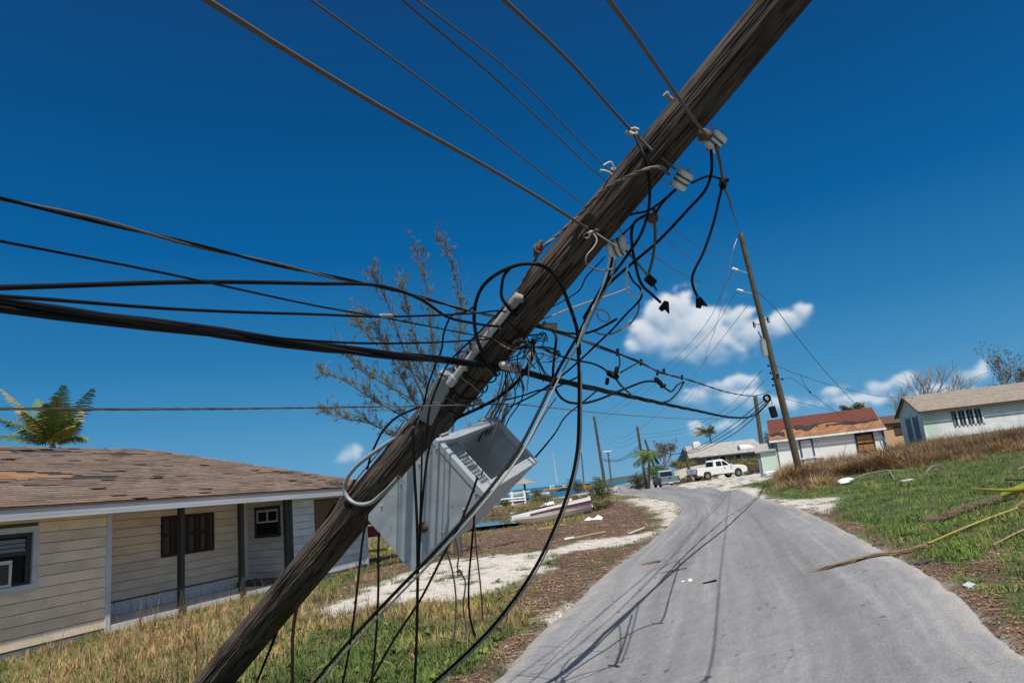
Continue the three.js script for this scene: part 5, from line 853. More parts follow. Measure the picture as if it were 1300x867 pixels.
{
  // grey roofed stone house beyond the white pickup
  const L = P(878, 597, 93), Rr = P(972, 587, 93), { o, turn, len } = frame(L, Rr), g = thing('grey_roof_house', 'stone walled house with long pale grey roof above the white pickup', 'house', o, turn);
  part('front_wall', mbx(.1, len, -1.5, 1.75, -.2, 0), houseMat.stone, g); part('end_wall', gableWall(.1, .15, -7, -.21, -1.5, 1.75, 3.2), houseMat.stone, g); part('end_wall', gableWall(len - .15, .15, -7, -.21, -1.5, 1.75, 3.2), houseMat.stone, g);
  part('roof_slope', slab([V(-.2, 1.62, .5), V(len + .4, 1.62, .5), V(len + .1, 3.45, -3.5), V(.45, 3.35, -3.5)], .2, 4), houseMat.greyRoof, g); part('roof_slope', slab([V(.45, 3.35, -3.51), V(len + .1, 3.45, -3.51), V(len + .4, 1.6, -7.4), V(-.2, 1.6, -7.4)], .2, 4), houseMat.greyRoof, g);
  for (const x of [2.2, 4.1, 6.2]) { const w = part('window', bx(x, x + .8, .6, 1.35, .002, .05), houseMat.dark, g); part('frame', merge([bx(x - .08, x, .55, 1.4, .002, .08), bx(x + .8, x + .88, .55, 1.4, .002, .08)]), houseMat.white, w); }
  single('water_tank', 'white rooftop tank with a dark lid at the grey roof end', 'tank', merge([rbx(-.5, .5, 0, .75, -.4, .4, .06), rbx(-.42, .42, .75, .98, -.3, .3, .05)]).rotateY(turn).translate(...P(885, 570, 92).toArray()), houseMat.white);
  const b = thing('upturned_dinghy', 'small white upturned dinghy lying before the grey roof', 'boat', P(949, 571, 80), .12);
  const hull = []; for (let i = 0; i <= 10; i++) { const t = i / 10; hull.push([t]); }
  part('hull', hullGeo(2.0, .42, .62, true), mat(.76, .76, .74, .4), b); part('keel', rbx(-.85, .85, .52, .6, -.03, .03, .01), mat(.5, .5, .5, .5), b);
}
function hullGeo(L, hw, h, flip, bow = .45) {             // a lofted boat hull along x, keel at y=0 (or deck at 0 when flipped)
  const nS = 18, nR = 12, v = [], idx = [];
  for (let i = 0; i <= nS; i++) { const t = i / nS, w = hw * Math.pow(Math.min(1, (1 - t) / bow + .02), .6), x = (t - .5) * L, rise = h * (.06 * t + .62 * Math.pow(Math.max(0, t - .5) / .5, 2)); for (let j = 0; j <= nR; j++) { const a = (j / nR - .5) * Math.PI, z = Math.sin(a) * w, y = mix(rise, h * (.92 + .12 * t * t), 1 - Math.pow(Math.cos(a), .7)); v.push(x, flip ? h - y : y, z); } }
  for (let i = 0; i < nS; i++) for (let j = 0; j < nR; j++) { const a = i * (nR + 1) + j, b = a + nR + 1; idx.push(a, b, a + 1, a + 1, b, b + 1); }
  const c = v.length / 3; v.push(-.5 * L, h * .6, 0); for (let j = 0; j < nR; j++) idx.push(c, j, j + 1);
  return metreUV(quadStrip(v, idx).toNonIndexed());
}

// ================================================================ vehicles
const carPaint = (r, g, b) => new THREE.MeshPhysicalMaterial({ color: lin(r, g, b), roughness: .35, clearcoat: .7, clearcoatRoughness: .12 });
const tyreM = mat(.018, .018, .018, .85), rimM = mat(.38, .38, .39, .35, { metalness: .6 }), glassM = new THREE.MeshPhysicalMaterial({ color: lin(.012, .018, .02), roughness: .05 }), trimM = mat(.03, .03, .032, .6), redLamp = mat(.32, .015, .012, .25), clearLamp = mat(.62, .62, .60, .2), chrome = mat(.30, .30, .31, .4, { metalness: .6 });
const wheelGeo = new THREE.LatheGeometry([[.20, -.11], [.30, -.115], [.345, -.10], [.365, -.06], [.368, 0], [.365, .06], [.345, .10], [.30, .115], [.20, .11]].map(q => V(q[0], q[1], 0)), 28).rotateX(Math.PI / 2);
const rimGeo = (() => { const l = [new THREE.CylinderGeometry(.205, .205, .16, 24).rotateX(Math.PI / 2), new THREE.CylinderGeometry(.06, .06, .2, 12).rotateX(Math.PI / 2)]; for (let k = 0; k < 5; k++) for (const z of [-1, 1]) l.push(new THREE.BoxGeometry(.17, .05, .02).translate(.12, 0, z * .088).rotateZ(k * 2 * Math.PI / 5)); return merge(l); })();
function pickup(label, pos, turn, paint, o = {}) {          // nose along +x, base at the ground
  const g = thing('pickup_truck', label, 'pickup', pos, turn); if (o.tilt) { g.rotation.order = 'YZX'; g.rotation.z = o.tilt; }
  const L = 2.6, xr = -1.62, xf = 1.62, R = .44, s = new THREE.Shape();
  s.moveTo(-L, .50); s.lineTo(xr - R, .46); s.absarc(xr, .40, R, Math.PI, 0, true); s.lineTo(xf - R, .40); s.absarc(xf, .40, R, Math.PI, 0, true); s.lineTo(L - .06, .46); s.quadraticCurveTo(L + .02, .66, L - .05, .84); s.quadraticCurveTo(L - .2, 1.02, 1.6, 1.08); s.lineTo(1.02, 1.10); s.lineTo(-.62, 1.07); s.lineTo(-.68, .78); s.lineTo(-L + .02, .78); s.closePath();
  const body = new THREE.ExtrudeGeometry(s, { depth: 1.70, bevelEnabled: true, bevelSize: .045, bevelThickness: .06, bevelSegments: 3, curveSegments: 14 }).translate(0, 0, -.85); part('body', body, paint, g);
  // load bed walls
  const bed = part('load_bed', merge([rbx(-L - .02, -.66, .74, 1.12, .80, .905, .03), rbx(-L - .02, -.66, .74, 1.12, -.905, -.80, .03), rbx(-.74, -.66, .76, 1.13, -.80, .80, .02)]), paint, g);
  const gate = part('tailgate', rbx(-L - .06, -L + .02, .62, 1.12, -.80, .80, .025), paint, g); part('handle', rbx(-L - .085, -L - .05, .92, .99, -.12, .12, .01), trimM, gate);
  // cab
  const cs = new THREE.Shape(); cs.moveTo(-.72, 1.04); cs.lineTo(1.06, 1.06); cs.quadraticCurveTo(.7, 1.38, .38, 1.63); cs.quadraticCurveTo(.28, 1.70, .1, 1.71); cs.lineTo(-.45, 1.70); cs.quadraticCurveTo(-.58, 1.69, -.62, 1.62); cs.closePath();
  const cab = new THREE.ExtrudeGeometry(cs, { depth: 1.44, bevelEnabled: true, bevelSize: .04, bevelThickness: .09, bevelSegments: 4 }).translate(0, 0, -.72), cp = cab.attributes.position;
  for (let i = 0; i < cp.count; i++) { const y = cp.getY(i); cp.setZ(i, cp.getZ(i) * (1 - .16 * sstep(1.05, 1.75, y))); } cab.computeVertexNormals(); part('cab', cab, paint, g);
  for (const z of [1, -1]) for (const w of [[[-.53, 1.13], [.06, 1.13], [.06, 1.57], [-.48, 1.57]], [[.14, 1.13], [.86, 1.13], [.40, 1.54], [.30, 1.57], [.14, 1.57]]]) { const q = extrudeShape(w, .012), p = q.attributes.position; for (let i = 0; i < p.count; i++) p.setZ(i, z * ((p.getZ(i) + .806) * (1 - .16 * sstep(1.05, 1.75, p.getY(i))))); q.computeVertexNormals(); part('side_window', q, glassM, g); }
  part('windscreen', slab([V(1.02, 1.10, .66), V(1.02, 1.10, -.66), V(.46, 1.60, -.58), V(.46, 1.60, .58)].map(p => p.add(V(.05, .04, 0))), .01), glassM, g);
  part('rear_window', slab([V(-.775, 1.16, .60), V(-.775, 1.16, -.60), V(-.69, 1.56, -.56), V(-.69, 1.56, .56)], .008), glassM, g);
  for (const z of [.93, -.93]) { const d = part('door_handle', rbx(.18, .34, .93, .97, z - .02, z + .02, .01), trimM, g); part('mirror', rbx(.86, .98, 1.10, 1.27, z * 1.08 - .08, z * 1.08 + .08, .03), o.dark ? trimM : paint, g); part('sill_trim', rbx(-1.1, 1.1, .36, .44, z - .03, z - Math.sign(z) * .0 + .03, .01), trimM, g); }
  part('front_bumper', rbx(L - .18, L + .10, .40, .66, -.90, .90, .06), o.dark ? chrome : trimM, g); part('rear_bumper', rbx(-L - .16, -L + .02, .42, .60, -.88, .88, .03), o.chrome ? chrome : trimM, g);
  for (const z of [.68, -.68]) { part('headlight', rbx(L - .14, L - .01, .72, .90, z - .17, z + .17, .03), clearLamp, g); part('tail_light', rbx(-L - .065, -L - .02, .72, 1.06, z * 1.24 - .06, z * 1.24 + .06, .015), redLamp, g); }
  part('grille', rbx(L - .08, L + .0, .68, .92, -.48, .48, .02), trimM, g); part('number_plate', bx(-L - .175, -L - .16, .45, .57, -.2, .2), mat(.6, .6, .56, .5), g);
  for (const x of [xr, xf]) for (const z of [.82, -.82]) { const w = new THREE.Group(); w.name = 'wheel'; w.position.set(x, .37, z); g.add(w); part('tyre', wheelGeo, tyreM, w); part('rim', rimGeo, rimM, w); }
  part('underbody', bx(-2.4, 2.3, .42, .60, -.70, .70), trimM, g);
  return g;
}
{
  const a = P(898, 610, 61.6), b = P(940, 605.4, 62.6), d = b.clone().sub(a), c = a.clone().lerp(b, .5), n = V(d.z, 0, -d.x).normalize().multiplyScalar(.85); if (n.z > 0) n.negate();
  const len = Math.hypot(d.x, d.z);
  pickup('white crew cab pickup parked on the grass beside the sandy drive', [c.x + n.x, (a.y + b.y) / 2 + .02, c.z + n.z], Math.atan2(-d.z, d.x), carPaint(.80, .80, .79), { tilt: Math.atan2(b.y - a.y, len) });
  const e = P(850, 619.8, 66); pickup('dark blue pickup with pale roof parked at the road edge by the palm', [e.x, e.y + .01, e.z - 1.2], 88 * D2R, carPaint(.13, .21, .265), { chrome: true, dark: true });
}
// ================================================================ things along the shore
const gelcoat = mat(.74, .73, .71, .35), maroon = mat(.09, .018, .035, .5);
{
  const bow = P(652, 664, 36), st = P(748, 656, 37.5), d = st.clone().sub(bow); const g = thing('wrecked_boat', 'white motorboat with maroon stripe stranded on its side in brown wrack', 'boat', bow.clone().lerp(st, .5), Math.atan2(-(-d.z), -d.x));
  g.rotation.order = 'YXZ'; g.rotation.x = .22; g.rotation.z = -.10; g.position.y = Hs(g.position.x, g.position.z) - .05;
  const L = Math.hypot(d.x, d.z), hull = hullGeo(L, .85, .78, false, .5); part('hull', hull, gelcoat, g);
  const side = (f0, f1, m, name, z) => { const v = [], idx = [], n = 20; for (let i = 0; i <= n; i++) { const t = i / n * .8, w = .85 * Math.pow(Math.min(1, (1 - t) / .5 + .02), .6) + .012, x = (t - .5) * L, ri = .78 * .12 * t * t; v.push(x, f0 + ri + .10 * t, z * w * .985, x, f1 + ri, z * w); } for (let i = 0; i < n; i++) idx.push(i * 2, i * 2 + 2, i * 2 + 1, i * 2 + 1, i * 2 + 2, i * 2 + 3); part(name, quadStrip(v, idx), m, g); };
  side(.42, .58, maroon, 'stripe', 1); side(.42, .58, maroon, 'stripe', -1); side(.70, .77, gelcoat, 'rub_rail', 1); side(.70, .77, gelcoat, 'rub_rail', -1);
  const dk = []; { const v = [], idx = [], n = 18; for (let i = 0; i <= n; i++) { const t = i / n, w = .84 * Math.pow(Math.min(1, (1 - t) / .5 + .02), .6), x = (t - .5) * L, y = .74 + .78 * .12 * t * t + .12 * t; v.push(x, y, -w, x, y + .05, 0, x, y, w); } for (let i = 0; i < n; i++) { const a = i * 3, b = a + 3; idx.push(a, a + 1, b, b, a + 1, b + 1, a + 1, a + 2, b + 1, b + 1, a + 2, b + 2); } part('deck', quadStrip(v, idx), gelcoat, g); }
  part('windshield', slab([V(.35, .86, -.5), V(.35, .86, .5), V(.05, 1.16, .44), V(.05, 1.16, -.44)], .02), glassM, g); part('console', rbx(-.25, .3, .8, 1.05, -.45, .45, .06), gelcoat, g); part('transom', rbx(-L / 2 - .05, -L / 2 + .03, .2, .84, -.74, .74, .03), gelcoat, g); part('seat', rbx(-1.3, -.9, .78, .98, -.5, .5, .06), mat(.55, .53, .5, .6), g);
}
for (const [x, y, s, rot, lab] of [[746, 662, .32, .2, 'jagged white fibreglass shard beside the boat stern'], [757, 661, .42, -.3, 'broken white fibreglass panel lying behind the boat stern']]) { const p = pixG(x, y); single('boat_shard', lab, 'debris', extrudeShape([[-.5, 0], [.55, -.05], [.6, .18], [.2, .42], [-.1, .2]], .06, .012).scale(s, s, 1).rotateX(-.5).rotateY(rot).translate(p.x, p.y + .02, p.z), gelcoat); }
{
  const g = thing('white_railing', 'white timber rail fence on the dock above the pond', 'railing', pixG(655, 640)); const o = g.position;
  const posts = [[651, 640], [667, 638.5], [636, 641.5]].map(q => P(q[0], q[1], 64)); posts.forEach(p => wpart('post', rbx(p.x - .11, p.x + .11, p.y - .3, p.y + 1.15, p.z - .11, p.z + .11, .02), houseMat.white, g));
  for (const h of [.28, .52]) { wpart('rail', bar(posts[2].clone().add(V(0, h, .13)), posts[0].clone().add(V(0, h, .13)), .07, .07, 4), houseMat.white, g); wpart('rail', bar(posts[0].clone().add(V(0, h, .13)), posts[1].clone().add(V(0, h, .13)), .07, .07, 4), houseMat.white, g); }
  const dk = P(655, 641, 64); wpart('dock_slab', bx(dk.x - 3, dk.x + 2.2, dk.y - .8, dk.y + .02, dk.z - 2.5, dk.z + .4), mat(.42, .36, .27, .9), g);
}
{
  const c = P(668, 636, 68), g = thing('thatched_shelter', 'round shelter with a faded pink thatched roof by the shore', 'shelter', c);
  part('post', bar(V(0, -.5, 0), V(0, 1.7, 0), .1), houseMat.brownWood, g); part('thatch', (() => { const q = new THREE.ConeGeometry(1.15, .55, 22, 3); const p = q.attributes.position; for (let i = 0; i < p.count; i++) { const a = Math.atan2(p.getZ(i), p.getX(i)); p.setY(i, p.getY(i) + 1.95 + .06 * noise(a * 3, p.getY(i) * 4)); } q.computeVertexNormals(); return q; })(), mat(.30, .23, .19, .95), g);
  part('table', new THREE.CylinderGeometry(.7, .7, .06, 18).translate(0, .75, 0), houseMat.brownWood, g);
}
function smallBoat(label, px, py, d, L, turn, m, cabin) { const g = thing('moored_boat', label, 'boat', P(px, py, d), turn); part('hull', hullGeo(L, L * .18, L * .17, false), m, g); part('deck', extrudeShape([[-L * .48, -L * .15], [L * .1, -L * .15], [L * .45, 0], [L * .1, L * .15], [-L * .48, L * .15]], .04).rotateX(-Math.PI / 2).translate(0, L * .15, 0), m, g); if (cabin) { const c = part('cabin', rbx(-L * .15, L * .12, L * .16, L * .30, -L * .1, L * .1, .05), cabin, g); part('cabin_window', rbx(-L * .1, L * .125, L * .21, L * .27, -L * .102, L * .102, .01), glassM, c); } return g; }
smallBoat('small white boat with raised bow by the thatched shelter', 684, 630, 84, 2.6, 2.7, gelcoat, mat(.1, .11, .12, .5));
smallBoat('low white boat moored behind the white railing', 660, 629, 88, 2.8, .2, gelcoat);
smallBoat('orange and white boat ashore below the mast', 702, 624, 92, 2.6, .1, mat(.42, .25, .10, .6), gelcoat);
smallBoat('yellow orange work boat drawn up behind the leafy bush', 745, 622, 90, 3.0, .15, mat(.42, .22, .06, .6), mat(.40, .21, .06, .6));
smallBoat('red hulled skiff under the white railing', 659, 638, 70, 2.2, .1, mat(.20, .02, .02, .5));
smallBoat('dark blue boat beside the orange boat', 718, 623, 95, 2.6, .3, mat(.03, .05, .08, .5), gelcoat);
{ // blue and red things beyond the cream house corner
  const g = thing('blue_tarp_stall', 'small stall with dark blue roof and red cloth behind the house corner', 'stall', pixG(480, 712));
  const c = g.position, w = .8; part('roof', slab([V(-w, 1.30, .5), V(w, 1.15, .5), V(w, 1.55, -.6), V(-w, 1.7, -.6)], .06), mat(.02, .04, .16, .7), g); part('red_cloth', rbx(-w, w, .78, 1.12, .40, .45, .01), mat(.28, .03, .05, .8), g); for (const x of [-w + .05, w - .05]) for (const z of [-.5, .42]) part('leg', bar(V(x, -.3, z), V(x, 1.3, z), .03), houseMat.brownWood, g); part('yellow_board', rbx(-w, w, .32, .40, .40, .44, .01), mat(.45, .38, .04, .8), g);
}
// ---- fallen street light, cone and scraps
{
  const a = pixG(1066, 617), b = pixG(1084, 613), c = pixG(1150, 602); const g = thing('fallen_street_light', 'white street lamp head with its arm fallen in the grass', 'street light', a);
  const d = b.clone().sub(a), L = .62; d.normalize(); const h = new THREE.SphereGeometry(.5, 20, 12).scale(.66, .22, .34); h.applyQuaternion(new THREE.Quaternion().setFromUnitVectors(V(1, 0, 0), d)).translate(d.x * .3, d.y * .3 + .13, d.z * .3); part('lamp_head', h, mat(.66, .67, .66, .4), g);
  part('lens', new THREE.SphereGeometry(.3, 16, 8).scale(.7, .18, .5).applyQuaternion(new THREE.Quaternion().setFromUnitVectors(V(1, 0, 0), d)).translate(d.x * .2, .10, d.z * .2 + .1), mat(.75, .76, .75, .2), g);
  wpart('arm', tube([b.clone().add(V(0, .14, 0)), pixG(1105, 608).add(V(0, .20, 0)), pixG(1131, 604).add(V(0, .20, 0)), c.clone().add(V(0, .10, 0))], .016), M.alu, g); wpart('bracket', bar(pixG(1131, 604).add(V(0, .19, 0)), pixG(1137, 611).add(V(0, .03, 0)), .02), M.alu, g);
}
{ const p = P(1003, 606, 31), g = thing('traffic_cone', 'faded orange and white traffic cone at the foot of the second pole', 'traffic cone', [p.x, Hs(p.x, p.z), p.z]); g.rotation.z = .3; part('cone', new THREE.CylinderGeometry(.03, .13, .40, 16).translate(0, .24, 0), mat(.52, .09, .03, .6), g); part('band', new THREE.CylinderGeometry(.072, .098, .1, 16).translate(0, .28, 0), mat(.7, .7, .68, .5), g); part('base', rbx(-.17, .17, 0, .04, -.17, .17, .02), mat(.5, .08, .03, .6), g); }
const scrap = (label, x, y, w, l, t, rot, m, tilt = .08) => { const p = pixG(x, y); return single('scrap', label, 'debris', rbx(-w / 2, w / 2, 0, t, -l / 2, l / 2, t * .3).rotateZ(tilt).rotateX(tilt * .7).rotateY(rot).translate(p.x, p.y + .025, p.z), m); };
scrap('pale blue plastic scrap in the dry litter beside the road', 1232, 747, .10, .09, .02, .4, mat(.38, .47, .50, .5), .25);
scrap('short dark plank at the road edge under the palm stem', 1172, 718, .24, .09, .03, .5, mat(.05, .04, .045, .8));
scrap('thin dark strip lying on the grey road', 1116, 694, .20, .05, .012, .1, mat(.03, .03, .03, .8));
scrap('small dark stick lying on the road beside the cable shadows', 902, 742, .22, .03, .02, .3, M.blackMatte);
scrap('pale crumpled paper on the road between the cable shadows', 877, 740, .06, .05, .02, .8, mat(.7, .7, .67, .8), .4);
scrap('second pale paper flake on the road by the cable shadows', 868, 741, .04, .035, .012, .2, mat(.66, .66, .63, .8), .3);
scrap('thin stick lying across the road by the verge', 857, 727, .42, .02, .018, .12, M.rust);
scrap('tuft of brown wrack on the road surface', 827, 717, .34, .10, .02, .3, mat(.13, .085, .055, .95));
scrap('white scrap in the brown wrack below the boat', 723, 686, .28, .12, .05, .1, mat(.66, .65, .62, .7));
scrap('pale board lying in the wrack beside the verge', 809, 676, .10, .9, .04, -.6, mat(.48, .43, .36, .8));
scrap('weathered pale plank in the wrack near the sand', 745, 682, 1.1, .07, .04, .05, mat(.36, .29, .18, .85));
scrap('yellowed plank in front of the stranded boat', 700, 671, 1.0, .12, .05, -.05, mat(.36, .28, .08, .85));
scrap('small white flake on the grass beside the road', 1190, 680, .035, .03, .02, .3, mat(.7, .7, .68, .6));
scrap('pale flat stone slab in the grass below the fallen lamp', 1152, 612, .4, .2, .05, .1, mat(.48, .46, .43, .9));
scrap('white crumpled tub at the foot of the green shed', 979, 605, .7, .4, .28, .2, mat(.72, .73, .74, .4), .1);

// ================================================================ vegetation
const houseInv = new THREE.Matrix4().makeRotationY(houseTurn).setPosition(HO).invert();
const inHouse = (x, z) => { const p = V(x, 0, z).applyMatrix4(houseInv); return p.x > -10.6 && p.x < 8.75 && p.z < .03 && p.z > -8.6; };
const inView = (x, y, z, m = 160) => { const v = V(x, y, z).sub(EYE), d = v.dot(camF); if (d < .6) return false; const px = CX + FPX * v.dot(camR) / d, py = CY - FPX * v.dot(camU) / d; return px > -m && px < 1300 + m && py < 867 + m * 1.2 && py > 300; };
function bladeClump(n, h, spread, w, bend, seed, segs = 2) {
  const r = rng(seed), v = [], idx = [];
  for (let k = 0; k < n; k++) {
    const a = r() * 6.283, b = r() * 6.283, rr = spread * Math.sqrt(r()), hh = h * (.55 + .6 * r()), lean = bend * (.3 + r()), x0 = Math.cos(a) * rr, z0 = Math.sin(a) * rr, dx = Math.cos(b), dz = Math.sin(b), px = -dz, pz = dx, ww = w * (.7 + .6 * r()), o = v.length / 3;
    for (let i = 0; i <= segs; i++) { const t = i / segs, y = hh * (t - .25 * lean * t * t), q = hh * lean * t * t, c = ww * (1 - t * .9) * .5; if (i < segs) v.push(x0 + dx * q - px * c, y, z0 + dz * q - pz * c, x0 + dx * q + px * c, y, z0 + dz * q + pz * c); else v.push(x0 + dx * q, y, z0 + dz * q); }
    for (let i = 0; i < segs - 1; i++) { const e = o + i * 2; idx.push(e, e + 1, e + 2, e + 1, e + 3, e + 2); } const e = o + (segs - 1) * 2; idx.push(e, e + 1, e + 2);
  }
  return quadStrip(v, idx);
}
const leafM = (r, g, b, t = 0) => t ? new THREE.MeshPhysicalMaterial({ color: lin(r, g, b), roughness: .8, transmission: t, thickness: 0, side: THREE.DoubleSide }) : new THREE.MeshStandardMaterial({ color: lin(r, g, b), roughness: .85, side: THREE.DoubleSide });
function scatter(name, label, category, geo, material, list, colour) {       // uncountable ground cover as one object
  const im = new THREE.InstancedMesh(geo, material, list.length), m = new THREE.Matrix4(), q = new THREE.Quaternion(), e = new THREE.Euler(), c = new THREE.Color();
  list.forEach((s, i) => { e.set(s[5] || 0, s[3], s[6] || 0); q.setFromEuler(e); m.compose(V(s[0], s[1], s[2]), q, V(s[4], s[4] * (s[7] || 1), s[4])); im.setMatrixAt(i, m); const k = colour(s, i); c.setRGB(k[0], k[1], k[2]); im.setColorAt(i, c); });
  im.instanceMatrix.needsUpdate = true; return stuff(im, name, scene, label, category);
}
{
  const r = rng(909), green = [], dry = [], lit = [], twig = [], peb = [], weed = [], broad = [];
  const put = (x, z, dens) => {
    if (inHouse(x, z)) return; const sd = sdRoad(x, z); if (sd < -.06) return; const y0 = Hs(x, z); if (!inView(x, y0, z)) return;
    const c = cover(x, z, sd), y = H(x, z, sd), R = Math.hypot(x, z), big = 1 + R * .012;
    if (y < SEA + .2) return; if (POND && x > PONDB[0] && x < PONDB[2] && z > PONDB[1] && z < PONDB[3] && inPoly(x, z, POND)) return;
    const g = 1 - c.s - c.b - c.d, t = r();
    if (t < g * .95) green.push([x, y - .01, z, r() * 6.28, (.75 + .5 * r()) * big, .12 * (r() - .5), .12 * (r() - .5), .45 + .5 * r() + 2.6 * Math.max(0, c.n2 + .1) + (r() < .03 ? 1.6 * r() : 0)]);
    else if (t < g + c.d * .75) dry.push([x, y - .01, z, r() * 6.28, (.7 + .6 * r()) * big, .2 * (r() - .5), .2 * (r() - .5), .6 + .8 * r()]);
    else if (r() < .8 * c.b) { for (let k = 0; k < 5; k++) lit.push([x + .12 * (r() - .5), y + .004 + .012 * r(), z + .12 * (r() - .5), r() * 6.28, (.5 + 1.0 * r()) * big, .7 * (r() - .5), .7 * (r() - .5)]); if (r() < .05) dry.push([x, y - .01, z, r() * 6.28, (.4 + .3 * r()) * big, 0, 0, .6]); }
    if (c.b > .3 && r() < .12) twig.push([x, y + .012, z, r() * 6.28, (.5 + r()) * big, .2 * (r() - .5), .25 * (r() - .5)]);
    if (c.s > .35 && r() < .05) peb.push([x, y, z, r() * 6.28, (.4 + 1.3 * r() * r()) * big]); if (c.s > .3 && r() < .03) lit.push([x, y + .006, z, r() * 6.28, .5 + .6 * r(), .4 * (r() - .5), 0]);
    if (g > .3 && R < 20 && r() < .035) broad.push([x, y, z, r() * 6.28, .5 + .9 * r(), .3 * (r() - .5), .3 * (r() - .5), 1]);
    if (c.d > .5 && R < 26 && r() < .014) weed.push([x, y, z, r() * 6.28, .7 + .6 * r(), 0, 0, 1]);
  };
  // stratified by rings so that the near ground is the densest
  for (const [r0, r1, d] of [[4.2, 8, 260], [8, 12, 150], [12, 17, 85], [17, 24, 46], [24, 34, 24], [34, 50, 11], [50, 74, 3]]) {
    const n = Math.round(Math.PI * (r1 * r1 - r0 * r0) * (104 / 360) * d);
    for (let i = 0; i < n; i++) { const R = Math.sqrt(r0 * r0 + (r1 * r1 - r0 * r0) * r()), a = (-48 + 104 * r()) * D2R; put(R * Math.sin(a), -R * Math.cos(a), d); }
  }
  const jit = (c, s, v) => { const k = 1 + v * (noise(s[0] * 1.3, s[2] * 1.3, 4) * 1.4 + (r() - .5)); return [c[0] * k, c[1] * k, c[2] * k]; };
  scatter('grass', 'short green grass growing on the verge and the rise', 'grass', bladeClump(10, .066, .07, .009, 1.0, 3), leafM(1, 1, 1), green, s => jit(mixc(s[0] > 2 ? [.115, .19, .028] : [.085, .145, .024], [.21, .205, .06], clamp((s[0] > 2 ? .08 : .16) + 1.3 * fbm(s[0] * .7, s[2] * .7, 6) + .35 * (r() - .5))), s, .45));
  scatter('dry_grass', 'straw coloured dry grass around the house and verges', 'grass', bladeClump(9, .125, .09, .009, .95, 4, 3), leafM(1, 1, 1), dry, s => jit(r() < .42 ? [.11, .15, .032] : mixc([.45, .29, .13], [.22, .13, .06], r()), s, .55));
  const flake = (() => { const v = [-.011, 0, -.005, .012, .003, -.004, .015, .001, .004, -.011, .005, .005, -.004, .008, 0], g = quadStrip(v, [0, 4, 1, 1, 4, 2, 2, 4, 3, 3, 4, 0]); return g; })();
  scatter('seaweed_litter', 'brown seaweed and leaf litter strewn along the verges', 'litter', flake, leafM(1, 1, 1), lit, s => { const t = r(); return jit(t < .6 ? [.19, .108, .064] : t < .85 ? [.27, .175, .11] : t < .96 ? [.06, .04, .03] : [.42, .34, .23], s, .4); });
  scatter('twigs', 'thin grey brown twigs scattered in the litter', 'litter', new THREE.CylinderGeometry(.003, .0045, .17, 5).rotateZ(Math.PI / 2), mat(1, 1, 1, .9), twig, s => jit(r() < .7 ? [.17, .12, .085] : [.36, .29, .20], s, .3));
  scatter('gravel', 'pale limestone gravel on the sandy patches', 'gravel', new THREE.IcosahedronGeometry(.018, 0).scale(1.3, .7, 1), mat(1, 1, 1, .95), peb, s => jit(r() < .7 ? [.52, .48, .42] : [.28, .24, .20], s, .2));
  scatter('broadleaf_weeds', 'small broad leaved weeds among the grass', 'weeds', (() => { const q = rng(5), v = [], idx = []; for (let k = 0; k < 7; k++) { const a = q() * 6.28, e = .25 + .7 * q(), L = .05 + .05 * q(), d = V(Math.cos(a) * Math.cos(e), Math.sin(e), Math.sin(a) * Math.cos(e)), s = V(-Math.sin(a), 0, Math.cos(a)).multiplyScalar(L * .28), o = v.length / 3; for (const p of [V(0, .005, 0), d.clone().multiplyScalar(L * .5).add(s), d.clone().multiplyScalar(L).add(V(0, -.01, 0)), d.clone().multiplyScalar(L * .5).sub(s)]) v.push(p.x, p.y, p.z); idx.push(o, o + 1, o + 2, o, o + 2, o + 3); } return quadStrip(v, idx); })(), leafM(1, 1, 1), broad, s => jit(mixc([.10, .155, .03], [.17, .17, .06], r()), s, .4));
  scatter('tall_weeds', 'thin brown weed stalks standing along the house wall', 'weeds', bladeClump(5, .55, .06, .012, .35, 8, 3), leafM(1, 1, 1), weed, s => jit([.20, .13, .075], s, .4));
}
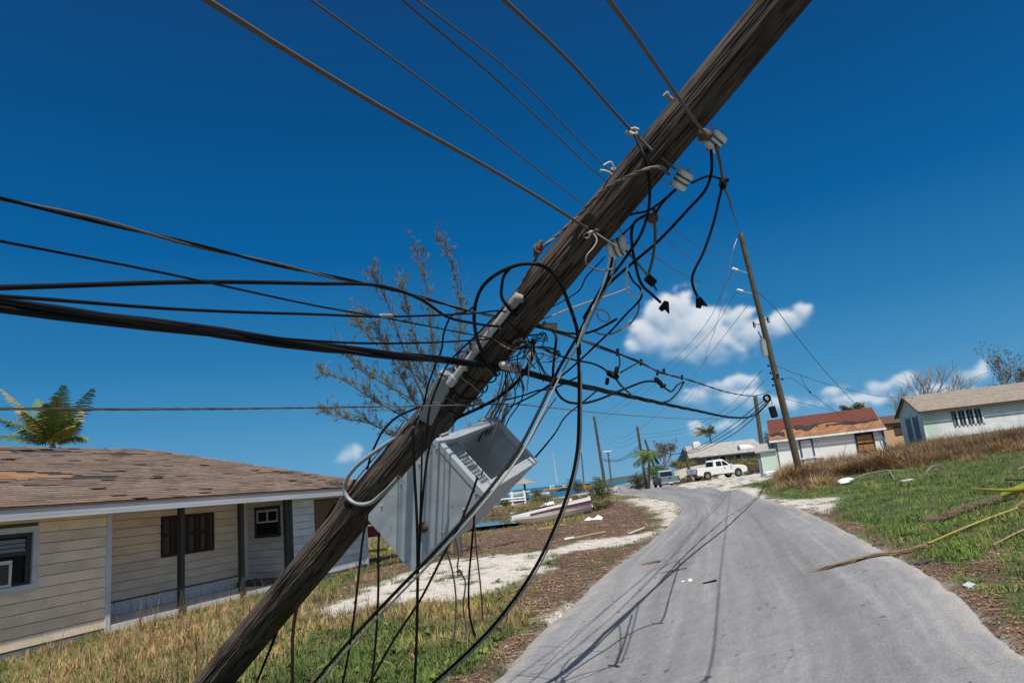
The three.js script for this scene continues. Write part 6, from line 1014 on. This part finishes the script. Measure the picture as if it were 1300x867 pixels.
{ // the belt of tall dry grass in front of the houses on the rise
  const r = rng(1212), list = [], stalk = [], low = [];
  const belt = (x0, x1, yTop, yBot, n, s0) => { for (let i = 0; i < n; i++) { const t = r(), px = mix(x0, x1, t), py = mix(yBot(px) + 16 * Math.max(0, fbm(px * .03, 3, 7) + .12), yTop(px), Math.sqrt(r())); const p = pixG(px, py), R = Math.hypot(p.x, p.z); if (R > 58 || sdRoad(p.x, p.z) < .8) continue; list.push([p.x, p.y - .05, p.z, r() * 6.28, s0 * (.5 + .7 * r()) * clamp(1 + 2.6 * fbm(p.x * .55, p.z * .55, 2), .35, 2.1), .3 * (r() - .5), .3 * (r() - .5), .6 + .6 * r()]); if (r() < .12) stalk.push([p.x, p.y, p.z, r() * 6.28, s0 * (.8 + .6 * r()), .15 * (r() - .5), .15 * (r() - .5), 1]); } };
  belt(1000, 1320, x => 600 - (x - 1000) * .135, x => 612 - (x - 1000) * .13 + (x < 1060 ? 6 : 0), 8000, .72);
  belt(985, 1070, x => 600 - (x - 990) * .1, x => 622 - (x - 985) * .10, 1600, .42);
  belt(1130, 1320, x => 575 - (x - 1130) * .11, x => 590 - (x - 1130) * .12, 3600, .72);
  const jit = (c, s, v) => { const k = 1 + v * (noise(s[0] * .8, s[2] * .8, 4) * 1.6 + (r() - .5)); return [c[0] * k, c[1] * k, c[2] * k]; };
  scatter('tall_dry_grass', 'belt of tall brown dry grass in front of the houses on the rise', 'grass', bladeClump(22, .62, .34, .020, 1.5, 14, 4), leafM(1, 1, 1), list, s => jit(r() < .12 ? [.15, .16, .05] : mixc([.46, .31, .16], [.20, .12, .065], r()), s, .6));
  scatter('dead_stalks', 'thin dead stalks standing above the dry grass belt', 'weeds', bladeClump(5, 1.15, .2, .022, .4, 15, 3), leafM(1, 1, 1), stalk, s => jit([.17, .11, .07], s, .4));
  for (let i = 0; i < 5200; i++) { const px = mix(560, 775, r()), py = mix(626, 668, r()) - (px - 640) * .12; const p = pixG(px, py); const c = cover(p.x, p.z); if (c.s > .4 || c.b > .5 || sdRoad(p.x, p.z) < .5 || Math.hypot(p.x, p.z) > 72 || p.y < PLEVEL) continue; low.push([p.x, p.y - .03, p.z, r() * 6.28, .35 + .35 * r(), .2 * (r() - .5), 0, .6 + .6 * r()]); }
  for (let i = 0; i < 6000; i++) { const px = mix(785, 985, r()), py = mix(575, 616, r()) - (px - 870) * .05; const p = pixG(px, py), R = Math.hypot(p.x, p.z); if (R < 55 || R > 100 || (p.x > 12 && R < 64.5) || sdRoad(p.x, p.z) < 1.0 || cover(p.x, p.z).s > .35) continue; low.push([p.x, p.y - .03, p.z, r() * 6.28, .5 + .5 * r(), .2 * (r() - .5), 0, .5 + .5 * r()]); }
  scatter('scrub', 'low olive scrub on the far bank and the shore', 'scrub', bladeClump(16, .62, .24, .03, .9, 24, 3), leafM(1, 1, 1), low, s => jit(mixc([.16, .15, .05], [.26, .19, .09], clamp(.5 + fbm(s[0] * .3, s[2] * .3, 5) * 1.5)), s, .4));
}

// ---- trees
const barkM = mat(.13, .105, .085, .95), greyBark = mat(.25, .22, .20, .95);
function limbTube(pts, r0, r1, seg = 6) {              // a tapering limb
  const c = curve(pts), n = Math.max(4, pts.length * 4), fr = c.computeFrenetFrames(n, false), v = [], idx = [];
  for (let i = 0; i <= n; i++) { const p = c.getPointAt(i / n), r = mix(r0, r1, i / n); for (let j = 0; j <= seg; j++) { const a = j / seg * 6.2832; const q = p.clone().addScaledVector(fr.normals[i], Math.cos(a) * r).addScaledVector(fr.binormals[i], Math.sin(a) * r); v.push(q.x, q.y, q.z); } }
  for (let i = 0; i < n; i++) for (let j = 0; j < seg; j++) { const a = i * (seg + 1) + j, b = a + seg + 1; idx.push(a, b, a + 1, a + 1, b, b + 1); }
  const g = quadStrip(v, idx); g.setAttribute('uv', new THREE.Float32BufferAttribute(new Float32Array(v.length / 3 * 2), 2)); return g;
}
{ // wispy casuarina behind the pole
  const r = rng(63), D = 19, base = pixG(578, 668); base.copy(P(578, 655, D)); base.y = Hs(base.x, base.z);
  const g = thing('casuarina_tree', 'storm thinned wispy casuarina tree behind the leaning pole', 'tree', base), B = [base.clone(), P(572, 600, D), P(562, 560, D)];
  const limbs = [];
  const stem = (pts, d0, r0) => limbs.push([toPts(pts.map((q, i) => [q[0], q[1], D + d0 * (i / (pts.length - 1))])), r0]);
  stem([[566, 575], [545, 520], [522, 470], [504, 420], [486, 372], [470, 345]], -.6, .045); stem([[568, 580], [556, 500], [548, 430], [543, 370], [527, 312]], .3, .05); stem([[572, 580], [580, 460], [584, 380], [566, 318], [556, 305]], .8, .045); stem([[562, 565], [528, 512], [488, 488], [455, 468], [432, 440]], -.8, .038); stem([[560, 575], [520, 535], [470, 505], [430, 480], [408, 474]], -.2, .036); stem([[560, 580], [512, 560], [470, 538], [430, 530], [410, 522]], .5, .032); stem([[575, 590], [612, 545], [636, 515], [648, 490]], .6, .02); stem([[560, 580], [540, 480], [522, 410], [508, 355]], .2, .032); stem([[564, 570], [540, 490], [500, 455], [470, 430], [446, 400]], .9, .03); stem([[562, 580], [520, 500], [490, 440], [468, 400]], -.4, .03);
  part('trunk', limbTube([base.clone().add(V(0, -.3, 0)), B[1], B[2], P(560, 545, D)], .13, .06).translate(-base.x, -base.y, -base.z), barkM, g);
  const needles = [], v = [], idx = [], thinW = mat(.15, .12, .105, .95);
  const needle = (p, d, L, w) => { const s = V(r() - .5, r() - .5, r() - .5).cross(d).normalize().multiplyScalar(w), o = v.length / 3, e = p.clone().addScaledVector(d, L); v.push(p.x - s.x, p.y - s.y, p.z - s.z, p.x + s.x, p.y + s.y, p.z + s.z, e.x, e.y, e.z); idx.push(o, o + 1, o + 2); };
  const twigs = [];
  for (const [pts, r0] of limbs) {
    part('limb', limbTube(pts, r0, .008, 6).translate(-base.x, -base.y, -base.z), barkM, g);
    const c = curve(pts), L = c.getLength();
    for (let k = 0; k < 130; k++) {
      const t = .22 + .78 * Math.pow(r(), .8), p = c.getPointAt(t), tn = c.getTangentAt(t), d = tn.clone().multiplyScalar(.7).add(V(0, .55, 0)).add(V(r() - .5, r() - .4, r() - .5).multiplyScalar(1.7)).normalize(), len = (.18 + .85 * r() * r()) * (1.15 - .4 * t);
      const e = p.clone().addScaledVector(d, len).add(V((r() - .5) * .25, .06 - .2 * r(), (r() - .5) * .25)), m = p.clone().lerp(e, .5).add(V((r() - .5) * .16, .08 * r(), (r() - .5) * .16)); twigs.push(limbTube([p, m, e], .005, .002, 3));
      const tw = curve([p, m, e]); const nn = 14 + 26 * r(); const bare = r() < .34;
      if (!bare) for (let i = 0; i < nn; i++) { const q = tw.getPointAt(.25 + .75 * Math.sqrt(r())); needle(q, d.clone().add(V(r() - .5, r() - .5, r() - .5).multiplyScalar(1.5)).normalize(), .07 + .12 * r(), .0052); }
    }
  }
  part('twigs', merge(twigs).translate(-base.x, -base.y, -base.z), thinW, g).userData.kind = 'stuff';
  part('crown', quadStrip(v, idx).translate(-base.x, -base.y, -base.z), leafM(.17, .165, .085), g).userData.kind = 'stuff';
}
// palms: every frond a part with its leaflets
const frondM = [leafM(.11, .165, .03), leafM(.17, .205, .04), leafM(.30, .25, .07), leafM(.08, .125, .03), leafM(.055, .085, .026)], rachisM = mat(.24, .22, .07, .7);
function frondGeo(c, tip, droop, width, n, r, wind = V(0, 0, 0)) {       // leaflets in two rows along an arching rachis
  const mid = c.clone().lerp(tip, .5).add(V(0, droop, 0)), cv = new THREE.QuadraticBezierCurve3(c, mid.clone().lerp(mid, 1), tip), L = cv.getLength(), v = [], idx = [];
  for (let k = 0; k < n; k++) for (const s of [-1, 1]) {
    const t = .12 + .88 * (k + .5 * r()) / n, p = cv.getPointAt(t), tn = cv.getTangentAt(t), side = tn.clone().cross(up).normalize(); if (side.lengthSq() < .1) side.set(1, 0, 0);
    const l = width * Math.sin(Math.PI * (.12 + .82 * t)) * (.8 + .35 * r()), d = side.multiplyScalar(s).addScaledVector(tn, .75).add(V(0, -.35 - .3 * r(), 0)).add(wind).normalize(), w = tn.clone().multiplyScalar(.022), m = p.clone().addScaledVector(d, l * .55), e = p.clone().addScaledVector(d, l).add(V(0, -.12 * l, 0)), o = v.length / 3;
    v.push(p.x - w.x, p.y - w.y, p.z - w.z, p.x + w.x, p.y + w.y, p.z + w.z, m.x - w.x, m.y - w.y, m.z - w.z, m.x + w.x, m.y + w.y, m.z + w.z, e.x, e.y, e.z); idx.push(o, o + 1, o + 2, o + 1, o + 3, o + 2, o + 2, o + 3, o + 4);
  }
  return [quadStrip(v, idx), limbTube([c, cv.getPointAt(.33), cv.getPointAt(.66), tip], .022, .006, 5)];
}
function palm(label, foot, head, tips, o = {}) {
  const r = rng(o.seed || 1), g = thing('palm_tree', label, 'palm', foot);
  wpart('trunk', limbTube([foot.clone().add(V(0, -.3, 0)), foot.clone().lerp(head, .5).add(V(o.bow || 0, 0, 0)), head], o.r0 || .16, o.r1 || .11, 9), greyBark, g);
  tips.forEach((t, i) => { const [a, b] = frondGeo(head, t, (o.droop ?? .35) * (.7 + .6 * r()), o.width || .6, o.n || 30, r, o.wind || V(0, 0, 0)); const f = wpart('frond', a, frondM[o.brown && r() < o.brown ? 2 : o.dark ? (i % 2 ? 3 : 4) : i % 2 ? 0 : i % 3 ? 1 : 3], g); wpart('rachis', b, rachisM, f); });
  return g;
}
const ringTips = (head, n, len, up0, seed, wind) => { const r = rng(seed); return Array.from({ length: n }, (_, i) => { const a = i / n * 6.283 + r() * .5, e = up0 + (r() - .5) * 1.1; return head.clone().add(V(Math.cos(a) * len * Math.cos(e), len * Math.sin(e), Math.sin(a) * len * Math.cos(e))).addScaledVector(wind || V(0, 0, 0), len); }); };
{
  const D = 27, head = P(66, 566, D), foot = V(head.x + .3, Hs(head.x, head.z), head.z); const tips = [[1, 494, 0], [22, 520, .6], [80, 489, .2], [117, 493, -.3], [28, 522, -.8], [96, 540, -.6], [-14, 552, .3], [48, 506, 1.5], [104, 520, 1.5], [18, 548, 1.2], [112, 556, .8], [-6, 530, -1.4], [40, 530, .4], [58, 512, -.9], [88, 515, .9], [72, 505, -.4], [30, 540, 1.6], [100, 535, .2]].map(q => P(q[0], q[1], D + q[2]));
  palm('coconut palm showing its green fronds over the cream house roof', foot, head, tips, { seed: 4, width: .62, n: 44, droop: .35, brown: .2 });
  const h2 = P(825, 575, 68), w = V(-.35, -.25, .1); palm('windswept coconut palm by the far dark pole and blue pickup', V(P(822, 614, 68).x, Hs(P(822, 614, 68).x, P(822, 614, 68).z), P(822, 614, 68).z), h2, ringTips(h2, 22, 1.5, -.1, 5, w), { dark: 1, seed: 6, width: .8, n: 26, droop: .4, wind: V(-.5, -.3, 0) });
  const h3 = P(900, 549, 100); palm('coconut palm with fronds blown left behind the grey roof', V(h3.x + .6, Hs(h3.x, h3.z), h3.z), h3, ringTips(h3, 20, 1.7, .2, 9, V(-.3, 0, 0)), { dark: 1, seed: 7, width: .8, n: 22, droop: .3, wind: V(-.3, -.2, 0), brown: .35 });
  const h4 = P(1084, 522, 62); palm('palm head showing over the red roof ridge', V(h4.x, Hs(h4.x, h4.z), h4.z), h4, ringTips(h4, 20, 1.25, .15, 12), { dark: 1, seed: 8, width: .8, n: 22, droop: .3, brown: .2 });
}
// bare storm-stripped trees
function bareTree(label, foot, top, spread, seed, m, depth = 4, r0 = .12, leaves = 0) {
  const r = rng(seed), g = thing('bare_tree', label, 'tree', foot), L = top.clone().sub(foot), limbs = [], fine = [], tips = [];
  const grow = (p, d, len, rad, lvl) => {
    const e = p.clone().addScaledVector(d, len).add(V((r() - .5) * len * .3, (r() - .4) * len * .2, (r() - .5) * len * .3)), m2 = p.clone().lerp(e, .5).add(V((r() - .5) * len * .18, (r() - .5) * len * .12, (r() - .5) * len * .18));
    (lvl > 1 ? fine : limbs).push(limbTube([p, m2, e], rad, rad * .55, lvl > 1 ? 4 : 7)); if (lvl >= depth) { tips.push(e); return; }
    const n = lvl === 0 ? 5 : 3 + (r() < .4 ? 1 : 0); for (let k = 0; k < n; k++) { const t = k === 0 ? 1 : .45 + .55 * r(), q = p.clone().lerp(e, t), dd = d.clone().add(V((r() - .5) * spread, (r() - .25) * spread * .7, (r() - .5) * spread)).normalize(); grow(q, dd, len * (.55 + .25 * r()), rad * .55, lvl + 1); }
  };
  grow(foot.clone().add(V(0, -.2, 0)), L.clone().normalize(), L.length() * .42, r0, 0);
  const t0 = limbs.shift(); wpart('trunk', t0, m, g); limbs.forEach(q => wpart('limb', q, m, g)); const f = wpart('branches', merge(fine), m, g); f.userData.kind = 'stuff';
  if (leaves) { const v = [], idx = []; for (const t of tips) for (let k = 0; k < leaves; k++) { const p = t.clone().add(V(r() - .5, r() - .5, r() - .5).multiplyScalar(.5)), a = V(r() - .5, r() - .5, r() - .5).normalize().multiplyScalar(.11), b = V(r() - .5, r() - .5, r() - .5).normalize().multiplyScalar(.06), o = v.length / 3; for (const q of [p.clone().sub(a), p.clone().add(b), p.clone().add(a), p.clone().sub(b)]) v.push(q.x, q.y, q.z); idx.push(o, o + 1, o + 2, o, o + 2, o + 3); } wpart('leaves', quadStrip(v, idx), leafM(.10, .09, .05), g).userData.kind = 'stuff'; }
  return g;
}
const footAt = p => V(p.x, Hs(p.x, p.z), p.z);
bareTree('bare grey branched tree rising behind the long house gable', footAt(P(1160, 530, 62)), P(1180, 462, 62), 1.5, 21, greyBark, 4, .16);
bareTree('leafless tree leaning right behind the long house roof', footAt(P(1195, 530, 66)), P(1225, 470, 66), 1.4, 25, greyBark, 4, .13);
bareTree('sparse bare tree beyond the far end of the long house', footAt(P(1272, 520, 70)), P(1270, 456, 70), 1.0, 33, greyBark, 4, .12, 3);
bareTree('twiggy dead tree by the right edge beyond the long house roof', footAt(P(1296, 520, 72)), P(1300, 464, 72), 1.2, 35, greyBark, 4, .10, 2);
bareTree('grey stripped bushy tree on the bank behind the blue pickup', footAt(P(843, 600, 74)), P(843, 562, 74), 1.5, 41, greyBark, 4, .14, 3);
bareTree('dead shrub behind the brown house ridge between the houses', footAt(P(1147, 545, 60)), P(1144, 496, 60), 1.3, 47, greyBark, 4, .12);
// ---- bushes: each a mass of small leaves on stems
function bush(label, p, rx, h, tone, seed, n = 900, ls = .09, parent) {
  const r = rng(seed), g = thing('bush', label, 'bush', footAt(p)), v = [], idx = [], stems = [];
  const lobes = Array.from({ length: 7 }, () => V((r() - .5) * 1.3 * rx, h * (.3 + .55 * r()), (r() - .5) * 1.3 * rx));
  for (const c of lobes) stems.push(limbTube([V(c.x * .2, -.1, c.z * .2), V(c.x * .6, c.y * .5, c.z * .6), c], .03, .01, 5));
  for (let k = 0; k < n; k++) { const c = lobes[k % 7], u = V(r() - .5, r() - .5, r() - .5).normalize().multiplyScalar(Math.pow(r(), .45) * rx * .55); u.y *= h / rx * .7; const q = c.clone().add(u); if (q.y < 0) q.y = .05; const a = V(r() - .5, .6 * (r() - .3), r() - .5).normalize().multiplyScalar(ls * (.6 + .8 * r())), b = V(r() - .5, r() - .5, r() - .5).cross(a).normalize().multiplyScalar(ls * .38), o = v.length / 3; for (const w of [q.clone().sub(a), q.clone().add(b), q.clone().add(a), q.clone().sub(b)]) v.push(w.x, w.y, w.z); idx.push(o, o + 1, o + 2, o, o + 2, o + 3); }
  part('stems', merge(stems), barkM, g); part('foliage', quadStrip(v, idx), leafM(...tone, .25), g).userData.kind = 'stuff'; return g;
}
bush('leafy green roadside bush below the far pale pole', P(768, 628, 50), .75, 1.5, [.10, .13, .035], 51, 1500, .07);
bush('taller olive bush beside the yellow boat', P(756, 624, 52), .7, 1.7, [.13, .135, .05], 52, 1100, .07);
bush('low spreading bush left of the leafy roadside bush', P(738, 634, 50), 1.1, .7, [.15, .14, .05], 53, 1300, .07);
bush('bright green shrub on the bank beside the windswept palm', P(832, 603, 75), 1.6, 1.2, [.12, .21, .03], 54, 1400, .11);
bush('dark shrub at the foot of the far dark pole', P(813, 610, 72), 1.3, 1.5, [.06, .085, .03], 55, 1200, .1);
bush('yellow green shrub on the bank left of the short post', P(866, 597, 76), 1.6, .9, [.20, .18, .04], 56, 1100, .11);
bush('brown dead shrub below the short post', P(868, 609, 66), 1.2, .9, [.16, .095, .06], 57, 1100, .09);
bush('olive shrub in front of the grey roof house wall', P(905, 583, 84), 2.2, 1.1, [.15, .14, .05], 58, 1400, .12);
bush('dry shrub between the white pickup nose and shed', P(957, 592, 66), 1.6, 1.1, [.17, .12, .06], 59, 1300, .1);
bush('dark evergreen shrub behind the brown pole and shed', P(979, 575, 58), 1.0, 3.6, [.035, .055, .03], 60, 1500, .1);
bush('olive shrub near the white railing on the shore', P(640, 647, 60), 1.0, .6, [.17, .16, .06], 61, 900, .08);
bush('green tufted shrub on the shore left of the stranded boat', P(690, 640, 60), 1.6, .6, [.14, .15, .05], 62, 1200, .08);
bush('dark shrub among the moored boats', P(686, 622, 82), 1.2, 1.4, [.05, .065, .03], 63, 900, .1);
bush('dark pointed shrub beside the boat mast', P(729, 618, 84), 1.3, 2.2, [.04, .06, .035], 64, 1000, .1);
bush('tangle of palm leaves behind the stranded boat stern', P(752, 655, 38), .6, .5, [.15, .16, .045], 65, 800, .08);
bush('brown leafy heap beside the boat stern', P(768, 655, 38), .55, .4, [.12, .09, .055], 66, 700, .07);

// ---- fallen palm leaves on the right bank
{
  const lay = (list, lift) => list.map(([x, y, h]) => { const p = pixG(x, y); p.y += (h ?? lift); return p; });
  const g = thing('fallen_palm_frond', 'long dried palm frond lying from the grass bank onto the road', 'palm frond', pixG(1260, 662)), r = rng(88);
  const stem = lay([[1330, 634], [1296, 649], [1261, 662], [1226, 676], [1180, 696], [1150, 703]], .07);
  wpart('stalk', limbTube(stem.slice(0, 5), .026, .013, 7), mat(.36, .29, .075, .7), g);
  const leaf = curve(lay([[1190, 692], [1150, 703], [1110, 709], [1080, 717], [1052, 724]], .03)), v = [], idx = [];
  for (let k = 0; k < 300; k++) { const t = Math.pow(r(), .9), p = leaf.getPointAt(t), tn = leaf.getTangentAt(t), s = tn.clone().cross(up).normalize(), q = p.clone().addScaledVector(s, (r() - .5) * .11 * (1 - .6 * t)).add(V(0, .03 * r(), 0)), e = q.clone().addScaledVector(tn, .22 + .22 * r()).addScaledVector(s, (r() - .5) * .14).add(V(0, (r() - .6) * .06, 0)), w = s.clone().multiplyScalar(.008), o = v.length / 3; e.y = Math.max(e.y, Hs(e.x, e.z) + .03); v.push(q.x - w.x, q.y, q.z - w.z, q.x + w.x, q.y + .004, q.z + w.z, e.x, e.y, e.z); idx.push(o, o + 1, o + 2); }
  wpart('dry_leaflets', quadStrip(v, idx), leafM(.21, .135, .075), g).userData.kind = 'stuff';
  const g2 = thing('palm_spear', 'yellow green palm crown stalks jutting from the debris on the bank', 'palm frond', pixG(1296, 634));
  const flat = (a, b, c, w0, w1, m, name) => { const pts = [a, b, c], cv = curve(pts), vv = [], ii = []; for (let i = 0; i <= 12; i++) { const t = i / 12, p = cv.getPointAt(t), tn = cv.getTangentAt(t), s = camF.clone().cross(tn).normalize(), w = mix(w0, w1, t); for (const [k, dz] of [[-1, 0], [0, .35], [1, 0]]) { const q = p.clone().addScaledVector(s, k * w).addScaledVector(camF, -dz * w); vv.push(q.x, q.y, q.z); } } for (let i = 0; i < 12; i++) for (let j = 0; j < 2; j++) { const e = i * 3 + j; ii.push(e, e + 3, e + 1, e + 1, e + 3, e + 4); } wpart(name, quadStrip(vv, ii), m, g2); };
  const gy = leafM(.42, .38, .05), gg = leafM(.30, .33, .05), tanL = leafM(.42, .28, .13);
  const at = (x, y, d) => P(x, y, d);
  flat(at(1340, 612, 10.8), at(1285, 622, 10.6), at(1234, 620, 10.4), .06, .006, gy, 'spear_leaf'); flat(at(1345, 606, 10.9), at(1300, 619, 10.7), at(1272, 630, 10.6), .10, .05, gg, 'stalk_base'); flat(at(1340, 622, 10.6), at(1306, 635, 10.5), at(1292, 643, 10.5), .08, .03, tanL, 'stalk_base'); flat(at(1330, 594, 11), at(1300, 594, 11), at(1294, 596, 11), .05, .02, tanL, 'stalk_base');
  flat(at(1330, 610, 11), at(1300, 609.5, 11), at(1276, 609, 11), .02, .012, leafM(.06, .045, .035), 'dark_rib');
  const g3 = thing('dead_palm_frond', 'dark dead palm frond pile half buried in the bank grass', 'palm frond', pixG(1225, 655)); const c3 = curve(lay([[1310, 626], [1265, 640], [1240, 647], [1215, 656], [1190, 664]], .05)), v3 = [], i3 = [];
  for (let k = 0; k < 520; k++) { const t = r(), p = c3.getPointAt(t), tn = c3.getTangentAt(t), s = tn.clone().cross(up).normalize(), q = p.clone().addScaledVector(s, (r() - .5) * .28).add(V(0, .12 * r() * (1 - t * .6), 0)), e = q.clone().addScaledVector(tn, .2 + .25 * r()).addScaledVector(s, (r() - .5) * .35).add(V(0, (r() - .5) * .14, 0)), w = s.clone().multiplyScalar(.010), o = v3.length / 3; e.y = Math.max(e.y, Hs(e.x, e.z) + .02); v3.push(q.x - w.x, q.y, q.z - w.z, q.x + w.x, q.y + .006, q.z + w.z, e.x, e.y, e.z); i3.push(o, o + 1, o + 2); }
  wpart('dry_leaflets', quadStrip(v3, i3), leafM(.13, .09, .055), g3).userData.kind = 'stuff'; wpart('stalk', limbTube(c3.getPoints(6), .022, .01, 6), mat(.12, .08, .05, .9), g3);
  const g4 = single('broken_palm_stalk', 'tan broken palm stalk lying in the bank litter', 'palm frond', limbTube(lay([[1330, 664], [1295, 679], [1262, 696]], .04), .022, .010, 6), mat(.34, .24, .12, .8));
  for (const [a, b, lab, m] of [[[1175, 602], [1196, 590], 'grey dead branch leaning in the dry grass belt', greyBark], [[1188, 611], [1165, 625], 'pale stick lying under the dry grass belt', greyBark], [[1282, 560], [1300, 545], 'thin pale branch arching out of the belt grass', greyBark]]) { const p = pixG(...a), q = P(b[0], b[1], p.clone().sub(EYE).dot(camF) + .3); single('fallen_branch', lab, 'branch', limbTube([p, p.clone().lerp(q, .5).add(V(0, .12, 0)), q], .03, .012, 5), m); }
}

renderer.render(scene, camera);
